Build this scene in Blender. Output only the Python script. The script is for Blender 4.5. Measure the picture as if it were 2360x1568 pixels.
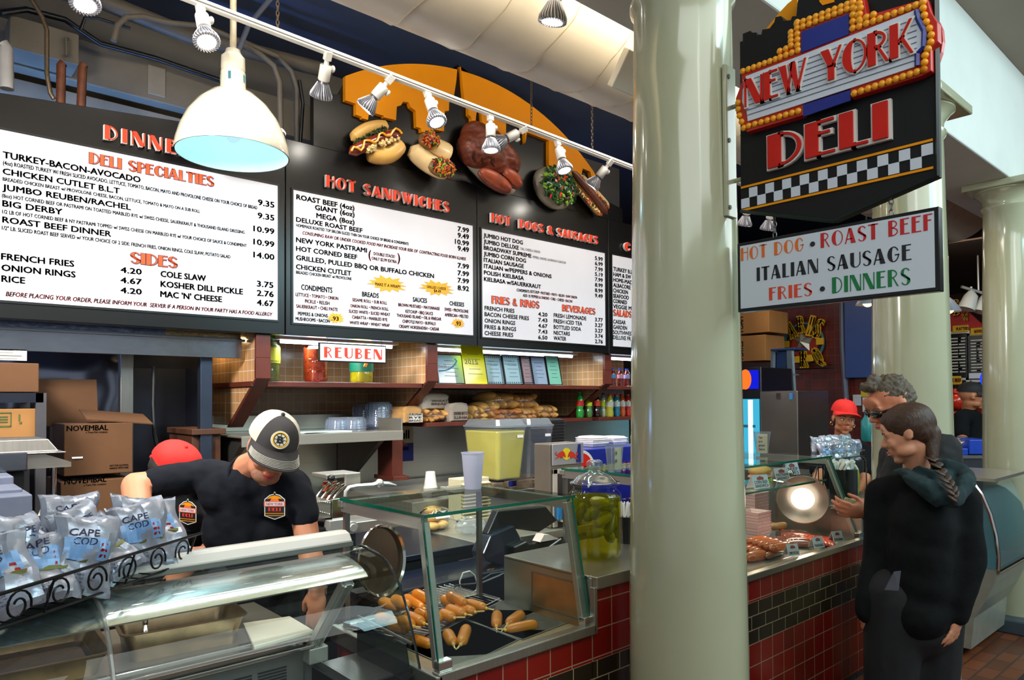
import bpy, bmesh, math, random
from math import *
from mathutils import Vector as V, Matrix as M, Euler, geometry
random.seed(11)
for o in list(bpy.data.objects): bpy.data.objects.remove(o)
SC = bpy.context.scene; COL = SC.collection
# ---------------------------------------------------------------- camera
FPX, CY, YAW, PITCH, ROLL, CH = 1633.3, 890.77, radians(41.534), radians(1.078), radians(-.319), 1.7
CF = V((sin(YAW)*cos(PITCH), cos(YAW)*cos(PITCH), sin(PITCH)))
_R0 = V((cos(YAW), -sin(YAW), 0)); _U0 = _R0.cross(CF)
CR = _R0*cos(ROLL)+_U0*sin(ROLL); CU = -_R0*sin(ROLL)+_U0*cos(ROLL)
CP = V((0, 0, CH))
camd = bpy.data.cameras.new('camera'); cam = bpy.data.objects.new('camera', camd); COL.objects.link(cam)
camd.sensor_fit = 'HORIZONTAL'; camd.sensor_width = 36; camd.lens = FPX*36/2360
camd.shift_y = (CY-784)/2360; camd.clip_start = .05; camd.clip_end = 100
m3 = M((CR, CU, -CF)).transposed().to_4x4(); m3.translation = CP; cam.matrix_world = m3
SC.camera = cam
def P(u, v, **k):                       # surveyed point: a measured direction met with a known plane
    d = CF+CR*((u-1180)/FPX)+CU*((CY-v)/FPX)
    a, val = list(k.items())[0]
    if a == 'D': return CP+d*val
    i = 'XYZ'.index(a); return CP+d*((val-CP[i])/d[i])
# ---------------------------------------------------------------- world, lights, exposure
SC.view_settings.view_transform = 'Standard'; SC.view_settings.look = 'None'
SC.view_settings.gamma = 1; SC.view_settings.use_curve_mapping = False
SC.view_settings.exposure = -0.22
w = bpy.data.worlds.new('hall'); SC.world = w; w.use_nodes = True
bg = w.node_tree.nodes['Background']; bg.inputs[0].default_value = (.80, .92, 1, 1); bg.inputs[1].default_value = .5
SC.cycles.use_denoising = True
SC.cycles.max_bounces = 8; SC.cycles.transparent_max_bounces = 24; SC.cycles.transmission_bounces = 6
SC.cycles.caustics_reflective = False; SC.cycles.caustics_refractive = False
def lin(c):
    c = c/255
    return c/12.92 if c <= .04045 else ((c+.055)/1.055)**2.4
def rgb(c): return (lin(c[0]), lin(c[1]), lin(c[2]), 1)
def area(name, loc, target, sx, sy, power, col=(1, 1, 1), spread=180):
    l = bpy.data.lights.new(name, 'AREA'); l.shape = 'RECTANGLE'; l.size = sx; l.size_y = sy; l.energy = power; l.color = col; l.spread = radians(spread)
    o = bpy.data.objects.new(name, l); COL.objects.link(o); o.location = loc
    o.rotation_euler = (V(target)-V(loc)).to_track_quat('-Z', 'Y').to_euler(); return o
def spot(name, loc, target, power, ang=60, col=(1, .93, .82), r=.03, blend=.6):
    l = bpy.data.lights.new(name, 'SPOT'); l.energy = power; l.color = col; l.spot_size = radians(ang); l.spot_blend = blend; l.shadow_soft_size = r
    o = bpy.data.objects.new(name, l); COL.objects.link(o); o.location = loc
    o.rotation_euler = (V(target)-V(loc)).to_track_quat('-Z', 'Y').to_euler(); return o
# the market hall's overhead fixtures (high above the aisle) and the skylight past the columns, then the stall's added fills
area('hall_light_near', (-.6, -1.4, 3.95), (.8, 2.2, 1.4), 3.4, 1.6, 72, (.93, 1, .97))
area('hall_light_middle', (2.6, -1.3, 3.95), (3.0, 2.2, 1.5), 3.0, 1.6, 66, (.93, 1, .97))
area('hall_light_far', (6.5, -1.4, 3.95), (6.0, 2.0, 1.4), 3.0, 1.6, 80, (.85, .98, 1))
area('skylight', (5.0, -2.6, 4.2), (4.6, 1.4, 3.6), 2.0, 1.0, 95, (.50, .90, 1))
area('kitchen_fill_service', (1.7, 3.1, 4.25), (1.7, 3.1, 0), 2.4, .5, 75, (1, .97, .92), 110)  # unseen fill added to brighten the work area from above; no fixture there
area('kitchen_fill_end', (4.6, 3.1, 4.25), (4.6, 3.1, 0), 2.4, .5, 66, (1, .95, .88), 110)  # same added fill for the far end of the stall
area('bay_fill', (-.5, 2.5, 3.0), (2.8, 4.6, 1.6), .5, .5, 55, (1, .96, .90), 100)  # unseen fill added from the left to lift the tiled bays and shelves
area('cove_light_beam', (2.6, 2.0, 3.40), (2.6, 2.55, 3.75), 6.5, .06, 26, (1, .86, .66), 130)  # warm fill added behind the beam to brighten the duct; no fitting there
# ---------------------------------------------------------------- materials
MATS = {}
def nt(name):
    m = bpy.data.materials.new(name); m.use_nodes = True; t = m.node_tree; t.nodes.clear()
    o = t.nodes.new('ShaderNodeOutputMaterial'); return m, t, o
def N(t, typ, **k):
    n = t.nodes.new('ShaderNode'+typ)
    for a, b in k.items(): setattr(n, a, b)
    return n
def setin(n, **k):
    for a, b in k.items(): n.inputs[a.replace('_', ' ')].default_value = b
def mat(name, c, rough=.5, metal=0., var=.08, scale=14, bump=0., emit=0., stretch=None, spec=.5, coat=0., sss=0.):
    if name in MATS: return MATS[name]
    m, t, o = nt(name); L = t.links.new
    b = N(t, 'BsdfPrincipled'); setin(b, Roughness=rough, Metallic=metal)
    b.inputs['Specular IOR Level'].default_value = spec
    if coat: b.inputs['Coat Weight'].default_value = coat; b.inputs['Coat Roughness'].default_value = .08
    if sss:
        b.inputs['Subsurface Weight'].default_value = sss; b.inputs['Subsurface Radius'].default_value = (.012, .005, .003)
    tc = N(t, 'TexCoord'); nz = N(t, 'TexNoise'); setin(nz, Scale=scale, Detail=5., Roughness=.6)
    mp = N(t, 'Mapping')
    if stretch: mp.inputs['Scale'].default_value = stretch
    L(tc.outputs['Object'], mp.inputs[0]); L(mp.outputs[0], nz.inputs['Vector'])
    cr = N(t, 'ValToRGB'); a = rgb(c)
    cr.color_ramp.elements[0].position = .3; cr.color_ramp.elements[1].position = .7
    cr.color_ramp.elements[0].color = tuple(x*(1-var) for x in a[:3])+(1,)
    cr.color_ramp.elements[1].color = tuple(min(1, x*(1+var)) for x in a[:3])+(1,)
    L(nz.outputs['Fac'], cr.inputs[0]); L(cr.outputs[0], b.inputs['Base Color'])
    if bump:
        bp = N(t, 'Bump'); setin(bp, Strength=bump, Distance=.01); L(nz.outputs['Fac'], bp.inputs['Height']); L(bp.outputs[0], b.inputs['Normal'])
    if emit:
        b.inputs['Emission Color'].default_value = a; b.inputs['Emission Strength'].default_value = emit
    L(b.outputs[0], o.inputs[0]); MATS[name] = m; return m
def glass(name, tint=(235, 245, 240), refl=1.0, body=0., bodycol=(255, 255, 255), rough=.0, ior=1.45):
    if name in MATS: return MATS[name]
    m, t, o = nt(name); L = t.links.new
    tr = N(t, 'BsdfTransparent'); tr.inputs[0].default_value = rgb(tint)
    gl = N(t, 'BsdfGlossy'); gl.inputs[0].default_value = (1, 1, 1, 1); gl.inputs['Roughness'].default_value = rough
    fr = N(t, 'Fresnel'); fr.inputs[0].default_value = ior
    mu = N(t, 'Math', operation='MULTIPLY'); mu.inputs[1].default_value = refl; ge = N(t, 'NewGeometry'); iv = N(t, 'Math', operation='SUBTRACT'); iv.inputs[0].default_value = 1; L(ge.outputs['Backfacing'], iv.inputs[1]); m2 = N(t, 'Math', operation='MULTIPLY'); L(fr.outputs[0], m2.inputs[0]); L(iv.outputs[0], m2.inputs[1]); L(m2.outputs[0], mu.inputs[0])
    src = tr
    if body:
        df = N(t, 'BsdfDiffuse'); nz = N(t, 'TexNoise'); setin(nz, Scale=25.)
        cr = N(t, 'ValToRGB'); a = rgb(bodycol); cr.color_ramp.elements[0].color = tuple(x*.9 for x in a[:3])+(1,); cr.color_ramp.elements[1].color = a
        L(nz.outputs['Fac'], cr.inputs[0]); L(cr.outputs[0], df.inputs[0])
        tl = N(t, 'BsdfTranslucent'); L(cr.outputs[0], tl.inputs[0])
        ad = N(t, 'MixShader'); ad.inputs[0].default_value = .4; L(df.outputs[0], ad.inputs[1]); L(tl.outputs[0], ad.inputs[2])
        mx = N(t, 'MixShader'); mx.inputs[0].default_value = body; L(tr.outputs[0], mx.inputs[1]); L(ad.outputs[0], mx.inputs[2]); src = mx
    mix = N(t, 'MixShader'); L(mu.outputs[0], mix.inputs[0]); L(src.outputs[0], mix.inputs[1]); L(gl.outputs[0], mix.inputs[2])
    L(mix.outputs[0], o.inputs[0]); MATS[name] = m; return m
def emis(name, c, s):
    if name in MATS: return MATS[name]
    m, t, o = nt(name); e = N(t, 'Emission'); e.inputs[0].default_value = rgb(c); e.inputs[1].default_value = s
    t.links.new(e.outputs[0], o.inputs[0]); MATS[name] = m; return m
def brick(t, vec, c1, c2, mortar, bw, bh, off=0., ms=.004):
    br = N(t, 'TexBrick'); br.offset = off; br.offset_frequency = 2; br.squash = 1
    setin(br, Color1=rgb(c1), Color2=rgb(c2), Mortar=rgb(mortar), Scale=1., Mortar_Size=ms, Brick_Width=bw, Row_Height=bh, Bias=0.)
    br.inputs['Mortar Smooth'].default_value = .1
    t.links.new(vec, br.inputs['Vector']); return br
def planevec(t, ax, z0=0., x0=0.):
    g = N(t, 'NewGeometry'); s = N(t, 'SeparateXYZ'); t.links.new(g.outputs['Position'], s.inputs[0])
    c = N(t, 'CombineXYZ')
    def off(sock, d):
        mm = N(t, 'Math', operation='SUBTRACT'); mm.inputs[1].default_value = d; t.links.new(sock, mm.inputs[0]); return mm.outputs[0]
    t.links.new(off(s.outputs[ax[0]], x0), c.inputs[0]); t.links.new(off(s.outputs[ax[1]], z0), c.inputs[1]); return c.outputs[0], s
def tilemat(name, ax, c1, c2, mortar, bw, bh, off=0., ms=.004, rough=.25, z0=0., x0=0., bump=.3):
    if name in MATS: return MATS[name]
    m, t, o = nt(name); b = N(t, 'BsdfPrincipled'); b.inputs['Roughness'].default_value = rough
    v, s = planevec(t, ax, z0, x0); br = brick(t, v, c1, c2, mortar, bw, bh, off, ms)
    t.links.new(br.outputs['Color'], b.inputs['Base Color'])
    bp = N(t, 'Bump'); setin(bp, Strength=bump, Distance=.003); bp.invert = True
    t.links.new(br.outputs['Fac'], bp.inputs['Height']); t.links.new(bp.outputs[0], b.inputs['Normal'])
    t.links.new(b.outputs[0], o.inputs[0]); MATS[name] = m; return m
def counter_tile():
    m, t, o = nt('counter_tile'); L = t.links.new
    b = N(t, 'BsdfPrincipled'); b.inputs['Roughness'].default_value = .16
    v, s = planevec(t, 'XZ', .52)
    r = brick(t, v, (138, 20, 12), (112, 15, 9), (160, 136, 108), .1105, .1052, 0., .0022)
    k = brick(t, v, (46, 36, 24), (30, 23, 15), (160, 146, 112), .13, .0667, .5, .0025)
    a = N(t, 'Math', operation='GREATER_THAN'); a.inputs[1].default_value = .52; L(s.outputs['Z'], a.inputs[0])
    c = N(t, 'Math', operation='LESS_THAN'); c.inputs[1].default_value = .72; L(s.outputs['Z'], c.inputs[0])
    mu = N(t, 'Math', operation='MULTIPLY'); L(a.outputs[0], mu.inputs[0]); L(c.outputs[0], mu.inputs[1])
    mx = N(t, 'Mix', data_type='RGBA'); L(mu.outputs[0], mx.inputs['Factor']); L(r.outputs['Color'], mx.inputs['A']); L(k.outputs['Color'], mx.inputs['B'])
    L(mx.outputs['Result'], b.inputs['Base Color'])
    nz = N(t, 'TexNoise'); setin(nz, Scale=9., Detail=3.); bp = N(t, 'Bump'); setin(bp, Strength=.05, Distance=.02)
    L(nz.outputs['Fac'], bp.inputs['Height']); L(bp.outputs[0], b.inputs['Normal'])
    L(b.outputs[0], o.inputs[0]); MATS['counter_tile'] = m
counter_tile()
steel = mat('brushed_steel', (186, 180, 168), .3, .75, .06, 3, .03, stretch=(1, 1, 40))
steel_dark = mat('dull_steel', (140, 138, 134), .34, .9, .1, 4, .05, stretch=(30, 1, 1))
steel_wall = mat('stainless_wall', (132, 134, 142), .2, .95, .08, 2.2, .35)
chrome = mat('polished_steel', (215, 212, 205), .12, 1., .03, 5)
alu = mat('aluminium', (196, 194, 188), .34, .6, .05, 8)
black_panel = mat('black_panel', (11, 11, 12), .27, 0, .15, 5, .02, spec=.45)
black_gloss = mat('black_plastic', (14, 15, 18), .3, 0, .1, 30)
black_matte = mat('black_matte', (18, 18, 20), .7, 0, .2, 20)
white_board = mat('white_board', (206, 206, 214), .22, 0, .02, 3)
white_paint = mat('white_paint', (226, 224, 216), .35, 0, .03, 6)
cream_paint = mat('cream_paint', (174, 174, 144), .16, 0, .05, 2.5, .06, coat=.6)
red_letter = mat('red_letter', (224, 58, 32), .25, 0, .05, 10)
dark_red_text = mat('red_text', (214, 34, 36), .4, 0, .04, 10)
black_text = mat('black_text', (26, 26, 30), .4, 0, .05, 10)
orange_sun = mat('orange_sun', (236, 148, 4), .5, 0, .04, 3, spec=.25)
brown_trim = mat('brown_trim', (92, 42, 32), .3, 0, .15, 12, .04)
cardboard = mat('cardboard', (168, 118, 64), .75, 0, .08, 6, .05)
cardboard_dark = mat('brown_cardboard', (100, 64, 34), .75, 0, .12, 6, .05)
wood_stick = mat('wooden_stick', (226, 194, 130), .6, 0, .08, 30)
skin = mat('skin', (206, 138, 104), .48, 0, .06, 9, .03, sss=.08)
skin_tan = mat('tan_skin', (190, 122, 84), .48, 0, .06, 9, .03, sss=.08)
shirt_black = mat('black_shirt', (17, 20, 28), .85, 0, .22, 16, .25, spec=.2)
cloth_black = mat('black_cloth', (14, 16, 19), .88, 0, .3, 14, .3, spec=.2)
red_cloth = mat('red_cap_cloth', (226, 34, 26), .75, 0, .08, 30, .15)
clear_glass = glass('clear_glass', (244, 250, 247), .7)
case_glass = glass('case_glass', (236, 244, 240), .75)
edge_glass = mat('green_glass_edge', (4, 96, 74), .12, 0, .1, 20, spec=.8)
clear_plastic = glass('clear_plastic', (238, 242, 246), 1.2, .12, (230, 238, 250), .08)
film = glass('plastic_film', (250, 250, 250), 1.6, .06, (255, 255, 255), .05)
# ---------------------------------------------------------------- mesh helpers
ORG = {}
TMP = bpy.data.scenes.new('builder')
def frame(d):                               # two unit vectors across a direction
    d = V(d).normalized(); a = V((0, 0, 1)) if abs(d.z) < .9 else V((1, 0, 0))
    x = a.cross(d).normalized(); return x, d.cross(x)
class MB:
    def __init__(s): s.v = []; s.f = []
    def add(s, vs, fs):
        k = len(s.v); s.v += [V(p) for p in vs]; s.f += [tuple(i+k for i in f) for f in fs]; return s
    def box(s, x0, x1, y0, y1, z0, z1):
        return s.add([(x, y, z) for z in (z0, z1) for y in (y0, y1) for x in (x0, x1)],
                     [(0, 2, 3, 1), (4, 5, 7, 6), (0, 1, 5, 4), (2, 6, 7, 3), (0, 4, 6, 2), (1, 3, 7, 5)])
    def obox(s, c, ax, ay, az, hx, hy, hz):  # oriented box
        c = V(c); ax, ay, az = V(ax), V(ay), V(az)
        return s.add([c+ax*(i*hx)+ay*(j*hy)+az*(k*hz) for k in (-1, 1) for j in (-1, 1) for i in (-1, 1)],
                     [(0, 2, 3, 1), (4, 5, 7, 6), (0, 1, 5, 4), (2, 6, 7, 3), (0, 4, 6, 2), (1, 3, 7, 5)])
    def rbox(s, c, h, e):
        m = Euler(e).to_matrix(); return s.obox(c, m.col[0], m.col[1], m.col[2], *h)
    def cyl(s, p0, p1, r0, r1=None, n=16, cap=True):
        r1 = r0 if r1 is None else r1; p0, p1 = V(p0), V(p1); x, y = frame(p1-p0)
        vs = [p+(x*cos(2*pi*i/n)+y*sin(2*pi*i/n))*r for p, r in ((p0, r0), (p1, r1)) for i in range(n)]
        fs = [(i, (i+1) % n, n+(i+1) % n, n+i) for i in range(n)]
        if cap: fs += [tuple(range(n-1, -1, -1)), tuple(range(n, 2*n))]
        return s.add(vs, fs)
    def rings(s, rr, closed=True, cap=True):  # loft through equal-length rings
        n = len(rr[0]); vs = [p for r in rr for p in r]; fs = []
        for k in range(len(rr)-1):
            for i in range(n if closed else n-1):
                j = (i+1) % n; fs.append((k*n+i, k*n+j, (k+1)*n+j, (k+1)*n+i))
        if cap and closed: fs += [tuple(range(n-1, -1, -1)), tuple((len(rr)-1)*n+i for i in range(n))]
        return s.add(vs, fs)
    def tube(s, pts, r, n=8, closed=False, cap=True):
        pts = [V(p) for p in pts]; rr = []; L = len(pts); x = None
        for i, p in enumerate(pts):
            a = pts[(i-1) % L] if closed or i else p; b = pts[(i+1) % L] if closed or i < L-1 else p
            d = (b-a).normalized()
            if x is None: x, y = frame(d)
            else:
                x = (x-d*x.dot(d)); x = x.normalized() if x.length > 1e-6 else frame(d)[0]; y = d.cross(x)
            ri = r[i] if isinstance(r, (list, tuple)) else r
            rr.append([p+(x*cos(2*pi*k/n)+y*sin(2*pi*k/n))*ri for k in range(n)])
        if closed: rr.append(rr[0])
        return s.rings(rr, True, cap and not closed)
    def lathe(s, prof, n=24, o=(0, 0, 0), mx=None, cap=False):
        o = V(o); rr = []
        for r, z in prof:
            ring = [V((r*cos(2*pi*i/n), r*sin(2*pi*i/n), z)) for i in range(n)]
            rr.append([o+(mx @ p if mx else p) for p in ring])
        return s.rings(rr, True, cap)
    def prism(s, pts, ext):
        pts = [V(p) for p in pts]; ext = V(ext); n = len(pts)
        tri = geometry.tessellate_polygon([pts]); vs = pts+[p+ext for p in pts]
        fs = [tuple(t) for t in tri]+[tuple(i+n for i in t) for t in tri]+[(i, (i+1) % n, n+(i+1) % n, n+i) for i in range(n)]
        return s.add(vs, fs)
    def ell(s, c, r, rot=None, n=16, k=10):
        c = V(c); vs = []; r = (r, r, r) if isinstance(r, (int, float)) else r
        for i in range(1, k):
            a = pi*i/k
            for j in range(n):
                b = 2*pi*j/n; p = V((r[0]*sin(a)*cos(b), r[1]*sin(a)*sin(b), r[2]*cos(a))); vs.append(c+(rot @ p if rot else p))
        t = V((0, 0, r[2])); vs += [c+(rot @ t if rot else t), c-(rot @ t if rot else t)]; T, B = len(vs)-2, len(vs)-1
        fs = [(i*n+j, (i+1)*n+j, (i+1)*n+(j+1) % n, i*n+(j+1) % n) for i in range(k-2) for j in range(n)]
        fs += [(T, j, (j+1) % n) for j in range(n)]+[(B, (k-2)*n+(j+1) % n, (k-2)*n+j) for j in range(n)]
        return s.add(vs, fs)
    def cap(s, p0, r0, p1, r1, n=12):            # capsule with tapered ends
        p0, p1 = V(p0), V(p1); s.cyl(p0, p1, r0, r1, n); s.ell(p0, r0, None, n, 8); return s.ell(p1, r1, None, n, 8)
    def chain(s, pts):                           # [(point, radius), ...]
        for (a, ra), (b, rb) in zip(pts, pts[1:]): s.cap(a, ra, b, rb)
        return s
    def merge(s, o): return s.add(o.v, o.f)
    def xf(s, mx): s.v = [mx @ p for p in s.v]; return s
    def build(s, name, mt, parent=None, smooth=True, bev=0., label=None, ang=38, origin=None, seg=2):
        me = bpy.data.meshes.new(name)
        if parent is not None: og = ORG[parent.name]
        elif origin is not None: og = V(origin)
        else:
            xs = [p.x for p in s.v]; ys = [p.y for p in s.v]; og = V(((min(xs)+max(xs))/2, (min(ys)+max(ys))/2, min(p.z for p in s.v)))
        me.from_pydata([tuple(p-og) for p in s.v], [], s.f); me.validate()
        bm = bmesh.new(); bm.from_mesh(me); bmesh.ops.recalc_face_normals(bm, faces=bm.faces); bm.to_mesh(me); bm.free()
        for q in (mt if isinstance(mt, (list, tuple)) else [mt]): me.materials.append(q)
        if smooth:
            me.polygons.foreach_set('use_smooth', [True]*len(me.polygons)); me.set_sharp_from_angle(angle=radians(ang))
        o = bpy.data.objects.new(name, me); COL.objects.link(o)
        if parent is not None: o.parent = parent; ORG[o.name] = og
        else: o.location = og; ORG[o.name] = og
        if bev:
            b = o.modifiers.new('bevel', 'BEVEL'); b.width = bev; b.segments = seg; b.limit_method = 'ANGLE'; b.angle_limit = radians(40)
        if label: o['label'] = label
        return o
def tag(o, label, cat, group=None, kind=None):
    o['label'] = label; o['category'] = cat
    if group: o['group'] = group
    if kind: o['kind'] = kind
    return o
def thing(name, label, cat, loc=(0, 0, 0), group=None):
    o = bpy.data.objects.new(name, None); COL.objects.link(o); o.empty_display_size = .05
    o.location = loc; ORG[o.name] = V(loc); return tag(o, label, cat, group)
def struct(o): o['kind'] = 'structure'; return o
def dup(root, loc, rot=None, label=None, group=None, scale=None):
    r = root.copy(); COL.objects.link(r); r.location = loc
    if rot is not None: r.rotation_euler = rot
    if scale is not None: r.scale = (scale,)*3 if isinstance(scale, (int, float)) else scale
    if label: r['label'] = label
    if group: r['group'] = group
    ORG[r.name] = V(loc)
    for ch in list(root.children):
        c = ch.copy(); COL.objects.link(c); c.parent = r; ORG[c.name] = V(loc)
        for g in list(ch.children):
            d = g.copy(); COL.objects.link(d); d.parent = c; ORG[d.name] = V(loc)
    return r
def ev(ob):                                   # evaluate an object's modifiers / text in the builder scene
    TMP.collection.objects.link(ob)
    with bpy.context.temp_override(scene=TMP, view_layer=TMP.view_layers[0]): dg = bpy.context.evaluated_depsgraph_get()
    dg.update(); me = bpy.data.meshes.new_from_object(ob.evaluated_get(dg)); TMP.collection.objects.unlink(ob); return me
def blob(mb, vox, it=6, fac=.5):              # fuse overlapping shapes into one continuous surface
    me = bpy.data.meshes.new('b'); me.from_pydata([tuple(p) for p in mb.v], [], mb.f)
    ob = bpy.data.objects.new('b', me); r = ob.modifiers.new('r', 'REMESH'); r.mode = 'VOXEL'; r.voxel_size = vox
    if it: q = ob.modifiers.new('s', 'SMOOTH'); q.factor = fac; q.iterations = it
    me2 = ev(ob); out = MB(); out.v = [v.co.copy() for v in me2.vertices]; out.f = [tuple(p.vertices) for p in me2.polygons]
    bpy.data.objects.remove(ob); bpy.data.meshes.remove(me); bpy.data.meshes.remove(me2); return out
_TC = {}
def textmesh(s, bold=.012):
    if (s, bold) in _TC: return _TC[(s, bold)]
    c = bpy.data.curves.new('t', 'FONT'); c.body = s; c.size = 1; c.resolution_u = 2; c.offset = bold
    ob = bpy.data.objects.new('t', c); me = ev(ob)
    vs = [v.co.copy() for v in me.vertices]; fs = [tuple(p.vertices) for p in me.polygons]
    bpy.data.objects.remove(ob); bpy.data.curves.remove(c); bpy.data.meshes.remove(me)
    _TC[(s, bold)] = (vs, fs); return vs, fs
_CAPH = None
def text(mb, s, o, ex, ey, width=None, cap=.1, bold=.012, shear=0., lift=None):
    """lay a string on a surface: baseline origin o, unit vectors ex / ey, cap height and optional fitted width"""
    global _CAPH
    if _CAPH is None: _CAPH = max(v.y for v in textmesh('H', 0.)[0])
    vs, fs = textmesh(s, 0.)
    if not vs: return mb
    x0 = min(v.x for v in vs); x1 = max(v.x for v in vs); k = cap/_CAPH
    kx = k if width is None else width/(x1-x0)
    o, ex, ey = V(o), V(ex), V(ey); l = V(lift) if lift is not None else V((0, 0, 0))
    e = bold*1.3*cap/_CAPH*.75
    for dx, dy in (((-e, -e*.6), (e, e*.6), (-e, e*.6), (e, -e*.6)) if bold > .004 else ((0, 0),)): mb.add([o+l+ex*((v.x-x0)*kx+shear*v.y*k+dx)+ey*(v.y*k+dy) for v in vs], fs)
    return mb
# ---- a broad-stroke display alphabet (thick stems, hairline arms)
def _r(a, b, c, d): return [(a, b), (c, b), (c, d), (a, d)]
def _bd(cx, cy, rx, ry, a0, a1, tx, ty, n=14):
    A = [radians(a0+(a1-a0)*i/n) for i in range(n+1)]
    return [(cx+rx*cos(a), cy+ry*sin(a)) for a in A]+[(cx+(rx-tx)*cos(a), cy+(ry-ty)*sin(a)) for a in reversed(A)]
T = .075; S = .27
DECO = {
 'A': (.82, [[(.46, 0), (.82, 0), (.50, 1), (.30, 1)], [(0, 0), (.09, 0), (.40, 1), (.30, 1)], _r(.14, .26, .55, .33)]),
 'B': (.66, [_r(0, 0, S, 1), _bd(.24, .75, .36, .25, -90, 90, T, .07), _bd(.24, .27, .42, .27, -90, 90, T, .07)]),
 'C': (.76, [_bd(.42, .5, .42, .5, 90, 270, .30, .03), _bd(.42, .5, .36, .5, 28, 90, T, .07), _bd(.42, .5, .36, .5, -90, -28, T, .07)]),
 'D': (.76, [_r(0, 0, S+.03, 1), _bd(.26, .5, .5, .5, -90, 90, T, .06)]),
 'E': (.62, [_r(0, 0, S, 1), _r(S, .93, .6, 1), _r(S, .60, .52, .67), _r(S, 0, .62, .07)]),
 'F': (.58, [_r(0, 0, S, 1), _r(S, .93, .58, 1), _r(S, .58, .5, .65)]),
 'G': (.82, [_bd(.42, .5, .42, .5, 90, 270, .30, .03), _bd(.42, .5, .36, .5, 28, 90, T, .07), _bd(.42, .5, .36, .5, -90, 0, T, .07), _r(.50, .42, .80, .49)]),
 'H': (.74, [_r(0, 0, S, 1), _r(.67, 0, .74, 1), _r(S, .6, .68, .67)]),
 'I': (.28, [_r(0, 0, .28, 1)]),
 'K': (.76, [_r(0, 0, S, 1), [(S, .42), (.64, 1), (.73, 1), (.32, .40)], [(.34, .50), (.42, .58), (.76, 0), (.66, 0)]]),
 'L': (.56, [_r(0, 0, S, 1), _r(S, 0, .56, .07)]),
 'N': (.80, [_r(0, 0, .07, 1), _r(.73, 0, .80, 1), [(0, 1), (.30, 1), (.80, 0), (.50, 0)]]),
 'O': (.86, [_bd(.43, .5, .43, .5, 90, 270, .30, .03), _bd(.43, .5, .43, .5, -90, 90, T, .04)]),
 'P': (.62, [_r(0, 0, S, 1), _bd(.24, .72, .38, .28, -90, 90, T, .07)]),
 'R': (.72, [_r(0, 0, S, 1), _bd(.24, .74, .38, .26, -90, 90, T, .07), [(.32, .5), (.41, .5), (.72, 0), (.62, 0)]]),
 'S': (.62, [_bd(.30, .74, .30, .26, 90, 200, .2, .06), _bd(.32, .74, .28, .26, 20, 90, T, .06), [(.01, .72), (.06, .60), (.60, .34), (.60, .22), (.50, .30)], [(.0, .70), (.22, .66), (.60, .38), (.44, .32), (.05, .58)],
            _bd(.32, .26, .30, .26, -90, 25, .2, .06), _bd(.30, .26, .28, .26, 200, 270, T, .06)]),
 'T': (.70, [_r(.21, 0, .49, 1), _r(0, .92, .70, 1)]),
 'U': (.74, [_r(0, .3, S, 1), _r(.67, .3, .74, 1), _bd(.37, .32, .37, .32, 180, 270, .26, .05), _bd(.37, .32, .37, .32, 270, 360, T, .05)]),
 'V': (.80, [[(0, 1), (.30, 1), (.52, 0), (.36, 0)], [(.72, 1), (.80, 1), (.50, 0), (.42, 0)]]),
 'W': (1.12, [[(0, 1), (.28, 1), (.42, 0), (.30, 0)], [(.52, 1), (.59, 1), (.40, 0), (.34, 0)], [(.42, 1), (.68, 1), (.82, 0), (.70, 0)], [(1.05, 1), (1.12, 1), (.80, 0), (.74, 0)]]),
 'Y': (.78, [[(0, 1), (.30, 1), (.52, .42), (.30, .40)], [(.70, 1), (.78, 1), (.48, .40), (.40, .40)], _r(.27, 0, .50, .46)]),
 '&': (.80, [_bd(.34, .75, .24, .25, -20, 260, .16, .06), _bd(.32, .28, .32, .28, 90, 330, .18, .06), [(.22, .62), (.40, .62), (.80, 0), (.58, 0)]]),
 '-': (.34, [_r(0, .42, .34, .54)]),
 '*': (.30, [[(.15+.13*cos(i*pi/7), .5+.13*sin(i*pi/7)) for i in range(14)]]),
 ' ': (.42, []),
}
def _grow(p, e):
    n = len(p); q = []; ar = sum(p[i][0]*p[(i+1) % n][1]-p[(i+1) % n][0]*p[i][1] for i in range(n)); sg = 1 if ar > 0 else -1
    for i in range(n):
        a, b, c = V(p[i-1]), V(p[i]), V(p[(i+1) % n]); d1 = (b-a); d2 = (c-b)
        if d1.length < 1e-7: d1 = d2
        if d2.length < 1e-7: d2 = d1
        d1 = d1.normalized(); d2 = d2.normalized()
        n1 = V((d1.y, -d1.x))*sg; n2 = V((d2.y, -d2.x))*sg; k = n1+n2
        k = n1 if k.length < .3 else k/max(.4, k.length_squared/2)
        q.append((b.x+k.x*e, b.y+k.y*e))
    return q
def deco_w(s, gap): return sum(DECO[c][0]+gap for c in s)-gap
def deco(mb, s, o, ex, ey, width, cap, ext, gap=.14, grow=0., lift=None, kern=None):
    o, ex, ey = V(o), V(ex), V(ey); k = width/deco_w(s, gap); x = 0; l = V(lift) if lift is not None else V((0, 0, 0))
    for c in s:
        wd, polys = DECO[c]
        for p in polys:
            if grow: p = _grow(p, grow)
            pts = [o+l+ex*((x+a)*k)+ey*(b*cap) for a, b in p]
            mb.prism(pts, ext)
        x += wd+gap
    return mb
def pw(name, loc): pass
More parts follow.
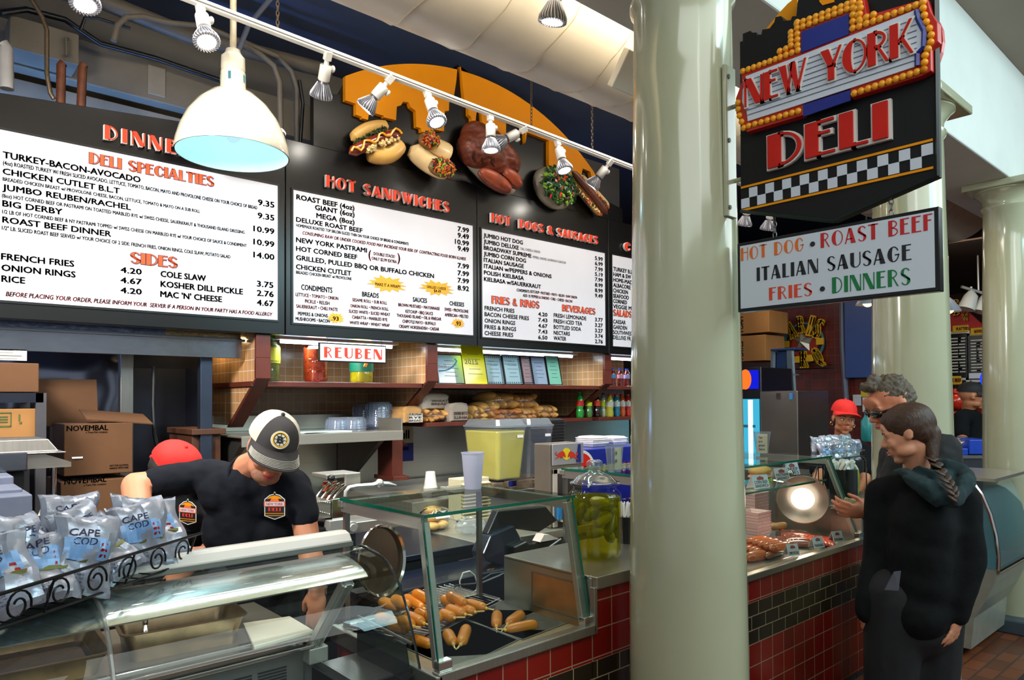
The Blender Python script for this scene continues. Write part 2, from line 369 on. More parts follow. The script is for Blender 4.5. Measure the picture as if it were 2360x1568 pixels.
# ================================================================ the setting
YM = 4.15
floor_m = tilemat('floor_paver', 'XY', (120, 66, 40), (92, 52, 34), (70, 52, 42), .2, .1, .5, .006, .35)
struct(MB().box(-4, 14, -5, 9, -.1, 0).build('floor', floor_m, smooth=False))
ceil_m = mat('slate_ceiling', (66, 78, 108), .6, 0, .12, 1.5, .2)
struct(MB().box(-4, 14, 1.5, 9, 4.30, 4.40).build('ceiling', ceil_m, smooth=False))
struct(MB().box(-4, 14, -5, 1.5, 4.9, 5.0).build('ceiling_aisle', mat('aisle_ceiling', (206, 212, 208), .7, 0, .05, 2), smooth=False))
beige = mat('beige_wall', (112, 108, 102), .6, 0, .1, 3, .1)
struct(MB().box(-4, 6.2, 5.15, 5.3, 0, 4.8).build('wall_back', beige, smooth=False))
# beam over the column row: pale face to the aisle, soffit below
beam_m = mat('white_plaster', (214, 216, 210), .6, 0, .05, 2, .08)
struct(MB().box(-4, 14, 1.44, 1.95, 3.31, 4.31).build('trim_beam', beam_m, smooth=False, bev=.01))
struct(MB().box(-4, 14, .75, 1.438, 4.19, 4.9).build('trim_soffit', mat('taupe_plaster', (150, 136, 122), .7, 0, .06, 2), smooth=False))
def column(name, x, y):
    pr = [(.228, 0), (.228, .07), (.214, .09)]
    for i in range(13):
        z = .1+3.0*i/12; pr.append((.213-.040*(i/12)**1.35, z))
    pr += [(.187, 3.12), (.188, 3.14), (.174, 3.15), (.178, 3.19), (.212, 3.235), (.232, 3.25), (.232, 3.26)]
    o = MB().lathe(pr, 48, (x, y, 0)).build(name, cream_paint); struct(o)
    o2 = MB().box(x-.25, x+.25, y-.25, y+.25, 3.26, 3.31).build('abacus', cream_paint, o, bev=.006); return o
PX, PY = 2.168, 1.501
column('column_near', PX, PY); column('column_middle', 4.235, 1.465); column('column_far', 6.39, 1.50)
# large spiral duct along the stall
duct_m = mat('painted_duct', (216, 208, 190), .4, 0, .06, 3, .1)
b = MB(); b.rings([[V((x, 2.55+.437*cos(a), 3.8+.437*sin(a))) for a in [2*pi*i/40 for i in range(40)]] for x in [-1.0, 8.6]])
du = tag(b.build('ventilation_duct', duct_m), 'large cream painted round ventilation duct running under the ceiling', 'duct')
b = MB(); x = -.9
for k in range(26):
    pts = [V((x+.16*i/30*1.0+.02*sin(i*1.3+k), 2.55+.438*cos(2*pi*i/30), 3.8+.438*sin(2*pi*i/30))) for i in range(31)]
    b.tube(pts, .0035, 4); x += .30+.1*random.random()
b.build('seam', mat('duct_seam', (170, 158, 132), .6), du)
b = MB(); c = P(1452, 168, Y=2.16); b.obox(c, (1, 0, 0), (0, .8, .6), (0, -.6, .8), .09, .02, .09); b.build('access_hatch', duct_m, du, bev=.004)
# ================================================================ hanging shop sign on the near column (plane x = SX)
SX = 2.168
def sp(x, y, off=0.): p = P(1650+x*.47207, y*.47207, X=SX-off); return p
def spl(l, off=0.): return [sp(x, y, off) for x, y in l]
sgn = thing('hanging_sign', 'black skyline-shaped shop sign with bulb-edged marquee mounted on the near column', 'sign', (SX, 1.0, 2.2))
out = [(117, 205), (131, 200), (131, 165), (168, 150), (176, 160), (196, 158), (200, 172), (222, 168), (226, 145), (262, 138), (285, 108), (290, 84), (318, 78), (330, 102), (365, 98), (372, 80), (392, 78), (398, 15), (410, -40), (470, -60), (480, -160), (560, -190), (640, -230), (720, -200), (760, -120), (800, -140), (900, -160), (1000, -60), (1068, -120), (1082, 858), (575, 1080), (122, 1030)]
MBs = MB().prism(spl(out, .0), (.035, 0, 0)); MBs.build('board', mat('sign_black', (14, 14, 15), .55, 0, .15, 6, spec=.3), sgn, smooth=False, bev=.003)
b = MB(); ed = spl([(1070, -100), (1083, 858), (575, 1082), (120, 1032)], .004); b.tube(ed, .006, 4); b.build('edge_trim', mat('dark_trim', (24, 40, 36), .3), sgn)
sun = [(243, 142), (262, 120), (300, 72), (350, 18), (395, -18), (398, 15), (392, 78), (372, 80), (365, 98), (330, 102), (318, 78), (290, 84), (285, 108), (262, 138)]
b = MB().prism(spl(sun, -.045), (.01, 0, 0)); b.prism(spl([(505, 8), (520, 25), (575, 10), (580, -60), (500, -60)], .004), (.004, 0, 0)); b.build('skyline_sun', orange_sun, sgn, smooth=False)
# marquee: red body, bulbs, white face, blue blocks
red_m = mat('sign_red', (186, 34, 20), .35, 0, .05, 8); bulb_m = mat('amber_bulb', (238, 158, 24), .2, 0, .05, 20); blue_m = mat('sign_blue', (16, 36, 130), .4, 0, .06, 8)
body = [(122, 345), (300, 285), (300, 252), (350, 232), (352, 150), (382, 140), (384, 105), (640, 20), (650, -6), (722, -14), (735, 68), (790, 60), (985, 2), (1030, -10), (1050, 60), (1082, 110), (1085, 200), (1050, 240), (1052, 345), (1000, 372), (655, 478), (655, 430), (425, 505), (425, 562), (150, 645), (124, 610), (98, 555), (96, 480), (125, 400)]
MB().prism(spl(body, .03), (.03, 0, 0)).build('marquee', red_m, sgn, smooth=False, bev=.004)
face = [(145, 372), (410, 272), (975, 48), (985, 90), (1015, 150), (1012, 225), (980, 265), (980, 322), (655, 430), (425, 505), (155, 592), (150, 545), (128, 500), (130, 440), (148, 400)]
wf = MB().prism(spl(face, .036), (.006, 0, 0)).build('marquee_face', mat('sign_white', (206, 212, 222), .35, 0, .02, 5), sgn, smooth=False)
b = MB()
for i in range(1, 9):
    a = sp(148, 372+i*24, .0375); c = sp(980, 60+i*29, .0375); b.tube([a, c], .0012, 4)
b.build('letter_rail', mat('rail_grey', (120, 126, 136), .4), wf)
b = MB(); b.prism(spl([(417, 155), (648, 66), (650, 166), (415, 258)], .034), (.005, 0, 0)); b.prism(spl([(425, 512), (655, 440), (656, 490), (425, 570)], .034), (.006, 0, 0))
b.tube(spl([(978, 50), (988, 95), (1016, 150), (1013, 228), (982, 262), (982, 322)], .037), .007, 4); b.build('blue_block', blue_m, sgn, smooth=False)
def along(l, n):
    L = [0]
    for a, c in zip(l, l[1:]): L.append(L[-1]+hypot(c[0]-a[0], c[1]-a[1]))
    for i in range(n):
        s = L[-1]*i/max(1, n-1)
        for k in range(len(l)-1):
            if s <= L[k+1]+1e-6:
                f = (s-L[k])/max(1e-6, L[k+1]-L[k]); yield l[k][0]+f*(l[k+1][0]-l[k][0]), l[k][1]+f*(l[k+1][1]-l[k][1]); break
bulbs = []
for l, n in [([(132, 348), (290, 290)], 7), ([(312, 250), (342, 238)], 2), ([(314, 280), (400, 246)], 4), ([(366, 222), (366, 158)], 4), ([(398, 222), (396, 110)], 5), ([(395, 117), (640, 22)], 9), ([(425, 130), (640, 45)], 8),
             ([(668, 12), (705, 105)], 4), ([(700, 18), (705, 40)], 2), ([(668, 40), (668, 138)], 4), ([(700, 70), (700, 128)], 3), ([(735, 115), (735, 85)], 2), ([(768, 104), (768, 72)], 2), ([(800, 92), (965, 30), (1010, 12)], 7),
             ([(1010, 42), (1020, 98), (1050, 160), (1048, 205), (1020, 272), (1015, 340)], 10), ([(1015, 340), (675, 456)], 11), ([(402, 543), (160, 615)], 9), ([(136, 625), (110, 550), (108, 490), (116, 432), (132, 376)], 9)]:
    bulbs += list(along(l, n))
first = None
for x, y in bulbs[:98]:
    p = sp(x, y, .032)
    if first is None:
        first = MB().ell(p, (.009, .0105, .0105), None, 10, 6).build('bulb', bulb_m, sgn); fp = p
    else:
        c = first.copy(); COL.objects.link(c); c.parent = sgn; c.location = p-fp; ORG[c.name] = V((0, 0, 0))
def signtext(mbr, mbw, s, a, c, capy, gap, off, ext=.012, gr=.05):
    A = sp(a[0], a[1], off); Cc = sp(c[0], c[1], off); T2 = sp(a[0], a[1]-capy, off); ex = V((0, Cc.y-A.y, 0)); wdt = ex.length
    ez = V((0, 0, 1)); cp = T2.z-A.z; ex = V((0, -1, 0))
    o = V((A.x, A.y, (A.z+Cc.z)/2))
    deco(mbr, s, o, ex, ez, wdt, cp, (-ext, 0, 0), gap)
    if mbw is not None: deco(mbw, s, o, ex, ez, wdt, cp, (-ext*.6, 0, 0), gap, gr)
r, wq = MB(), MB()
signtext(r, wq, 'NEW', (148, 522), (448, 430), 130, .06, .037); signtext(r, wq, 'YORK', (520, 402), (970, 268), 152, .04, .037)
r.build('marquee_lettering', mat('sign_letter_red', (196, 26, 12), .55, spec=.3), sgn, smooth=False); wq.build('marquee_outline', white_paint, sgn, smooth=False)
r, wq = MB(), MB(); signtext(r, wq, 'DELI', (268, 826), (852, 682), 158, .10, .0, .022, .05)
r.build('name_lettering', mat('sign_letter_red', (196, 26, 12), .55, spec=.3), sgn, smooth=False); wq.build('name_outline', white_paint, sgn, smooth=False)
b = MB(); yb = MB()
A0, A1, B0, B1 = sp(124, 928, .001), sp(1060, 697, .001), sp(124, 1020, .001), sp(1060, 808, .001)
zt, zb = (A0.z+A1.z)/2, (B0.z+B1.z)/2; y0, y1 = A0.y, A1.y; n = 20
kb = MB()
for i in range(n):
    for j in range(2):
        ya, yc = y0+(y1-y0)*i/n, y0+(y1-y0)*(i+1)/n; za, zc = zb+(zt-zb)*j/2, zb+(zt-zb)*(j+1)/2
        (b if (i+j) % 2 == 0 else kb).box(SX-.003, SX+.001, min(ya, yc), max(ya, yc), za, zc)
b.build('checker_band', mat('sign_white', (206, 212, 222), .35), sgn, smooth=False)
for z in (zt+.004, zb-.010): yb.box(SX-.004, SX+.001, y1, y0, z, z+.007)
yb.build('yellow_line', orange_sun, sgn, smooth=False)
b = MB().prism(spl([(1055, 90), (1085, 100), (1103, 140), (1108, 200), (1100, 250), (1083, 300), (1055, 300)], -.037), (.02, 0, 0)); b.build('rear_marquee', red_m, sgn, smooth=False)
# bracket plate on the column
bk = thing('sign_bracket', 'flat cream steel plate bolted to the near column holding the shop sign', 'bracket', (SX, 1.32, 2.3))
pz0, pz1 = P(1690, 500, X=SX).z, P(1668, 160, X=SX).z
b = MB(); b.box(SX-.035, SX+.03, 1.305, 1.318, pz0, pz1); b.build('plate', cream_paint, bk, bev=.002)
for zz in (pz0+.03, (pz0+pz1)/2, pz1-.04): MB().cyl((SX-.018, 1.300, zz), (SX-.018, 1.312, zz), .008, n=6).build('bolt', steel_dark, bk)
for v in (240, 413): z = P(1692, v, X=SX).z; MB().cyl((SX+.02, 1.315, z), (SX+.02, 1.22, z), .008, n=8).build('rod', cream_paint, bk)
# lower white sign on chains
ls = thing('menu_sign', 'white framed sign listing hot dogs and dinners hung below the black shop sign', 'sign', (SX, .98, 2.0))
MB().box(SX, SX+.03, .672, 1.288, 1.992, 2.226).build('frame', black_panel, ls, bev=.002)
MB().box(SX-.003, SX+.033, .684, 1.276, 2.003, 2.215).build('face', mat('sign_white_face', (208, 216, 224), .2, 0, .02, 3), ls, smooth=False)
for s, a, c, cy_, mt in [('HOT DOG', (122, 1278), (430, 1222), 62, mat('sign_orange', (226, 112, 40), .3)), ('ROAST BEEF', (512, 1212), (1058, 1122), 72, mat('sign_scarlet', (196, 34, 34), .3)),
                    ('ITALIAN SAUSAGE', (200, 1376), (955, 1266), 66, black_text), ('FRIES', (260, 1470), (470, 1442), 62, mat('sign_vermilion', (218, 72, 40), .3)), ('DINNERS', (568, 1434), (950, 1390), 78, mat('sign_green', (14, 120, 60), .3))]:
    b = MB(); signtext(b, None, s, a, c, cy_, .15, .003, .001); b.build('lettering', mt, ls, smooth=False)
b = MB()
for x, y in ((472, 1192), (520, 1411)): p = sp(x, y, .004); b.cyl(p, p+V((-.001, 0, 0)), .008, n=12)
b.build('bullet', black_text, ls)
b = MB()
for yy, z1 in ((.80, 2.29), (1.16, 2.30)):
    z = 2.226; k = 0
    while z < z1:
        ring = [V((SX+.015+(.006*cos(a) if k % 2 else 0), yy+(0 if k % 2 else .006*cos(a)), z+.010+.011*sin(a))) for a in [2*pi*i/10 for i in range(10)]]
        b.tube(ring, .0018, 5, True); z += .017; k += 1
b.build('chain', steel_dark, ls)
# ================================================================ menu boards
mx, mz = V((1, 0, 0)), V((0, 0, 1))
CAPS = {}
def board(label, x0, x1, zb, zt, zt0=None, group='lightbox menu boards'):
    t = thing('menu_board', label, 'menu board', ((x0+x1)/2, YM, zb))
    zt0 = zt if zt0 is None else zt0
    MB().prism([V((x0, YM+.005, zb)), V((x1, YM+.005, zb)), V((x1, YM+.005, zt)), V((x0, YM+.005, zt0))], (0, .09, 0)).build('board', black_panel, t, smooth=False, bev=.004)
    return t
def insert(t, x0, x1, z0, z1):
    MB().box(x0, x1, YM-.002, YM+.03, z0, z1).build('panel', white_board, t, smooth=False)
    b = MB()
    for a, c, e, f in ((x0-.012, x0, z0-.012, z1+.012), (x1, x1+.012, z0-.012, z1+.012), (x0, x1, z1, z1+.012), (x0, x1, z0-.012, z0)): b.box(a, c, YM-.004, YM+.03, e, f)
    b.build('panel_frame', black_gloss, t, smooth=False)
def lines(t, L, sc, ox, oy):
    acc = {}
    for q in L:
        s, x, y, xr, cap, col = q[:6]; kind = q[6] if len(q) > 6 else ''
        a = P(ox+x*sc, oy+y*sc, Y=YM-.004); tp = P(ox+x*sc, oy+(y-cap)*sc, Y=YM-.004); wd = None
        if xr: wd = P(ox+xr*sc, oy+y*sc, Y=YM-.004).x-a.x
        cz = tp.z-a.z; b = acc.setdefault((col, kind == 'D'), MB())
        if kind == 'D':
            o = acc.setdefault(('outline', True), MB())
            deco(b, s, a, mx, mz, wd, cz, (0, -.002, 0), .08); deco(o, s, a, mx, mz, wd, cz, (0, -.001, 0), .08, .045)
        else: text(b, s, a, mx, mz, wd, cz, {'T': .004, 'B': .034}.get(kind, .022), .18 if kind == 'I' else 0.)
    for (col, d), b in acc.items():
        nm = {'k': 'item_text', 'r': 'red_text', 'o': 'section_heading', 'outline': 'heading_outline'}[col]
        b.build(nm, {'k': black_text, 'r': dark_red_text, 'o': mat('heading_orange', (226, 76, 24), .4), 'outline': mat('heading_navy', (60, 34, 60), .4)}[col], t, smooth=False)
def heading(t, s, x, y, xr, cap, sc, ox, oy, gap=.3):
    a = P(ox+x*sc, oy+y*sc, Y=YM-.03); tp = P(ox+x*sc, oy+(y-cap)*sc, Y=YM-.03); wd = P(ox+xr*sc, oy+y*sc, Y=YM-.03).x-a.x
    h = deco(MB(), s, a, mx, mz, wd, tp.z-a.z, (0, .012, 0), gap).build('heading_letters', red_letter, t, smooth=False)
    deco(MB(), s, a, mx, mz, wd, tp.z-a.z, (0, .020, 0), gap, .035, (0, .008, 0)).build('letter_outline', white_paint, h, smooth=False)
def burst(t, x, y, w_, h_, sc, ox, oy, n=13):
    c = P(ox+x*sc, oy+y*sc, Y=YM-.003); hw = (P(ox+(x+w_/2)*sc, oy+y*sc, Y=YM-.003).x-c.x); hh = (c.z-P(ox+x*sc, oy+(y+h_/2)*sc, Y=YM-.003).z)
    pts = []
    for i in range(2*n):
        a = pi*i/n; k = (1. if i % 2 == 0 else .68)*(1+.1*sin(i*5)); pts.append(c+V((hw*k*cos(a), 0, hh*k*sin(a))))
    MB().prism(pts, (0, -.0006, 0)).build('starburst', mat('burst_gold', (222, 160, 28), .4), t, smooth=False)
t1 = board('leftmost menu board, black with large white dinner panel of deli specialties and sides', -.62, 1.83, 2.105, 3.315, 3.10)
insert(t1, -.25, 1.78, 2.19, 3.010)
S1 = (.31884, 0, 280)
heading(t1, 'DINNERS', 757, 122, 1480, 100, *S1)
DS = ['(4oz) ROASTED TURKEY W/ FRESH SLICED AVOCADO, LETTUCE, TOMATO, BACON, MAYO AND PROVOLONE CHEESE ON YOUR CHOICE OF BREAD', 'BREADED CHICKEN BREAST w/ PROVOLONE CHEESE, BACON, LETTUCE, TOMATO & MAYO ON A SUB ROLL', '(8oz) HOT CORNED BEEF OR PASTRAMI ON TOASTED MARBLED RYE w/ SWISS CHEESE, SAUERKRAUT & THOUSAND ISLAND DRESSING', '1/2 LB OF HOT CORNED BEEF & NY PASTRAMI TOPPED w/ SWISS CHEESE ON MARBLED RYE w/ YOUR CHOICE OF SAUCE & CONDIMENT', '1/2" LB. SLICED ROAST BEEF SERVED w/ YOUR CHOICE OF 2 SIDE: FRENCH FRIES, ONION RINGS, COLE SLAW, POTATO SALAD']
L = [('DELI SPECIALTIES', 645, 302, 1545, 78, 'o', 'D'), ('SIDES', 945, 1024, 1280, 80, 'o', 'D'),
     ('TURKEY-BACON-AVOCADO', 22, 262, 1015, 46, 'k', 'B'), (DS[0], 22, 312, 1860, 29, 'k'), ('CHICKEN CUTLET B.L.T', 20, 380, 865, 43, 'k', 'B'), (DS[1], 20, 428, 1447, 26, 'k'),
     ('JUMBO REUBEN/RACHEL', 18, 495, 945, 43, 'k', 'B'), (DS[2], 14, 548, 1768, 27, 'k'), ('BIG DERBY', 18, 612, 450, 43, 'k', 'B'), (DS[3], 16, 664, 1783, 27, 'k'), ('ROAST BEEF DINNER', 18, 730, 803, 43, 'k', 'B'), (DS[4], 14, 782, 1665, 28, 'k'),
     ('FRENCH FRIES', 10, 997, 535, 45, 'k', 'B'), ('ONION RINGS', 12, 1078, 545, 45, 'k', 'B'), ('RICE', 12, 1158, 180, 45, 'k', 'B'), ('COLE SLAW', 1162, 1122, 1487, 42, 'k', 'B'), ('KOSHER DILL PICKLE', 1162, 1195, 1755, 42, 'k', 'B'), ("MAC 'N' CHEESE", 1160, 1268, 1603, 42, 'k', 'B'),
     ('BEFORE PLACING YOUR ORDER, PLEASE INFORM YOUR  SERVER IF A PERSON IN YOUR PARTY HAS A FOOD ALLERGY', 42, 1262, 1965, 32, 'r', 'I')]
for s, x, y, xr in [('9.35', 1866, 603, 1982), ('9.35', 1864, 698, 1982), ('10.99', 1833, 793, 1982), ('10.99', 1833, 888, 1982), ('14.00', 1833, 982, 1982), ('4.20', 872, 1092, 1023), ('4.67', 872, 1166, 1023), ('4.20', 872, 1239, 1023), ('3.75', 1858, 1192, 1975), ('2.76', 1858, 1259, 1977), ('4.67', 1858, 1328, 1977)]: L.append((s, x, y, xr, 40, 'k', 'B'))
lines(t1, L, *S1)
t2 = board('black menu board with white hot sandwiches panel and gold starbursts', 1.835, 3.335, 2.105, 3.315)
insert(t2, 1.880, 3.290, 2.182, 3.005)
S2 = (.25516, 640, 380)
heading(t2, 'HOT SANDWICHES', 443, 192, 1552, 102, *S2, .22)
for q in ((993, 1078, 350, 150), (1440, 1115, 310, 140), (525, 1385, 160, 100), (1630, 1432, 125, 90)): burst(t2, *q, *S2)
L = [('ROAST BEEF (4oz)', 170, 310, 692, 44, 'k', 'B'), ('GIANT (6oz)', 338, 404, 693, 43, 'k', 'B'), ('MEGA (8oz)', 350, 478, 693, 43, 'k', 'B'), ('DELUXE ROAST BEEF', 168, 512, 765, 41, 'k', 'B'), ('HOMEMADE ROASTED TOP SIRLOIN SLICED THIN ON YOUR CHOICE OF BREAD & CONDIMENTS', 168, 558, 1182, 27, 'k'),
     ('CONSUMING RAW OR UNDER COOKED FOOD MAY INCREASE YOUR RISK OF  CONTRACTING FOOD BORN ILLNESS', 222, 628, 1697, 30, 'r', 'I'), ('NEW YORK PASTRAMI', 167, 697, 805, 43, 'k', 'B'), ('HOT CORNED BEEF', 167, 776, 718, 43, 'k', 'B'), ('GRILLED, PULLED BBQ OR BUFFALO CHICKEN', 167, 858, 1410, 43, 'k', 'B'), ('CHICKEN CUTLET', 166, 940, 663, 43, 'k', 'B'), ('BREADED CHICKEN BREAST w/ PROVOLONE', 166, 983, 667, 27, 'k'),
     ('DOUBLE STACK!', 868, 814, 1058, 27, 'r'), ('ONLY $2.99 EXTRA', 850, 857, 1075, 27, 'r'), ('(', 822, 842, 842, 72, 'r'), (')', 1084, 872, 1104, 72, 'r'),
     ('CONDIMENTS', 213, 1128, 493, 48, 'k'), ('LETTUCE • TOMATO • ONION', 163, 1185, 547, 31, 'r'), ('PICKLE • RELISH', 247, 1246, 468, 31, 'r'), ('SAUERKRAUT • CHILI PASTE', 168, 1291, 542, 31, 'r'), ('PEPPERS & ONIONS', 184, 1358, 452, 31, 'k'), ('MUSHROOMS • BACON', 162, 1405, 470, 31, 'k'),
     ('BREADS', 763, 1188, 912, 42, 'k'), ('SESAME ROLL • SUB ROLL', 675, 1232, 987, 28, 'r'), ('ONION ROLL • FRENCH ROLL', 657, 1286, 1002, 28, 'r'), ('SLICED WHITE • SLICED WHEAT', 643, 1335, 1015, 28, 'r'), ('CIABATTA • MARBLED RYE', 672, 1388, 990, 28, 'r'), ('WHITE WRAP • WHEAT WRAP', 650, 1438, 1010, 28, 'r'),
     ('SAUCES', 1222, 1235, 1348, 40, 'k'), ('BROWN MUSTARD • MAYONNAISE', 1090, 1277, 1463, 28, 'r'), ('KETCHUP • BBQ SAUCE', 1155, 1336, 1403, 28, 'r'), ('THOUSAND ISLAND • OIL & VINEGAR', 1076, 1373, 1477, 28, 'r'), ('CHIPOTLE MAYO • BUFFALO', 1128, 1426, 1428, 28, 'r'), ('CREAMY HORSERADISH • CAESAR', 1096, 1472, 1458, 28, 'r'),
     ('CHEESES', 1552, 1268, 1683, 36, 'k'), ('SWISS • PROVOLONE', 1508, 1318, 1722, 28, 'r'), ('AMERICAN • MELTED', 1510, 1367, 1722, 28, 'r'),
     ('MAKE IT A WRAP!!', 882, 1090, 1105, 27, 'k'), ('GRILLED CHEESE', 1346, 1112, 1520, 23, 'k'), ('$4.49', 1412, 1150, 1475, 25, 'k'), ('.93', 487, 1405, 550, 36, 'k', 'B'), ('.93', 1605, 1450, 1653, 36, 'k', 'B')]
for s, y in [('7.99', 597), ('9.49', 655), ('10.99', 712), ('9.49', 773), ('7.99', 928), ('7.99', 996), ('7.99', 1062), ('8.92', 1130)]: L.append((s, 1627 if len(s) < 5 else 1602, y, 1727, 42, 'k', 'B'))
lines(t2, L, *S2)
t3 = board('black menu board with white panel of hot dogs, fries and beverages', 3.34, 4.835, 2.105, 3.315)
insert(t3, 3.378, 4.785, 2.175, 2.998)
S3 = (.22953, 1090, 460)
heading(t3, 'HOT  DOGS & SAUSAGES', 192, 222, 1258, 88, *S3, .16)
L = [('JUMBO HOT DOG', 108, 377, 500, 40, 'k', 'B'), ('JUMBO DELUXE', 108, 440, 460, 40, 'k', 'B'), ('CHILI, CHEESE & ONIONS', 475, 503, 675, 24, 'k', 'T'), ('BROADWAY SUPREME', 110, 502, 586, 40, 'k', 'B'), ('PEPPERS, ONIONS, SAUERKRAUT & BACON', 600, 588, 932, 24, 'k', 'T'), ('JUMBO CORN DOG', 110, 563, 532, 40, 'k', 'B'), ('ITALIAN SAUSAGE', 110, 625, 510, 40, 'k', 'B'), ('ITALIAN w/PEPPERS & ONIONS', 112, 687, 788, 40, 'k', 'B'), ('POLISH KIELBASA', 112, 752, 510, 40, 'k', 'B'), ('KIELBASA w/SAUERKRAUT', 112, 817, 682, 40, 'k', 'B'),
     ('CONDIMENTS:', 440, 921, 570, 27, 'k'), ('KETCHUP • MUSTARD • MAYO • RELISH • RAW ONION', 578, 936, 1044, 27, 'r'), ('ADD .93', 502, 975, 578, 27, 'k'), ('PEPPERS & ONIONS • CHILI • CHEESE • BACON', 588, 985, 997, 27, 'r'),
     ('FRIES & RINGS', 188, 1040, 665, 72, 'o', 'D'), ('BEVERAGES', 897, 1118, 1228, 62, 'o', 'D'), ('FRENCH FRIES', 118, 1108, 416, 40, 'k'), ('BACON CHEESE FRIES', 118, 1170, 562, 40, 'k'), ('ONION RINGS', 118, 1234, 424, 40, 'k'), ('FRIES & RINGS', 118, 1297, 434, 40, 'k'), ('CHEESE FRIES', 118, 1360, 404, 40, 'k'),
     ('FRESH LEMONADE', 812, 1180, 1138, 38, 'k'), ('FRESH ICED TEA', 812, 1238, 1096, 38, 'k'), ('BOTTLED SODA', 812, 1297, 1085, 38, 'k'), ('NECTARS', 812, 1355, 973, 38, 'k'), ('WATER', 812, 1410, 936, 38, 'k')]
for s, y in [('5.99', 605), ('6.99', 657), ('7.99', 712), ('5.19', 765), ('7.99', 818), ('8.99', 873), ('8.99', 927), ('9.49', 980), ('3.77', 1222), ('3.27', 1277), ('3.27', 1332), ('3.74', 1386), ('2.76', 1441)]: L.append((s, 1227, y, 1303, 36, 'k', 'B'))
for s, y in [('4.20', 1167), ('7.43', 1225), ('4.67', 1283), ('7.43', 1341), ('6.50', 1400)]: L.append((s, 657, y, 747, 36, 'k', 'B'))
lines(t3, L, *S3)
t4 = board('black menu board with salads panel partly behind the near column', 4.84, 6.1, 2.105, 3.315)
insert(t4, 4.885, 6.05, 2.175, 2.998)
heading(t4, 'C', 1530, 507, 1590, 82, *S3, .16)
L = [(s, 1410, y, xr, 38, 'k', 'B') for s, y, xr in [('TURKEY B.L', 714, 1600), ('HAM & SW', 768, 1587), ('HOME-MAD', 822, 1600), ('ALBACORE', 876, 1583), ('CHICKEN', 930, 1556), ('SEAFOOD', 984, 1565), ('CORNED', 1036, 1547), ('VEGGIE M', 1090, 1590)]]
L += [('SALADS', 1410, 1165, 1592, 62, 'o', 'D'), ('CAESAR', 1410, 1243, 1533, 38, 'k'), ('GARDEN', 1410, 1297, 1548, 38, 'k'), ('SOUTHWES', 1408, 1350, 1590, 38, 'k'), ('DELUXE FR', 1408, 1402, 1586, 38, 'k')]
lines(t4, L, *S3)
# skyline topper with raised orange sun
tp = thing('skyline_topper', 'black skyline silhouette board with raised orange sun above the menu boards', 'sign', (3.4, YM, 3.31))
cx, cz, R = 3.34, 2.10, 2.04
def arc(xa, xb, r=R, n=18): return [(x, cz+sqrt(max(0, r*r-(x-cx)**2))) for x in [xa+(xb-xa)*i/n for i in range(n+1)]]
def q5(x, y): p = P(720+x*.31356, 130+y*.31356, Y=YM-.02); return (p.x, p.z)
bp = [(2.02, 3.317), (2.02, 3.66), (2.2, 3.69)]+arc(2.25, 3.13, R-.03)+[(3.14, 4.16), (3.165, 4.19), (3.19, 4.16)]+arc(3.21, 4.80, R-.03)+[(5.05, 3.44), (5.05, 3.317)]
MB().prism([V((x, YM+.01, z)) for x, z in bp], (0, .05, 0)).build('backboard', black_panel, tp, smooth=False)
Lp = [(240, 270), (240, 325), (318, 350), (318, 430), (365, 447), (365, 457), (405, 468), (410, 440), (420, 410), (522, 438), (524, 450), (612, 470), (618, 370), (650, 360), (662, 335), (706, 340), (720, 375), (757, 402), (762, 520), (795, 530), (800, 558), (880, 552), (888, 538), (964, 552), (970, 402), (1000, 402), (1004, 310), (1038, 290), (1055, 180), (1064, 75)]
Rp = [(1088, 75), (1098, 160), (1106, 240), (1116, 330), (1144, 345), (1146, 430), (1166, 450), (1172, 525), (1192, 520), (1200, 440), (1213, 362), (1232, 362), (1242, 450), (1250, 530), (1310, 545), (1420, 600), (1420, 470), (1540, 520), (1560, 530), (1562, 640), (1575, 560), (1735, 620), (1735, 800), (1795, 830), (1800, 870), (1870, 890), (1960, 930), (1985, 825), (2040, 850), (2060, 955), (2112, 968)]
lp = [q5(*q) for q in Lp]; rp = [q5(*q) for q in Rp]
b = MB(); b.prism([V((x, YM-.025, z)) for x, z in arc(lp[-1][0], lp[0][0])+lp], (0, .035, 0)); b.prism([V((x, YM-.025, z)) for x, z in rp+arc(rp[-1][0], rp[0][0])], (0, .035, 0))
b.build('sun', orange_sun, tp, smooth=False)
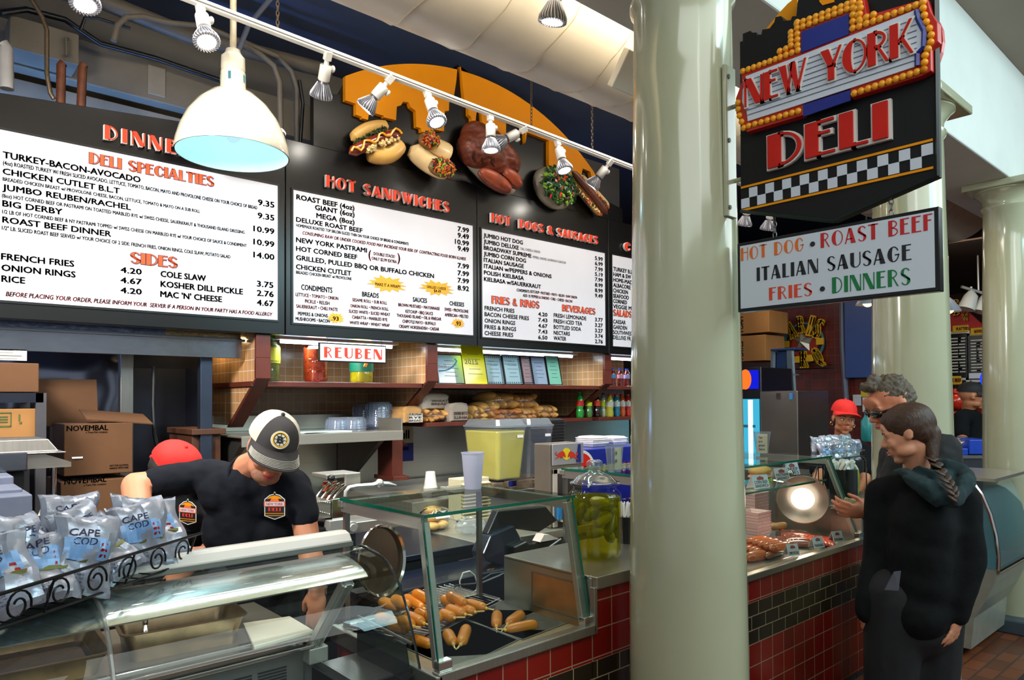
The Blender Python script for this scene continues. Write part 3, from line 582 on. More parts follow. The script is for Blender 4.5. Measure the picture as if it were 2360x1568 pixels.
# ================================================================ the stall behind the counter
def sz(px, p): return px*(V(p)-CP).dot(CF)/FPX
def pbox(b, u0, v0, u1, v1, Y, dep, zz=None):
    a, c = P(u0, v0, Y=Y), P(u1, v1, Y=Y); z0, z1 = zz or (c.z, a.z)
    return b.box(a.x, c.x, Y, Y+dep, min(z0, z1), max(z0, z1))
YB = 5.03
tan1, tan2, grout = (186, 142, 98), (172, 128, 86), (206, 192, 170)
tile_xz = tilemat('tan_tile_front', 'XZ', tan1, tan2, grout, .0655, .0655, 0, .0022, .18, 1.82, 1.76)
tile_yz = tilemat('tan_tile_side', 'YZ', tan1, tan2, grout, .0655, .0655, 0, .0022, .18, 1.82, 4.2)
struct(MB().box(1.55, 6.1, YB, YB+.1, 1.40, 2.7).build('wall_tiled', tile_xz, smooth=False))
def partition(x0, x1, name):
    yz = [(4.21, 2.15), (4.21, 1.84), (4.66, 1.545), (YB, 1.545), (YB, 2.5), (4.26, 2.5)]
    o = struct(MB().prism([V((x0+.004, y, z)) for y, z in yz], (x1-x0-.008, 0, 0)).build(name, tile_yz, smooth=False))
    b = MB(); b.box(x0, x1, 4.188, 4.215, 1.96, 2.104); b.prism([V((x0, 4.188, 1.96)), V((x0, 4.188+.0, 1.835)), V((x0, 4.215, 1.835)), V((x0, 4.215, 1.96))], (x1-x0, 0, 0))
    b.prism([V((x0, y, z)) for y, z in ((4.188, 1.835), (4.215, 1.835), (4.68, 1.53), (4.63, 1.53))], (x1-x0, 0, 0))
    b.build('edge_board', brown_trim, o, smooth=False, bev=.003)
    b = MB().box(x0-.012, x0+.004, 4.24, YB-.1, 1.79, 1.82); b.build('ledge', brown_trim, o, smooth=False)
    return o
partition(1.665, 1.755, 'wall_partition_left'); partition(2.905, 2.995, 'wall_partition_middle'); partition(4.82, 4.91, 'wall_partition_right')
def shelf(x0, x1, z, y0, label, m=brown_trim):
    o = tag(MB().box(x0, x1, y0, YB-.002, z-.032, z).build('wall_shelf', m, smooth=False, bev=.003), label, 'shelf', 'tiled bay shelves'); return o
shelf(1.757, 2.903, 1.82, 4.24, 'dark brown shelf holding jars in the tiled bay beside the kitchen')
shelf(2.997, 4.818, 1.82, 4.24, 'brown upper shelf lined with framed certificates')
shelf(4.912, 6.1, 1.82, 4.24, 'brown upper shelf with small juice bottles beside the near column')
shelf(2.997, 4.818, 1.533, 4.34, 'brown lower shelf piled with bagged bread')
shelf(4.912, 6.1, 1.533, 4.34, 'brown lower shelf lined with soda bottles')
# soffit and lights under the menu boards
soff = mat('soffit_purple', (78, 62, 84), .5, 0, .1, 4)
struct(MB().box(1.76, 6.1, 4.26, YB, 2.14, 2.17).build('ceiling_bays', soff, smooth=False))
def tube_light(x0, x1, y, z, col, power, label, lc):
    t = thing('strip_light', label, 'light', ((x0+x1)/2, y, z))
    MB().box(x0, x1, y-.05, y+.05, z, z+.035).build('housing', white_paint, t, smooth=False, bev=.004)
    MB().cyl((x0+.03, y, z-.012), (x1-.03, y, z-.012), .012, n=10).build('tube', emis('tube_'+str(col), col, 9), t)
    area('strip_glow', ((x0+x1)/2, y, z-.03), ((x0+x1)/2, y, 0), x1-x0-.1, .06, power, lc)
tube_light(1.9, 2.8, 4.45, 2.10, (214, 232, 255), 9, 'white strip light under the menu board above the jars', (.84, .93, 1))
tube_light(3.1, 4.7, 4.45, 2.10, (205, 236, 255), 12, 'white strip light above the row of certificates', (.80, .95, 1))
tube_light(5.0, 6.0, 4.45, 2.10, (225, 236, 255), 7, 'white strip light above the small juice bottles', (.9, .96, 1))
# stainless wall and counter behind
struct(MB().box(1.60, 6.1, 4.96, YB, .0, 1.498).build('trim_steel_wall', steel, smooth=False))
t = thing('steel_shelf', 'wide stainless shelf with gusset brackets below the jar bay', 'shelf', (2.15, 4.6, 1.43))
b = MB(); b.box(1.58, 2.70, 4.20, 4.95, 1.478, 1.49); b.box(1.58, 2.70, 4.19, 4.20, 1.425, 1.49); b.box(1.58, 2.70, 4.93, 4.95, 1.49, 1.60); b.box(2.692, 2.702, 4.2, 4.95, 1.43, 1.575); b.build('top', steel, t, smooth=False, bev=.003)
for x in (1.62, 2.60): MB().prism([V((x, 4.25, 1.478)), V((x, 4.95, 1.478)), V((x, 4.95, 1.0))], (.04, 0, 0)).build('gusset', steel_dark, t, smooth=False)
b = MB(); b.box(2.71, 2.80, 4.35, 4.55, 1.15, 1.52); b.box(2.69, 2.82, 4.30, 4.57, 1.13, 1.16); tag(b.build('wall_bracket', brown_trim, smooth=False, bev=.004), 'brown wooden bracket block at the right end of the steel shelf', 'bracket')
b = MB(); b.box(1.38, 1.55, 4.45, 4.90, .0, 1.50); b.box(1.365, 1.565, 4.40, 4.90, 1.50, 1.535); tag(b.build('wooden_cabinet', mat('worn_brown_wood', (84, 50, 30), .5, 0, .25, 9), smooth=False, bev=.004), 'worn brown wooden post cabinet below the left tiled partition', 'cabinet')
# ---------------------------------------------------------------- left kitchen: hood, stainless alcove
hd = thing('exhaust_hood', 'stainless exhaust hood with deep front lip under the dinner menu board', 'hood', (.6, 4.6, 2.0))
z0, z1 = P(300, 818, Y=4.35).z, P(300, 775, Y=4.35).z
b = MB(); b.box(.36, 1.64, 4.35, 4.37, z0, z1+.02); b.box(.36, 1.66, 4.345, 4.375, z1, z1+.014); b.build('lip', steel_wall, hd, smooth=False, bev=.002)
b = MB().prism([V((.36, y, z)) for y, z in ((4.37, z1), (5.0, z1+.28), (5.0, z1+.32), (4.37, z1+.05))], (.85, 0, 0)); b.build('canopy', mat('hood_interior', (120, 128, 150), .25, .9, .2, 20, .2), hd, smooth=False)  # bluish tint puts the hood's blue light into the steel colour
b = MB().prism([V((1.21, y, z)) for y, z in ((4.37, z1), (5.0, z1+.28), (5.0, z1+.32), (4.37, z1+.05))], (.43, 0, 0)); b.build('side_canopy', mat('hood_interior_warm_light', (178, 150, 108), .25, .9, .2, 20, .2), hd, smooth=False)  # same steel tinted golden, painting in the warm light at this end
b = MB(); b.box(-.6, .355, 4.45, 4.47, z0+.01, z1-.02); b.box(-.6, .355, 4.45, 5.0, z1+.06, z1+.09); b.build('side_lip', steel_dark, hd, smooth=False)
area('hood_blue', (.45, 4.75, z1+.06), (.7, 4.4, 1.2), .5, .08, 3.2, (.35, .55, 1)); area('hood_warm', (1.45, 4.7, z1+.05), (1.6, 4.6, 1.0), .3, .1, 3.5, (1, .72, .35))
sw = mat('rippled_steel', (120, 124, 140), .16, .96, .1, 2.4, .0); 
def ripple():
    m, tt, o = nt('rippled_sheet'); pb = N(tt, 'BsdfPrincipled'); setin(pb, Roughness=.16, Metallic=.95); pb.inputs['Base Color'].default_value = rgb((128, 130, 146))
    tc = N(tt, 'TexCoord'); nz = N(tt, 'TexNoise'); setin(nz, Scale=2.2, Detail=1.); bp = N(tt, 'Bump'); setin(bp, Strength=.6, Distance=.12)
    tt.links.new(tc.outputs['Object'], nz.inputs['Vector']); tt.links.new(nz.outputs['Fac'], bp.inputs['Height']); tt.links.new(bp.outputs[0], pb.inputs['Normal']); tt.links.new(pb.outputs[0], o.inputs[0]); return m
rp = ripple()
struct(MB().box(-1.2, 1.15, 5.05, 5.1, 0, 2.5).build('wall_kitchen', rp, smooth=False))
dn = mat('dark_steel', (58, 62, 74), .3, .8, .15, 3)
al = thing('steel_alcove', 'dark stainless alcove with steel posts beside the stacked cartons', 'cabinet', (1.3, 4.7, 0))
xa, xb = P(308, 900, Y=4.6).x, P(443, 900, Y=4.6).x
b = MB(); b.box(xa-.07, xa, 4.6, 4.66, 0, 2.02); b.build('left_post', steel_dark, al, smooth=False, bev=.004)
b = MB(); b.box(P(462, 900, Y=4.42).x, P(490, 900, Y=4.42).x, 4.42, 4.48, 0, 2.0); b.build('right_post', mat('blue_steel_post', (74, 82, 100), .3, .8, .1, 5), al, smooth=False, bev=.004)
b = MB(); b.box(xa, xb+.12, 5.06, 5.08, 0, 2.05); b.box(xb+.1, xb+.12, 4.6, 5.08, 0, 2.05); b.build('panels', dn, al, smooth=False)
b = MB(); b.box(xa, xb+.1, 4.62, 4.64, P(400, 850, Y=4.62).z-.0, 2.02); b.build('header', mat('dark_header', (44, 42, 44), .4, .5, .2, 6), al, smooth=False)
b = MB(); p0 = P(355, 845, Y=4.55); b.tube([p0, P(353, 930, Y=4.55), P(356, 1000, Y=4.52), P(370, 1060, Y=4.5)], .012, 8); tag(b.build('power_cable', black_gloss), 'thick black cable hanging down inside the steel alcove', 'cable')
# ---------------------------------------------------------------- cartons and rack at the far left
def carton(label, u0, v0, u1, v1, Y, dep, m, texts=(), flap=False, cat='box'):
    a, c = P(u0, v1, Y=Y), P(u1, v0, Y=Y)
    t = thing('cardboard_carton', label, cat, ((a.x+c.x)/2, Y+dep/2, a.z))
    MB().box(a.x, c.x, Y, Y+dep, a.z, c.z).build('box', m, t, smooth=False, bev=.004)
    for s, u, v, ur, cap, mt in texts:
        o = P(u, v, Y=Y-.002); text(q := MB(), s, o, mx, mz, P(ur, v, Y=Y-.002).x-o.x, sz(cap, o), .02); q.build('print', mt, t, smooth=False)
    if flap:
        q = MB(); q.obox(((a.x+c.x)/2-.09, Y+dep*.85, c.z+.11), (1, 0, 0), (0, .2, 1), (0, -1, .2), (c.x-a.x)*.47, .13, .003); q.build('open_flap', cardboard_dark, t, smooth=False)
        q = MB(); q.obox(((a.x+c.x)/2+.1, Y+.1, c.z+.03), (1, 0, -.1), (0, 1, .25), (.1, -.2, 1), .16, .1, .003); q.build('side_flap', cardboard_dark, t, smooth=False)
    return t
ink = mat('print_ink', (40, 36, 40), .6)
carton('upper brown carton with open flaps printed with navy lettering by the steel alcove', 147, 974, 306, 1099, 4.25, .42, cardboard_dark, [('NOVEMBAL', 154, 994, 249, 12, ink), ('a Tetra Pak company', 198, 999, 248, 4, ink), ('NOT FOR ALCOHOL', 253, 1076, 296, 4, ink), ('HANDLE WITH CARE', 253, 1082, 296, 4, ink)], True)
carton('lower brown carton under the open one printed with navy lettering', 139, 1101, 304, 1230, 4.23, .42, cardboard_dark, [('NOVEMBAL', 149, 1117, 245, 12, ink), ('a Tetra Pak company', 193, 1121, 245, 4, ink)])
rk = thing('storage_rack', 'dark metal storage rack standing at the far left of the kitchen', 'rack', (.2, 4.1, 0))
xr = P(100, 950, Y=3.95).x
for y in (3.95, 4.45):
    MB().box(xr-.03, xr+.012, y, y+.03, 0, P(100, 906, Y=3.95).z).build('post', mat('rack_grey', (96, 94, 98), .4, .6), rk, smooth=False)
for v in (906, 1052):
    z = P(50, v, Y=3.95).z; MB().box(-.7, xr, 3.95, 4.48, z-.045, z).build('shelf', dn, rk, smooth=False)
a = P(90, 905, Y=4.0)
bx = carton('dark brown carton on top of the storage rack', -120, 838, 90, 904, 4.0, .4, cardboard_dark)
bx2 = carton('light cardboard carton with green printed square on the rack shelf', -120, 942, 86, 1021, 3.97, .4, cardboard)
b = MB(); 
for u0, v0, u1, v1 in ((-30, 951, 25, 953), (-30, 982, 25, 984), (24, 951, 26, 984), (-30, 960, 18, 962), (-30, 966, 18, 968), (-30, 972, 18, 974), (43, 955, 46, 970), (45, 972, 50, 977)): pbox(b, u0, v0, u1, v1, 3.967, .002)
b.build('green_print', mat('green_ink', (84, 100, 52), .7), bx2, smooth=False)
b = MB(); pbox(b, -40, 803, 62, 832, 4.35, .01); wq = tag(b.build('paper_notice', white_paint, smooth=False), 'white paper notice taped under the hood at the far left', 'paper')
b = MB()
for v in (806, 812, 819, 826): pbox(b, -20, v, 50-(v % 3)*10, v+1.5, 4.347, .002)
b.build('writing', black_text, wq, smooth=False)
# steamer with tray and foil lids
st = thing('steam_cabinet', 'stainless steam cabinet with pull-out tray at the far left', 'appliance', (.1, 3.6, .9))
b = MB(); pbox(b, -160, 1052, 64, 1086, 3.45, .5); b.build('tray_housing', steel_wall, st, smooth=False, bev=.006)
zt = P(30, 1086, Y=3.45).z
MB().box(-.5, P(60, 1090, Y=3.45).x, 3.5, 3.95, .3, zt-.01).build('body', black_matte, st, smooth=False)
a = P(64, 1086, Y=3.45); b = MB(); b.prism([V((a.x, 3.5, zt)), V((a.x+.16, 3.5, zt)), V((a.x+.16, 3.5, zt+.02)), V((a.x, 3.5, zt+.085))], (0, .12, 0)); b.build('side_bracket', steel, st, smooth=False)
b = MB(); b.cyl((a.x+.17, 3.55, zt+.03), (a.x+.21, 3.55, zt+.03), .008); q = P(124, 1068, Y=3.55); b.cyl((q.x, 3.55, .8), (q.x, 3.55, q.z), .011); b.cyl((q.x, 3.55, q.z), (q.x, 3.55, q.z+.004), .022); b.build('drain_pipe', chrome, st)
b = MB(); c = P(20, 1048, Y=3.55); b.rings([[V((c.x+sx*k, 3.6+sy*k*.7, c.z+h)) for sx, sy in ((-.2, -.2), (.18, -.2), (.18, .2), (-.2, .2))] for k, h in ((1, 0), (1.05, .006), (.9, .012), (.72, .06), (.6, .066))]); tag(b.build('foil_tray', steel_dark, smooth=False, bev=.003), 'shiny foil pan upside down on the steam cabinet', 'pan')
for k, (u0, v0, u1, v1, Y) in enumerate(((-90, 1098, 32, 1132, 3.25), (-90, 1126, 52, 1150, 3.05), (-90, 1140, 75, 1185, 2.95))):
    b = MB(); a = P(u0, v1, Y=Y); c = P(u1, v0, Y=Y); b.box(a.x, c.x, Y, Y+.2, a.z-.25, c.z); tag(b.build('plastic_bin', mat('bin_grey', (120, 126, 146), .3), smooth=False, bev=.005), ['pale blue plastic bin behind the other two bins', 'middle low pale bin at the far left', 'front grey plastic bin behind the chip bags at far left'][k], 'bin')
area('blue_undercounter', (-.4, 3.7, 1.6), (.1, 3.05, 1.2), .3, .2, 2.6, (.25, .45, 1))
# ---------------------------------------------------------------- clutter above the dinner board, left ceiling
taupe = mat('taupe_metal', (98, 90, 78), .55, 0, .12, 5)
tr = thing('cable_trunking', 'long beige wall trunking with access door above the dinner board', 'trunking', (1.2, 4.7, 3.4))
A, B, Cc, D_ = P(180, 104, Y=4.72), P(660, 215, Y=4.72), P(660, 308, Y=4.72), P(180, 190, Y=4.72)
zt_, zb_ = (A.z+B.z)/2, (Cc.z+D_.z)/2
MB().box(A.x-.6, B.x+.35, 4.72, 5.0, zb_, zt_).build('case', taupe, tr, smooth=False, bev=.006)
MB().box(A.x-.6, B.x+.35, 4.80, 5.1, zb_-.14, zb_-.04).build('ledge', taupe, tr, smooth=False, bev=.004)
b = MB(); x, z = P(362, 195, Y=4.71).x, (zt_+zb_)/2; b.box(x-.05, x+.05, 4.712, 4.722, z-.09, z+.09); b.build('access_door', mat('taupe_light', (120, 112, 100), .5), tr, smooth=False, bev=.003)
eb = thing('junction_box', 'square beige electrical box with lever above the dinner board', 'electrical box', (.6, 4.5, 3.6))
b = MB(); pbox(b, 22, 32, 182, 150, 4.5, .2); b.build('case', taupe, eb, smooth=False, bev=.006)
b = MB(); b.tube([P(155, 90, Y=4.5), P(152, 90, Y=4.46), P(152, 126, Y=4.46), P(155, 127, Y=4.5)], .008, 8); b.build('lever', taupe, eb)
def pipe(name, label, pts, r, m, cat='pipe'): return tag(MB().tube([P(u, v, Y=y) for u, v, y in pts], r, 10).build(name, m), label, cat)
rust = mat('rusty_pipe', (96, 52, 30), .5, .3, .3, 20)
pipe('rusty_pipe', 'left short rusty pipe stub above the dinner board', [(140, 240, 4.3), (141, 150, 4.3), (146, 146, 4.3)], .022, rust)
pipe('rusty_pipe', 'right short rusty pipe stub above the dinner board', [(187, 250, 4.3), (190, 155, 4.3), (194, 150, 4.3)], .022, rust)
pipe('conduit', 'thin beige conduit curving from the ceiling to the trunking', [(262, 95, 4.4), (270, 60, 4.4), (290, 40, 4.4), (330, 38, 4.4), (385, 52, 4.4), (470, 60, 4.4), (640, 130, 4.4)], .016, taupe)
pipe('conduit', 'wide beige pipe running under the ceiling above the trunking', [(-60, -70, 4.6), (230, 0, 4.6), (430, 80, 4.6), (760, 165, 4.6)], .05, taupe)
pipe('conduit', 'beige conduit dropping beside the pendant lamp to the black boards', [(540, 90, 4.4), (600, 125, 4.4), (632, 152, 4.4), (645, 190, 4.4), (648, 335, 4.4)], .018, taupe)
pipe('conduit', 'outer beige conduit bending down right of the pendant lamp', [(550, 92, 4.5), (640, 130, 4.5), (672, 165, 4.5), (684, 205, 4.5), (684, 335, 4.5)], .018, taupe)
pipe('conduit', 'grey diagonal sprinkler pipe under the dark ceiling', [(545, 130, 4.3), (572, 60, 4.3), (625, -5, 4.3)], .016, mat('grey_pipe', (92, 98, 116), .5))
pipe('conduit', 'pair of lower pipes behind the sun topper', [(1330, 310, 4.9), (1400, 325, 4.9), (1470, 350, 4.9)], .03, taupe)
pipe('conduit', 'upper pipe behind the sun topper near the duct', [(1310, 275, 4.9), (1370, 255, 4.9), (1460, 235, 4.9)], .03, taupe)
pipe('conduit', 'white vertical pipe at the far left above the board', [(16, 205, 4.35), (14, 112, 4.35), (4, 100, 4.35)], .032, mat('white_pipe', (172, 168, 164), .4))
pipe('black_cable', 'bundle of black cables draped across the trunking', [(0, 30, 4.45), (60, 22, 4.5), (150, 45, 4.55), (230, 100, 4.6), (360, 135, 4.65), (520, 190, 4.65)], .016, black_gloss, 'cable')
pipe('black_cable', 'thin black cable looping over the beige trunking', [(185, 70, 4.45), (195, 42, 4.45), (225, 42, 4.45), (300, 66, 4.45)], .009, black_gloss, 'cable')
pipe('black_cable', 'black cable running down beside the sun topper', [(690, 185, 4.35), (698, 240, 4.35), (692, 330, 4.35)], .012, black_gloss, 'cable')
pipe('steel_cable', 'twisted metal cable hanging past the electrical box', [(70, -5, 4.3), (98, 40, 4.3), (108, 70, 4.3), (108, 170, 4.3), (116, 215, 4.3), (124, 228, 4.3)], .011, mat('twist_cable', (96, 80, 60), .4, .6, .3, 60), 'cable')
area('blue_backlight', (.9, 4.66, 3.18), (.9, 5.15, 3.8), 1.6, .05, 16, (.18, .42, 1)); area('blue_backlight_end', (5.4, 4.6, 3.3), (5.4, 5.1, 3.5), .6, .05, 2, (.3, .5, 1))
cm = thing('dome_camera', 'small white dome security camera behind the pendant lamp', 'camera', P(640, 310, Y=4.1))
p = P(636, 306, Y=4.1); MB().ell(p, (.06, .05, .035)).build('housing', white_paint, cm); MB().ell(p+V((.02, -.035, -.02)), .022).build('lens', black_gloss, cm)
MB().cyl(p, p+V((0, .06, .02)), .02).build('mount', white_paint, cm)
# ---------------------------------------------------------------- track lighting
ta, tb = P(450, 2, Y=3.6), P(1450, 384, Y=3.6); td = (tb-ta).normalized()
def tk(u):
    best = min((abs((CP.x) - 0)+abs(0), 0) for _ in [0]); lo, hi = -3., 6.
    for _ in range(40):
        m_ = (lo+hi)/2; p = ta+td*m_; q = p-CP; uu = 1180+FPX*q.dot(CR)/q.dot(CF)
        if uu < u: lo = m_
        else: hi = m_
    return ta+td*lo
tr = thing('track_rail', 'long white lighting track running in front of the menu boards', 'track light rail', ta)
nrm = td.cross(V((0, 1, 0)))
c = ta+td*1.8; b = MB(); b.obox(c, td, (0, 1, 0), nrm, 2.9, .018, .016); b.build('rail', white_paint, tr, smooth=False, bev=.003)
b = MB()
for s in (-.019,): b.obox(c+V((0, s, 0))-nrm*.004, td, (0, 1, 0), nrm, 2.9, .0015, .003)
b.build('slot', mat('slot_shadow', (70, 66, 58), .6), tr, smooth=False)
def chainmb(p, z1):
    b = MB(); z = p.z; k = 0
    while z < z1:
        b.tube([V((p.x+(.008*cos(a) if k % 2 else 0), p.y+(0 if k % 2 else .008*cos(a)), z+.014+.016*sin(a))) for a in [2*pi*i/8 for i in range(8)]], .003, 4, True); z += .025; k += 1
    return b
for u in (1225, 1365, 640): chainmb(tk(u)+V((0, 0, .012)), 4.30).build('hanging_chain', mat('old_chain', (78, 62, 44), .5, .5), tr)
rib_m = mat('ribbed_alloy', (176, 176, 184), .3, .6, .05, 30)
def lamp_proto():
    t = thing('track_spotlight', 'x', 'spotlight', (0, 0, 0), 'track spotlights')
    b = MB(); b.box(-.02, .02, -.016, .016, -.02, .03); b.cyl((0, 0, -.02), (0, 0, -.05), .014); b.build('adaptor', white_paint, t, bev=.003)
    b = MB().lathe([(.0, -.045), (.03, -.045), (.033, -.05), (.033, -.125), (.03, -.13), (0, -.13)], 20); b.ell((.042, 0, -.06), (.014, .02, .02)); b.build('socket', white_paint, t)
    b = MB().lathe([(.022, -.13), (.026, -.15), (.040, -.175), (.054, -.20), (.058, -.215), (.056, -.222), (.04, -.222)], 28); b.build('bulb_body', mat('lamp_body', (120, 120, 126), .4, .5), t)
    b = MB()
    for i in range(26):
        a = 2*pi*i/26; a2 = a+.22
        d, e, f, g = [V((r*cos(q), r*sin(q), z)) for r, z, q in ((.030, -.145, a), (.060, -.205, a2), (.061, -.222, a2+.06), (.044, -.225, a2+.25))]
        b.tube([d, e, f, g], .0028, 4)
    b.build('rib', rib_m, t)
    MB().lathe([(0, -.223), (.043, -.223), (.043, -.2215)], 24).build('lens', emis('lamp_lens', (255, 250, 240), 22), t)
    return t
LP = [(190, (0, -.3, -.95), 'leftmost track spotlight cut by the top edge of the view', 14), (462, (0, -.42, -.9), 'lit track spotlight left of the white pendant lamp', 22), (755, (.12, .62, -.78), 'track spotlight right of the pendant with its lens turned away', 30), (897, (-.45, .5, -.74), 'track spotlight in front of the sun tilted toward the lower left', 26),
      (985, (.02, -.42, -.9), 'lit track spotlight above the wrap relief', 26), (1130, (-.02, -.05, -1), 'lit track spotlight in front of the roast beef relief', 26), (1205, (-.75, .42, -.5), 'track spotlight beside the roast with lens turned to the left', 26), (1285, (.03, -.28, -.96), 'lit track spotlight above the salad bowl relief', 24), (1405, (-.3, .6, -.75), 'rightmost track spotlight next to the near column', 22)]
proto = None
for u, d, lab, pwr in LP:
    p = tk(u)-V((0, 0, .03)); q = V((0, 0, -1)).rotation_difference(V(d).normalized()).to_euler()
    if proto is None:
        proto = lamp_proto(); o = proto; o.location = p; o.rotation_euler = q; o['label'] = lab
    else: o = dup(proto, p, q, lab)
    e = p+V(d).normalized()*.25; spot('spot_beam', e, e+V(d)*1., pwr*.15, 150, blend=.9)
p = P(1290, -12, D=3.0); o = dup(proto, p+V((0, 0, .12)), (radians(12), 0, 0), 'large lit spotlight hanging below the round duct near the column'); spot('spot_beam', p-V((0, 0, .12)), p-V((0, .2, 1)), 14, 100)
b = MB().box(p.x-1.2, p.x+.3, p.y-.018, p.y+.018, p.z+.14, p.z+.175); q = tag(b.build('track_rail', white_paint, smooth=False), 'short second lighting track fixed under the duct', 'track light rail')
MB().cyl((p.x-.1, p.y, p.z+.17), (p.x-.1, p.y, 4.30), .01).build('stem', white_paint, q)
# ---------------------------------------------------------------- enamel pendant
pc = P(537, 358, Y=3.7); R_ = sz(244, pc)/2*1.02
pd = thing('pendant_lamp', 'large white enamel dome pendant lamp with lit pale blue interior', 'pendant lamp', pc)
prof = [(R_, 0), (R_*1.005, .012), (R_*.985, .05), (R_*.92, .115), (R_*.80, .19), (R_*.62, .26), (R_*.40, .315), (R_*.235, .335)]
en = mat('white_enamel', (192, 184, 164), .14, 0, .04, 3, coat=.7)
MB().lathe([(r, z) for r, z in prof], 48, pc).build('shade', en, pd)
MB().lathe([(r-.006, z+.002 if i else z) for i, (r, z) in enumerate(prof)]+[(.001, .333)], 48, pc).build('shade_lining', mat('pale_lining', (206, 240, 250), .5, 0, .02, 3), pd)
b = MB().lathe([(R_*.235, .333), (R_*.225, .36), (R_*.22, .43), (R_*.205, .435), (R_*.215, .445), (R_*.21, .51), (R_*.15, .53), (R_*.13, .55), (.02, .56), (.015, .57)], 32, pc); b.build('neck', en, pd)
b = MB()
for a in (-.9, -2.2, .5, 2.6, 1.5): x = R_*.222; b.obox(pc+V((x*cos(a), x*sin(a), .395)), (-sin(a), cos(a), 0), (0, 0, 1), (cos(a), sin(a), 0), .007, .020, .001)
b.build('vent_slot', emis('vent_glow', (130, 210, 224), .7), pd)
MB().cyl(pc+V((0, 0, .56)), (pc.x, pc.y, 4.30), .0165).build('stem', mat('stained_stem', (190, 176, 146), .4, 0, .35, 9), pd)
MB().ell(pc+V((0, 0, .14)), (.05, .05, .075)).build('bulb', emis('pendant_bulb', (190, 240, 252), 1.2), pd)
l = bpy.data.lights.new('pendant_light', 'POINT'); l.energy = 3.2; l.color = (.62, .93, 1); l.shadow_soft_size = .06; o = bpy.data.objects.new('pendant_light', l); COL.objects.link(o); o.location = pc+V((0, 0, .05))
q = pc+V((-.115, -.215, .10)); b = MB(); b.obox(q, (.88, -.47, .05), (-.2, -.4, .9), (.45, .85, .3), .02, .008, .002)
b.build('old_tape', mat('tape_yellow', (206, 178, 96), .6), pd)
from mathutils import noise
# ================================================================ food reliefs on the topper
def fp(sc, ox, oy, Y): return lambda x, y, d=0.: P(ox+x*sc, oy+y*sc, Y=Y-d)
def fat(pts, rads, flat=.7, n=14):            # soft bun / sausage along a path in the board plane
    b = MB(); rr = []; m_ = len(pts)
    for i, (p, r) in enumerate(zip(pts, rads)):
        a = pts[max(0, i-1)]; c = pts[min(m_-1, i+1)]; d = (c-a).normalized(); s = d.cross(V((0, 1, 0))).normalized()
        rr.append([p+s*(r*cos(2*pi*k/n))+V((0, r*flat*sin(2*pi*k/n), 0)) for k in range(n)])
    return b.rings(rr)
def roundpath(p0, p1, r, bend=0., n=13, flat=.7, taper=.0):
    pts, rd = [], []; d = p1-p0; s = d.normalized().cross(V((0, 1, 0)))
    for i in range(n):
        t_ = i/(n-1); e = min(1, sqrt(max(0, 1-(2*t_-1)**8))); pts.append(p0+d*t_+s*(bend*sin(pi*t_))); rd.append(max(.002, r*e*(1-taper*t_)))
    return fat(pts, rd, flat)
bun_m = mat('bun', (222, 172, 88), .35, 0, .14, 6, .05); bun_pale = mat('bun_inside', (214, 184, 130), .6, 0, .12, 12, .1)
saus_m = mat('sausage_red', (120, 40, 20), .18, 0, .25, 10, .06, coat=.5); relish_m = mat('relish_green', (52, 66, 36), .3, 0, .35, 40, .2)
must_m = mat('mustard', (232, 160, 24), .25, 0, .05, 10); onion_m = mat('chopped_onion', (222, 196, 130), .4, 0, .1, 30)
F = fp(.1144, 790, 260, 4.10); YR = 4.12
hd1 = thing('hot_dog_relief', 'large hot dog relief with mustard, relish and chopped onion at left above the boards', 'food relief', F(650, 900))
roundpath(F(170, 560), F(930, 270), sz(15, F(500, 400)), .03, flat=.9).build('rear_bun', bun_m, hd1)
roundpath(F(470, 800, .03), F(1180, 580, .03), sz(22, F(500, 400)), -.05, flat=.9).build('front_bun', bun_m, hd1)
roundpath(F(120, 830, .07), F(1190, 400, .07), sz(13.5, F(500, 400)), .012, flat=1.).build('sausage', saus_m, hd1)
b = MB(); random.seed(3)
for i in range(110):
    t_ = random.random(); p = F(240+660*t_+random.uniform(-30, 30), 610-330*t_+random.uniform(-45, 45), .06+random.uniform(0, .02)); b.ell(p, (.006, .006, .015), Euler((random.random()*6, random.random()*6, 0)).to_matrix(), 6, 4)
b.build('relish', relish_m, hd1)
Z = [(170, 770), (220, 690), (300, 710), (370, 760), (410, 700), (440, 560), (540, 560), (640, 600), (700, 560), (740, 430), (800, 405), (880, 460), (960, 460), (1010, 370), (1070, 315), (1140, 350), (1195, 420)]
MB().tube([F(x, y, .115) for x, y in Z], sz(2.6, F(500, 400)), 8).build('mustard', must_m, hd1)
b = MB()
for i in range(46):
    t_ = random.random(); p = F(500+600*t_+random.uniform(-30, 40), 740-270*t_+random.uniform(-35, 50), .085+random.uniform(0, .02)); b.rbox(p, (.009, .009, .010), (random.random()*3, random.random()*3, random.random()*3))
b.build('onion', onion_m, hd1, smooth=False)
tort = mat('tortilla', (228, 196, 140), .3, 0, .16, 4, .05)
veg = [mat('lettuce_bright', (120, 160, 40), .35, 0, .3, 20), mat('tomato_red', (206, 56, 26), .3, 0, .2, 20), mat('carrot_orange', (222, 120, 44), .4, 0, .2, 20), mat('onion_dark', (60, 40, 26), .4, 0, .3, 20), mat('leaf_dark', (28, 62, 26), .3, 0, .35, 24)]
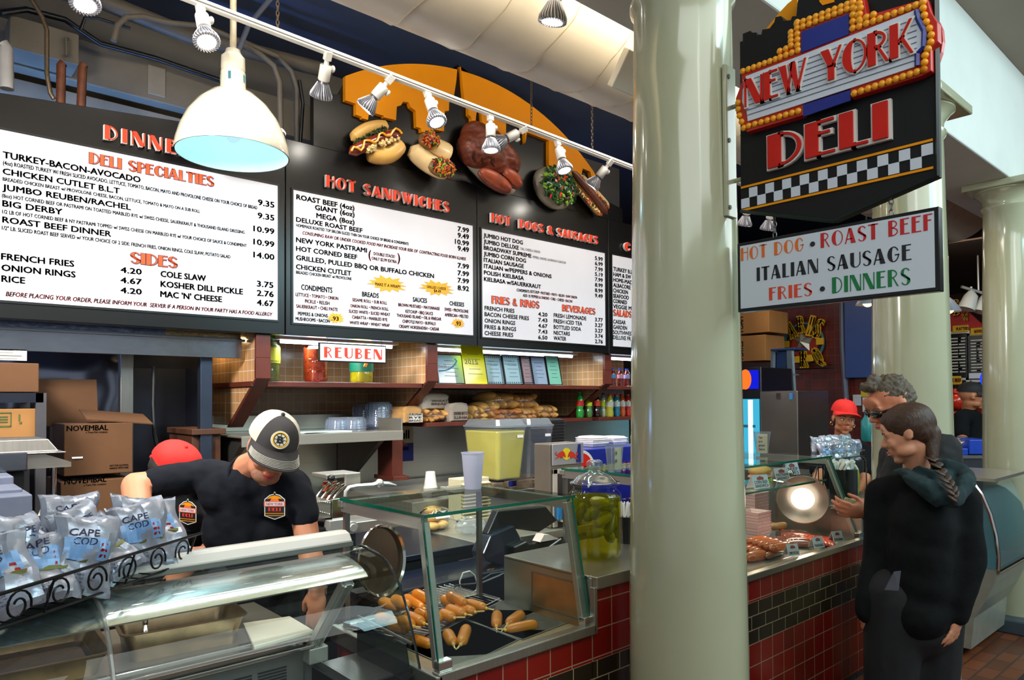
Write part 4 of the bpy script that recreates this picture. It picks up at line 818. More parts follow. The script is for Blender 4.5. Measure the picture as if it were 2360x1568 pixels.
def fill(t, c, rx, rz, n, name='filling', tilt=.3, cols=(0, 1, 2, 3), dpt=.05, s=1.):
    acc = {}
    for i in range(n):
        a = random.random()*2*pi; r = sqrt(random.random()); k = random.choice(cols); p = c+V((rx*r*cos(a), -dpt*(1-r*r)-random.random()*.012, rz*r*sin(a)))
        b = acc.setdefault(k, MB()); e = random.random()*6
        b.tube([p+V((.016*s*cos(e), 0, .016*s*sin(e))), p+V((0, -.008, 0)), p+V((-.013*s*cos(e+.6), .002, -.013*s*sin(e+.6)))], [.004*s, .006*s, .003*s], 6)
    for k, b in acc.items(): b.build(name+'_'+['lettuce', 'tomato', 'carrot', 'olive', 'leaf'][k], veg[k], t)
wr = thing('wrap_relief', 'cut tortilla wrap relief with colorful vegetable filling next to the hot dog', 'food relief', F(1700, 1200))
roundpath(F(1360, 680, .02), F(2130, 1200, .05), sz(23, F(1700, 900)), -.03, flat=.85).build('front_wrap', tort, wr)
roundpath(F(1620, 590, .0), F(2180, 830, .02), sz(22, F(1700, 900)), .0, flat=.85).build('rear_wrap', tort, wr)
for (x, y, rx, ry) in ((1720, 570, 180, 175), (1970, 1115, 250, 185)):
    c = F(x, y, .075); w_ = sz(rx*.1144, c)*1.25; h_ = sz(ry*.1144, c)
    MB().ell(c, (w_, .05, h_)).build('cut_face', mat('wrap_filling_base', (120, 90, 40), .5, 0, .4, 30), wr); fill(wr, c+V((0, -.02, 0)), w_*.95, h_*.95, 130)
G = fp(.161, 1040, 290, 4.10)
rb = thing('roast_beef_relief', 'large sliced roast beef relief on an oval plate in the middle of the topper', 'food relief', G(600, 900))
beef = mat('roast_beef', (112, 52, 32), .45, 0, .5, 9, .5, stretch=(1, 1, 3)); beefcut = mat('beef_slice', (160, 72, 42), .4, 0, .4, 12, .3)
rot = Euler((0, radians(24), 0)).to_matrix()
mb = MB(); c = G(540, 360, .02); mb.ell(c, (sz(84, c), .11, sz(50, c)*1.06), rot, 28, 16); c2 = G(350, 330, .02); mb.ell(c2, (sz(46, c), .12, sz(44, c)), rot, 24, 14); c3 = G(760, 470, .03); mb.ell(c3, (sz(46, c), .11, sz(30, c)), Euler((0, radians(38), 0)).to_matrix(), 24, 14)
rs_ = blob(mb, .010, 3); rs_.v = [p+V((0, -1, 0))*(.022*noise.noise(V((p.x*9+p.z*6, p.z*3, p.y*6)))+.008*noise.noise(p*40)) for p in rs_.v]; rs_.build('roast', beef, rb, ang=180)
for i, (x, y, w_, h_, r) in enumerate(((560, 420, 30, 260, 25), (700, 470, 24, 220, 35), (430, 380, 30, 280, 15))):
    c = G(x, y, .10); q = MB(); q.tube([G(x+120*cos(k/6*pi*.9+1.2)-10, y-h_*.5+h_*k/6, .115-.01*abs(k-3)) for k in range(7)], .006, 6); q.build('slice_groove', mat('beef_crust', (52, 24, 16), .4, 0, .3, 12), rb)
for x, y, rx, ry, a in ((640, 780, 290, 105, 16), (880, 745, 175, 95, 28)):
    c = G(x, y, .09); MB().ell(c, (sz(rx*.161, c)*1.05, .05, sz(ry*.161, c)), Euler((0, radians(a), 0)).to_matrix(), 26, 12).build('slice', beefcut, rb)
    MB().ell(c+V((0, .018, -.008)), (sz(rx*.161, c)*1.09, .045, sz(ry*.161, c)*1.08), Euler((0, radians(a), 0)).to_matrix(), 26, 12).build('slice_crust', beef, rb)
c = G(540, 640, -.02); MB().ell(c, (sz(82, c)*1.06, .05, sz(36, c)), Euler((0, radians(22), 0)).to_matrix(), 32, 10).build('plate', mat('plate_grey', (166, 158, 142), .25, 0, .08, 6), rb)
sb = thing('salad_relief', 'green salad bowl relief with tomatoes right of the roast beef', 'food relief', G(1450, 1150))
c = G(1450, 900, .0); rx, rz = sz(54, c)*1.12, sz(46, c)
MB().ell(c, (rx, .08, rz), Euler((0, radians(18), 0)).to_matrix(), 30, 12).build('bowl', mat('bowl_grey', (120, 112, 96), .3, 0, .1, 10), sb)
fill(sb, c+V((.02, -.05, .012)), rx*.9, rz*.9, 150, 'salad', cols=(4, 4, 4, 4, 0), dpt=.06, s=2.1); fill(sb, c+V((0, -.085, 0)), rx*.8, rz*.8, 30, 'garnish', cols=(1, 3, 4, 4), dpt=.03, s=1.6)
h2 = thing('sausage_roll_relief', 'sausage sandwich relief with peppers and onions beside the salad bowl', 'food relief', G(1950, 1300))
roundpath(G(1740, 760, .0), G(2160, 1290, .0), sz(10, c), .0, flat=1.1).build('front_bun', bun_m, h2); roundpath(G(1830, 700, -.01), G(2260, 1180, -.01), sz(9, c), .0, flat=1.).build('rear_bun', bun_pale, h2)
roundpath(G(1720, 640, .06), G(2240, 1270, .06), sz(8.6, c), .01, flat=1.).build('sausage', mat('brown_sausage', (104, 58, 42), .25, 0, .2, 12, .05, coat=.3), h2)
random.seed(5); acc = {0: MB(), 1: MB(), 3: MB()}
for i in range(70):
    t_ = random.random(); sgn_ = random.choice((-1, 1)); p = G(1780+420*t_+sgn_*60, 760+470*t_-sgn_*45, .05+random.random()*.02); e = random.random()*6
    acc[random.choice((0, 1, 3))].tube([p+V((.02*cos(e), 0, .02*sin(e))), p+V((0, -.01, 0)), p-V((.02*cos(e+.5), 0, .02*sin(e+.5)))], .005, 5)
acc[0].build('onion', onion_m, h2); acc[1].build('red_pepper', veg[1], h2); acc[3].build('dark_pepper', veg[3], h2)
# ================================================================ jars on the bay shelf
ZS = 1.8205
def seat(u, Y, z): p = P(u, 880, Y=Y); return V((p.x, Y, z))
jar_glass = glass('jar_glass', (244, 250, 246), 1.2)
def foodjar(label, p, r, h, lid, lidm, body_m, bits, lab=None, cat='jar'):
    t = thing('food_jar', label, cat, p, 'jars on the tiled shelf')
    MB().lathe([(r*.9, 0), (r, .012), (r, h*.30), (r*.97, h*.32), (r, h*.34), (r, h*.55), (r*.97, h*.57), (r, h*.59), (r, h*.80), (r*.7, h*.9), (r*.62, h*.91), (r*.62, h)], 28, p).build('glass', jar_glass, t)
    MB().lathe([(0, .008), (r*.88, .008), (r*.95, .02), (r*.95, h*.80), (r*.66, h*.88), (0, h*.88)], 24, p).build('brine', body_m, t)
    MB().lathe([(r*.68, h*.93), (r*.7, h*.95), (r*.7, h*1.04), (r*.66, h*1.05), (0, h*1.05)], 24, p).build('lid', lidm, t)
    acc = {}
    for i in range(70):
        a = random.random()*2*pi; z = .02+random.random()*(h*.76); k = random.randrange(len(bits)); c = p+V((r*.97*cos(a), r*.97*sin(a), z)); n_ = V((cos(a), sin(a), 0)); s1 = V((-sin(a), cos(a), 0)); e = random.random()*3; x = s1*cos(e)+V((0, 0, 1))*sin(e); y = n_.cross(x); rr = random.uniform(.009, .015)
        acc.setdefault(k, MB()).tube([c+x*(rr*cos(q))+y*(rr*.75*sin(q))-n_*.006 for q in [2*pi*j/10 for j in range(10)]], .0035, 5, True)
    for k, b in acc.items(): b.build('pepper_ring', bits[k], t)
    if lab:
        for z0, z1, m_ in lab:
            MB().lathe([(r*1.012, h*z0), (r*1.012, h*z1)], 28, p).build('label_band', m_, t)
    return t
yl = mat('pickle_yellow', (206, 186, 20), .35, 0, .2, 40); gr_ = mat('olive_bits', (128, 136, 50), .35, 0, .25, 40); rdj = mat('red_pepper_bits', (206, 44, 28), .3, 0, .3, 40); dk = mat('dark_brine', (150, 48, 22), .2, 0, .5, 30, coat=.4); cream_r = mat('pale_ring', (200, 190, 110), .35, 0, .1, 30)
lab_y = mat('label_yellow', (226, 222, 60), .4); lab_g = mat('label_green', (20, 112, 84), .4); cap_g = mat('cap_green', (60, 170, 90), .35)
foodjar('jar of green pickles with yellow label peeking past the brown partition board', seat(618, 4.52, ZS), .075, .30, 1, cap_g, mat('green_brine', (122, 130, 70), .25, 0, .3, 30), [gr_], [(.42, .78, lab_y), (.75, .78, lab_g), (.45, .47, lab_g)])
foodjar('tall jar of red and green pepper rings beside the REUBEN sign', seat(727, 4.50, ZS), .083, .285, 1, chrome, dk, [rdj, cream_r, gr_, rdj])
j3 = foodjar('jar of yellow banana pepper rings below the REUBEN sign', seat(833, 4.50, ZS), .083, .28, 1, mat('cap_yellow', (190, 190, 50), .4), mat('yellow_brine', (196, 178, 30), .25, 0, .25, 30), [yl, yl, gr_], [(.30, .72, lab_g)])
p = seat(833, 4.50, ZS); b = MB()
for i in range(6): a = -1.75+.05*i; b.ell(p+V((.084*cos(a-.1), .084*sin(a-.1), .12+.01*(i % 3))), .008, None, 8, 5)
b.build('label_picture', mat('label_orange', (226, 150, 60), .5), j3)
tray = MB(); a = seat(690, 4.3, ZS); c = seat(770, 4.3, ZS); tray.box(a.x, c.x, 4.36, 4.40, ZS-.0005, ZS+.005); tag(tray.build('flat_tray', mat('slate_blue_plastic', (44, 60, 84), .4), smooth=False), 'dark blue flat plastic tray on the shelf under the pepper jar', 'tray')
rs = thing('hanging_sign_board', 'white sign reading REUBEN hung from the menu board by hooks', 'sign', P(812, 838, Y=4.12))
a, c = P(735, 838, Y=4.12), P(890, 786, Y=4.12); zt_, zb_ = (P(735, 789, Y=4.12).z+P(890, 797, Y=4.12).z)/2, (P(735, 832, Y=4.12).z+P(890, 840, Y=4.12).z)/2
MB().box(a.x, c.x, 4.12, 4.135, zb_, zt_).build('frame', black_panel, rs, smooth=False, bev=.002); MB().box(a.x+.008, c.x-.008, 4.117, 4.12, zb_+.008, zt_-.008).build('face', white_board, rs, smooth=False)
o = P(747, 827, Y=4.116); e_ = P(880, 832, Y=4.116); b = MB(); deco(b, 'REUBEN', V((o.x, 4.116, zb_+.027)), mx, mz, e_.x-o.x, (zt_-zb_)-.055, (0, -.001, 0), .26); b.build('lettering', red_letter, rs, smooth=False)
b = MB()
for x in (a.x+.06, c.x-.03): b.tube([(x, 4.127, zt_), (x, 4.127, zt_+.03), (x+.01, 4.16, 2.105), (x+.012, 4.165, 2.106)], .002, 5)
b.build('hook', black_gloss, rs)
# lids and paper on the steel shelf
lidplastic = glass('lid_plastic', (232, 236, 244), 1.5, .34, (214, 226, 244), .06)
def lidstack(label, u, Y, n, r, z0=1.4905, dz=.017):
    t = thing('food_container', label, 'container', (0, 0, 0), 'clear dome lids on the steel shelf')
    MB().lathe([(r, 0), (r*.99, .004), (r*.93, .006), (r*.88, .045), (r*.78, .062), (0, .064)], 30).build('dome', lidplastic, t); b = MB()
    for i in range(20): a = 2*pi*i/20; b.tube([(r*.94*cos(a), r*.94*sin(a), .006), (r*.885*cos(a), r*.885*sin(a), .045)], .003, 4)
    b.build('ribs', lidplastic, t)
    p = P(u, 950, Y=Y); t.location = (p.x, Y, z0)
    for i in range(1, n): dup(t, (p.x+.002*(i % 3), Y, z0+dz*i))
    return t
lidstack('clear dome lid in the tall stack on the steel shelf', 872, 4.6, 9, .105); lidstack('clear dome lid in the rear stack on the steel shelf', 838, 4.78, 8, .09)
lidstack('clear dome lid in the right short stack', 815, 4.45, 3, .09); lidstack('clear dome lid in the short stack beside the paper', 778, 4.5, 3, .09)
b = MB(); a = P(690, 1000, Y=4.3); c = P(800, 1000, Y=4.3)
for k in range(3): b.rbox(((a.x+c.x)/2, 4.36, 1.4925+.003*k), ((c.x-a.x)/2, .13, .0012), (0, 0, .06*k-.05))
tag(b.build('paper_liner', mat('printed_liner', (208, 228, 226), .6, 0, .1, 60), smooth=False), 'pale green printed paper liners lying on the steel shelf', 'paper')
# ================================================================ certificates
for k, (u0, v0, u1, v1, Y, col, fr, lab) in enumerate([(1011, 816, 1070, 884, 4.36, (190, 226, 248), 1, 'framed pale blue certificate with a curved light blue swoosh'), (1072, 800, 1122, 888, 4.30, (232, 226, 24), 0, 'bright yellow 2015 permit sheet among the certificates'), (1124, 818, 1162, 886, 4.36, (192, 228, 246), 2, 'framed pale blue training certificate right beside the yellow sheet'), (1166, 818, 1204, 887, 4.34, (192, 230, 244), 2, 'framed pale blue training certificate left of the mauve paper'),
          (1208, 822, 1228, 889, 4.32, (186, 158, 164), 2, 'unframed mauve paper certificate partly behind its neighbour'), (1231, 821, 1262, 887, 4.36, (186, 210, 240), 1, 'framed lavender blue certificate right of the mauve paper'), (1266, 820, 1294, 888, 4.36, (160, 240, 214), 1, 'framed mint green certificate at the right end of the row')]):
    a, c = P(u0, v1, Y=Y), P(u1, v0, Y=Y); z0 = 1.821; h = c.z-a.z; w_ = c.x-a.x
    t = thing('certificate', lab, 'certificate', ((a.x+c.x)/2, Y, z0), 'certificates on the upper shelf'); tl = V((0, .22, 1)).normalized(); nn = V((0, -1, .22)).normalized(); o = V((a.x, Y, z0+.002))
    pl = lambda x, z, d=0.: o+V((x, 0, 0))+tl*z+nn*d
    if fr: MB().obox(pl(w_/2, h/2, .0), mx, nn, tl, w_/2+.008, .006, h/2+.002).build('frame', black_gloss, t, smooth=False)
    MB().obox(pl(w_/2, h/2, .0065), mx, nn, tl, w_/2-(.004 if fr else 0), .001, h/2-(.006 if fr else 0)).build('sheet', mat('cert_%d' % k, col, .12, 0, .02, 3, coat=.5), t, smooth=False)
    b = MB(); 
    for i in range(5): zz = h*(.78-.13*i); b.obox(pl(w_*.5, zz, .008), mx, nn, tl, w_*(.2+.12*((i*7+k) % 3)/2), .0004, .0016)
    if fr == 2:
        for i in range(12): b.obox(pl(w_*.9, h*(.08+.07*i), .008), mx, nn, tl, .005, .0004, .006)
        for i in range(7): b.obox(pl(w_*(.1+.13*i), h*.93, .008), mx, nn, tl, .006, .0004, .005); b.obox(pl(w_*(.1+.13*i), h*.06, .008), mx, nn, tl, .006, .0004, .005)
    if k == 1: text(b, '2015', pl(w_*.08, h*.52, .008), mx, tl, w_*.6, .035, 0)
    if k == 0: text(b, 'Certification', pl(w_*.05, h*.54, .008), mx, tl, w_*.6, .018, .01)
    if k in (2, 3): text(b, 'STATE OF', pl(w_*.1, h*.76, .008), mx, tl, w_*.4, .012, 0); text(b, 'ALLERGEN TRAINING', pl(w_*.06, h*.66, .008), mx, tl, w_*.72, .012, 0)
    b.build('print', mat('cert_ink', (70, 86, 110), .6), t, smooth=False)
    if k == 0:
        q = MB(); q.tube([pl(w_*(.05+.75*i/12), h*(.42+.04*i/12+.32*(i/12)**3), .008) for i in range(13)]+[pl(w_*.72, h*.86, .008)], .006, 5); q.build('swoosh', mat('swoosh_blue', (60, 176, 226), .5), t)
# ================================================================ bread on the lower shelf
ZB = 1.534; crust = mat('bread_crust', (222, 164, 86), .5, 0, .22, 10, .1); crustd = mat('bread_brown', (180, 116, 60), .5, 0, .2, 10, .1)
def rollbag(label, u0, v0, u1, v1, Y, rows, dep=.22, m_=crust, z0=None, ang=0.):
    a, c = P(u0, v1, Y=Y), P(u1, v0, Y=Y); z0 = a.z if z0 is None else z0; w_ = c.x-a.x; h = max(.05, c.z-z0)
    t = thing('bread_bag', label, 'bread', ((a.x+c.x)/2, Y+dep/2, z0), 'bagged bread on the lower shelf'); rh = h/rows; n = max(2, int(w_/(rh*1.05)))
    bag = MB()
    for r in range(rows):
        for i in range(n):
            p = V((a.x+w_*(i+.5)/n, Y+dep*.45+random.uniform(-.01, .01), z0+rh*(r+.5)))
            MB().ell(p, (w_/n*.56, dep*.48, rh*.60), Euler((random.uniform(-.15, .15), random.uniform(-.25, .25)+ang, random.uniform(-.35, .35))).to_matrix(), 14, 9).build('roll', m_, t)
    bag.ell(((a.x+c.x)/2, Y+dep*.45, z0+h/2), (w_*.56, dep*.56, h*.60), None, 22, 12)
    bag.v = [p+V((0, 0, max(0, z0+.001-p.z)))+V((.006*sin(p.z*90+p.x*60), .006*sin(p.x*110), 0)) for p in bag.v]
    bag.build('bag', film, t); return t
def loaf(label, u0, v0, u1, v1, Y, dep, m_, wrapm, txt=None, tm=None, z0=None, flip=False, rz=0., sheet=None):
    a, c = P(u0, v1, Y=Y), P(u1, v0, Y=Y); z0 = a.z if z0 is None else z0; w_ = c.x-a.x; h = c.z-z0; cx_ = (a.x+c.x)/2
    t = thing('bread_loaf', label, 'bread', (cx_, Y+dep/2, z0), 'bagged bread on the lower shelf'); sec = [(-.46, 0), (.46, 0), (.49, .3), (.46, .62), (.5, .78), (.40, .95), (.15, 1.), (-.15, 1.), (-.40, .95), (-.5, .78), (-.46, .62), (-.49, .3)]
    rm = M.Rotation(rz, 3, 'Z'); o = V((cx_, Y+dep/2, z0))
    b = MB(); b.rings([[o+rm @ V((w_*x*k, dep*(s-.5), h*(z*k+(1-k)*.4))) for x, z in sec] for s, k in ((0, .82), (.05, .97), (.5, 1), (.95, .97), (1, .8))]); b.build('loaf', m_, t)
    b = MB(); b.rings([[o+rm @ V((w_*x*k*1.04, dep*(s-.5)-.004, h*(z*k*1.03+(1-k)*.4))) for x, z in sec] for s, k in ((-.03, .80), (.03, .99), (.5, 1.02), (.97, .99), (1.04, .6))]); b.build('wrapper', wrapm, t)
    if sheet: q = MB(); q.obox(o+rm @ V((w_*.08, -dep*.545, h*.3)), rm @ mx, rm @ V((0, 1, 0)), mz, w_*.34, .001, h*.26); q.build('sticker', white_paint, t, smooth=False)
    if txt:
        q = MB()
        for i, s in enumerate(txt):
            if flip: text(q, s, o+rm @ V((w_*.36, -dep*.56, h*(.30+.22*i))), rm @ V((-1, 0, 0)), V((0, 0, -1)), w_*.72, h*.16, .02)
            else: text(q, s, o+rm @ V((-w_*.26, -dep*.56, h*(.44-.18*i))), rm @ mx, mz, w_*.62, h*.12, .02)
        q.build('print', tm, t, smooth=False)
    return t
redink = mat('wrapper_red', (176, 36, 34), .5); brink = mat('wrapper_brown', (70, 34, 22), .5)
random.seed(21); bagwhite = glass('white_wrapper', (240, 240, 240), 1.4, .72, (214, 208, 204), .1)
loaf('pumpernickel rye loaf in clear bag with red lettered label at left of the bread shelf', 929, 936, 975, 974, 4.36, .30, crust, film, ['EUROPEAN', 'RYE', 'BREAD'], redink, ZB, sheet=1)
rollbag('clear bag of seeded flat rolls under the wheat loaf', 976, 945, 1034, 973, 4.38, 2, .24, crust, ZB)
loaf('white wrapped wheat loaf with dark brown print lying on top of seeded rolls', 965, 905, 1034, 945, 4.42, .34, bun_pale, bagwhite, ['WHEAT', 'BREAD'], brink, P(1000, 945, Y=4.42).z+.004, rz=.15)
loaf('white bread loaf wrapper with upside-down red lettering', 1036, 929, 1080, 976, 4.36, .32, bun_pale, bagwhite, ['WHITE', 'CLUB BREAD'], redink, ZB, True)
rollbag('bag of pale submarine rolls right of the white loaf', 1080, 935, 1125, 970, 4.40, 2, .26, bun_m, ZB)
rollbag('bag of rolls leaning at the middle of the bread shelf', 1108, 928, 1155, 967, 4.46, 2, .24, crust, ZB)
rollbag('bag of dark rolls lying low in front of the tall pile', 1152, 945, 1200, 967, 4.40, 2, .2, crustd, ZB)
rollbag('bag of golden rolls under the topmost bread bag', 1200, 942, 1242, 966, 4.42, 2, .2, crust, ZB)
rollbag('large bag of long rolls on top of the bread pile left side', 1128, 905, 1195, 946, 4.48, 2, .26, bun_m, P(1160, 946, Y=4.48).z+.006)
rollbag('large bag of browned rolls on top of the bread pile right side', 1190, 908, 1244, 943, 4.50, 2, .24, crust, P(1220, 943, Y=4.5).z+.006)
rollbag('small bag of rolls at the right end of the bread shelf', 1242, 935, 1286, 963, 4.46, 2, .22, crust, ZB)
# ================================================================ bottles
def bottle(label, u, Y, z, h, r, liquid, capm, labm, name='soda_bottle', grp='bottles in the right bay', prof=0):
    p = P(u, 900, Y=Y); p = V((p.x, Y, z)); t = thing(name, label, 'bottle', p, grp)
    pr = {0: [(r*.85, 0), (r, .01), (r, h*.28), (r*.82, h*.36), (r, h*.46), (r, h*.62), (r*.92, h*.70), (r*.4, h*.88), (r*.36, h*.93)], 1: [(r*.9, 0), (r, .01), (r, h*.2), (r*.9, h*.3), (r, h*.42), (r, h*.68), (r*.9, h*.74), (r*.55, h*.86), (r*.52, h*.9)]}[prof]
    MB().lathe([(0, 0)]+pr+[(0, pr[-1][1])], 20, p).build('body', liquid, t)
    MB().lathe([(0, pr[-1][1])]+[(pr[-1][0]*1.15, pr[-1][1]), (pr[-1][0]*1.15, h), (0, h)], 16, p).build('cap', capm, t)
    if labm: MB().lathe([(r*1.02, h*.44), (r*1.02, h*.66)], 20, p).build('label', labm, t)
    return t, p
def liq(n, c): return mat(n, c, .06, 0, .08, 8, spec=.7, coat=.6)
grn = liq('green_soda', (40, 160, 60)); dgr = liq('dark_green_soda', (84, 140, 70)); cola = liq('cola', (38, 16, 14)); cit = liq('citrus_soda', (170, 182, 150)); ylw = liq('yellow_drink', (186, 178, 50)); blu = liq('blue_drink', (26, 116, 140)); org = liq('orange_drink', (196, 84, 30)); rdl = liq('red_drink', (190, 40, 28))
capo = mat('cap_orange', (232, 92, 28), .4); capw = mat('cap_white', (232, 232, 232), .4); capb = mat('cap_blue', (30, 60, 160), .4)
lred = mat('label_red', (204, 40, 30), .3); lyg = mat('label_lime', (206, 214, 40), .3); lwht = mat('label_frost', (196, 200, 190), .4)
for q in [('bright green soda bottle with red label, leftmost on the bottle shelf', 1336, 4.44, 1.534, .235, .035, grn, cap_g, lred, 0), ('green citrus soda bottle with yellow label', 1356, 4.46, 1.534, .235, .034, dgr, cap_g, lyg, 0), ('dark cola bottle with orange red label and white cap', 1375, 4.48, 1.534, .235, .034, cola, capw, mat('label_tomato', (222, 70, 34), .3), 0), ('clear citrus bottle with yellow label and blue cap', 1390, 4.50, 1.534, .225, .032, cit, capb, lyg, 0),
          ('yellow sports drink with orange cap', 1405, 4.44, 1.534, .215, .036, ylw, capo, lwht, 1), ('blue sports drink with orange cap', 1420, 4.46, 1.534, .215, .036, blu, capo, lwht, 1), ('orange sports drink with orange cap', 1433, 4.48, 1.534, .215, .034, org, capo, lwht, 1), ('red sports drink with orange cap beside the column', 1446, 4.50, 1.534, .215, .034, rdl, capo, lwht, 1)]:
    t, p = bottle(*q[:9], prof=q[9])
    if q[9]:
        b = MB(); d = (V((0, 0, 1.6))-p); d.z = 0; d = d.normalized(); s = V((0, 0, 1)).cross(d); text(b, 'G', p+d*(.0375)+V((0, 0, .105))-s*.012, s, mz, None, .03, .03); b.build('mark', white_paint, t, smooth=False)
for u, ll in ((1412, (80, 150, 210)), (1430, (226, 150, 170)), (1445, (150, 160, 210))):
    bottle('small fruit juice bottle with blue cap and %s label on the upper shelf' % {1412: 'sky blue', 1430: 'pink', 1445: 'lavender'}[u], u, 4.36, 1.821, .17, .030, liq('fruit_juice', (112, 34, 28)), capb, mat('juice_label_%d' % u, ll, .3), 'juice_bottle', 'juice bottles on the upper shelf', 1)
from mathutils import noise
# ================================================================ serving counters
ct = MATS['counter_tile']; lipm = mat('steel_lip', (168, 164, 152), .3, .9, .08, 4, .03, stretch=(30, 1, 1))
def counter(label, x0, x1, zt, y1, lip=.035):
    t = thing('serving_counter', label, 'counter', ((x0+x1)/2, 2.1, 0))
    MB().box(x0, x1, 1.80, y1, .085, zt-lip+.008).build('tiled_front', ct, t, smooth=False)
    MB().box(x0, x1, 1.86, y1, 0, .085).build('kick_plate', black_matte, t, smooth=False)
    return t
c1 = counter('red and black tiled counter under the corn dog display', 1.29, 1.985, .862, 2.46)
b = MB(); b.box(1.27, 1.985, 1.775, 1.815, .828, .864); b.box(1.27, 1.985, 1.815, 2.46, .80, .812); b.box(1.27, 1.985, 2.44, 2.47, .80, .85); b.box(1.26, 1.285, 1.775, 2.46, .80, .858); b.build('steel_top', lipm, c1, smooth=False, bev=.004)
c2 = counter('raised tiled counter with steel top beside the near column', 1.99, 2.62, 1.035, 2.30)
b = MB(); b.box(1.99, 2.62, 1.775, 1.815, .990, 1.036); b.box(1.985, 2.62, 1.81, 2.30, 1.022, 1.036); b.box(1.985, 1.991, 1.80, 2.30, .80, 1.03); b.box(1.975, 1.992, 1.775, 1.80, .83, 1.0); b.build('steel_top', lipm, c2, smooth=False, bev=.003)
b = MB(); 
for y0, y1, z0, z1 in ((1.86, 2.12, .86, .866), (1.86, 2.12, .995, 1.001), (1.855, 1.861, .86, 1.0), (2.12, 2.126, .86, 1.0)): b.box(1.981, 1.986, y0, y1, z0, z1)
b.build('side_panel_frame', steel_dark, c2, smooth=False); MB().box(1.983, 1.986, 1.861, 2.12, .806, .995).build('side_panel', mat('warm_steel', (186, 146, 104), .3, .85, .18, 8), c2, smooth=False)
c3 = counter('long tiled counter under the sausage display right of the near column', 2.64, 4.42, .862, 2.64)
b = MB(); b.box(2.64, 4.42, 1.775, 1.815, .832, .864); b.box(2.64, 4.42, 1.815, 2.64, .815, .828); b.box(4.385, 4.42, 1.80, 1.99, .83, 1.02); b.box(4.40, 4.423, 1.80, 2.36, .83, 1.03); b.build('steel_top', lipm, c3, smooth=False, bev=.004)
c4 = counter('far raised tiled counter behind the middle column', 4.425, 5.2, 1.035, 2.35)
b = MB(); b.box(4.42, 5.2, 1.775, 1.815, .990, 1.036); b.box(4.42, 5.2, 1.81, 2.35, 1.022, 1.036); b.build('steel_top', lipm, c4, smooth=False, bev=.003)
# ---------------------------------------------------------------- sneeze guards
def guard(label, x0, x1, yb, zb, yt, zt, yr, posts=True):
    t = thing('sneeze_guard', label, 'glass guard', ((x0+x1)/2, (yb+yr)/2, zb)); pf = lambda f: (yb+(yt-yb)*f, zb+(zt-zb)*f)
    for x in (x0, x1):
        d = V((0, yt-yb, zt-zb)).normalized(); q = MB(); q.obox((x, (yb+yt)/2+.02, (zb+zt)/2-.012), (1, 0, 0), d.cross(V((1, 0, 0))), d, .016, .012, (V((0, yt-yb, zt-zb)).length)/2-.012); q.build('post', steel, t, smooth=False, bev=.002)
        q = MB(); q.box(x-.013, x+.013, yt+.012, yr, zt-.048, zt-.006); q.build('side_rail', steel, t, smooth=False, bev=.002)
    q = MB(); q.box(x0-.02, x1+.02, yr-.02, yr+.012, zt-.03, zt-.006); q.build('rear_rail', steel, t, smooth=False, bev=.002)
    for x in (x0+.01, x1-.01): q = MB(); q.box(x-.01, x+.01, yr-.01, yr+.008, .828, zt-.03); q.build('rear_post', steel_dark, t, smooth=False)
    MB().box(x0-.014, x1+.014, yt-.008, yr, zt-.005, zt+.004).build('top_glass', case_glass, t, smooth=False)
    d = V((0, yt-yb, zt-zb)); n_ = d.cross(V((1, 0, 0))).normalized(); q = MB(); q.prism([V((x0-.012, yb, zb)), V((x1+.012, yb, zb)), V((x1+.012, yt, zt-.006)), V((x0-.012, yt, zt-.006))], n_*.006 if n_.y > 0 else -n_*.006); q.build('front_glass', clear_glass, t, smooth=False)
    q = MB(); q.box(x0-.015, x1+.015, yt-.012, yt-.008, zt-.006, zt+.005); q.box(x0-.018, x0-.014, yt-.012, yr, zt-.006, zt+.005); q.build('glass_edge', edge_glass, t, smooth=False)
    q = MB()
    for x in (x0-.0145, x1+.0115): q.prism([V((x, yb-.001, zb)), V((x, yb+.007, zb)), V((x, yt+.007, zt-.008)), V((x, yt-.001, zt-.008))], (.003, 0, 0))
    q.build('pane_edge', edge_glass, t, smooth=False)
    q = MB()
    for x in (x0+.004, x1-.004): q.box(x-.026, x+.026, yb-.012, yb+.02, zb-.004, zb+.028)
    q.build('foot_clamp', chrome, t, smooth=False, bev=.003)
    return t
g1 = guard('glass sneeze guard with steel posts over the corn dogs', 1.302, 1.965, 1.80, .866, 1.885, 1.330, 2.43)
g2 = guard('glass sneeze guard over the sausage trays beyond the near column', 2.66, 4.375, 1.81, .866, 1.985, 1.338, 2.60)
g2g = MB().box(2.75, 4.33, 1.99, 2.30, 1.193, 1.201).build('middle_shelf', case_glass, g2, smooth=False); MB().box(2.75, 4.33, 1.984, 1.99, 1.192, 1.202).build('middle_shelf_edge', edge_glass, g2, smooth=False)
# ---------------------------------------------------------------- trays and corn dogs
def tray(label, corners, m_, z=.813, hgt=.022, rack=False):
    cs = [P(u, v, Z=z) for u, v in corners]; c = sum(cs, V())/4; t = thing('serving_tray', label, 'tray', (c.x, c.y, z))
    ring = lambda k, h: [c+(p-c)*k+V((0, 0, h)) for p in cs]
    MB().rings([ring(1.0, hgt), ring(1.03, hgt+.003), ring(1.0, hgt+.005), ring(.93, .003), ring(.9, .001)]).build('pan', m_, t, smooth=False, bev=.003)
    if rack:
        q = MB(); a, b_, c_, d = ring(.98, hgt+.012)
        for i in range(24): f = i/23; q.tube([a+(b_-a)*f, d+(c_-d)*f], .0016, 5)
        for f in (0, .33, .66, 1): q.tube([a+(d-a)*f, b_+(c_-b_)*f], .0022, 5)
        q.build('wire_rack', chrome, t)
    return t
pan_m = mat('worn_pan', (118, 114, 108), .4, .2, .2, 12, .05)
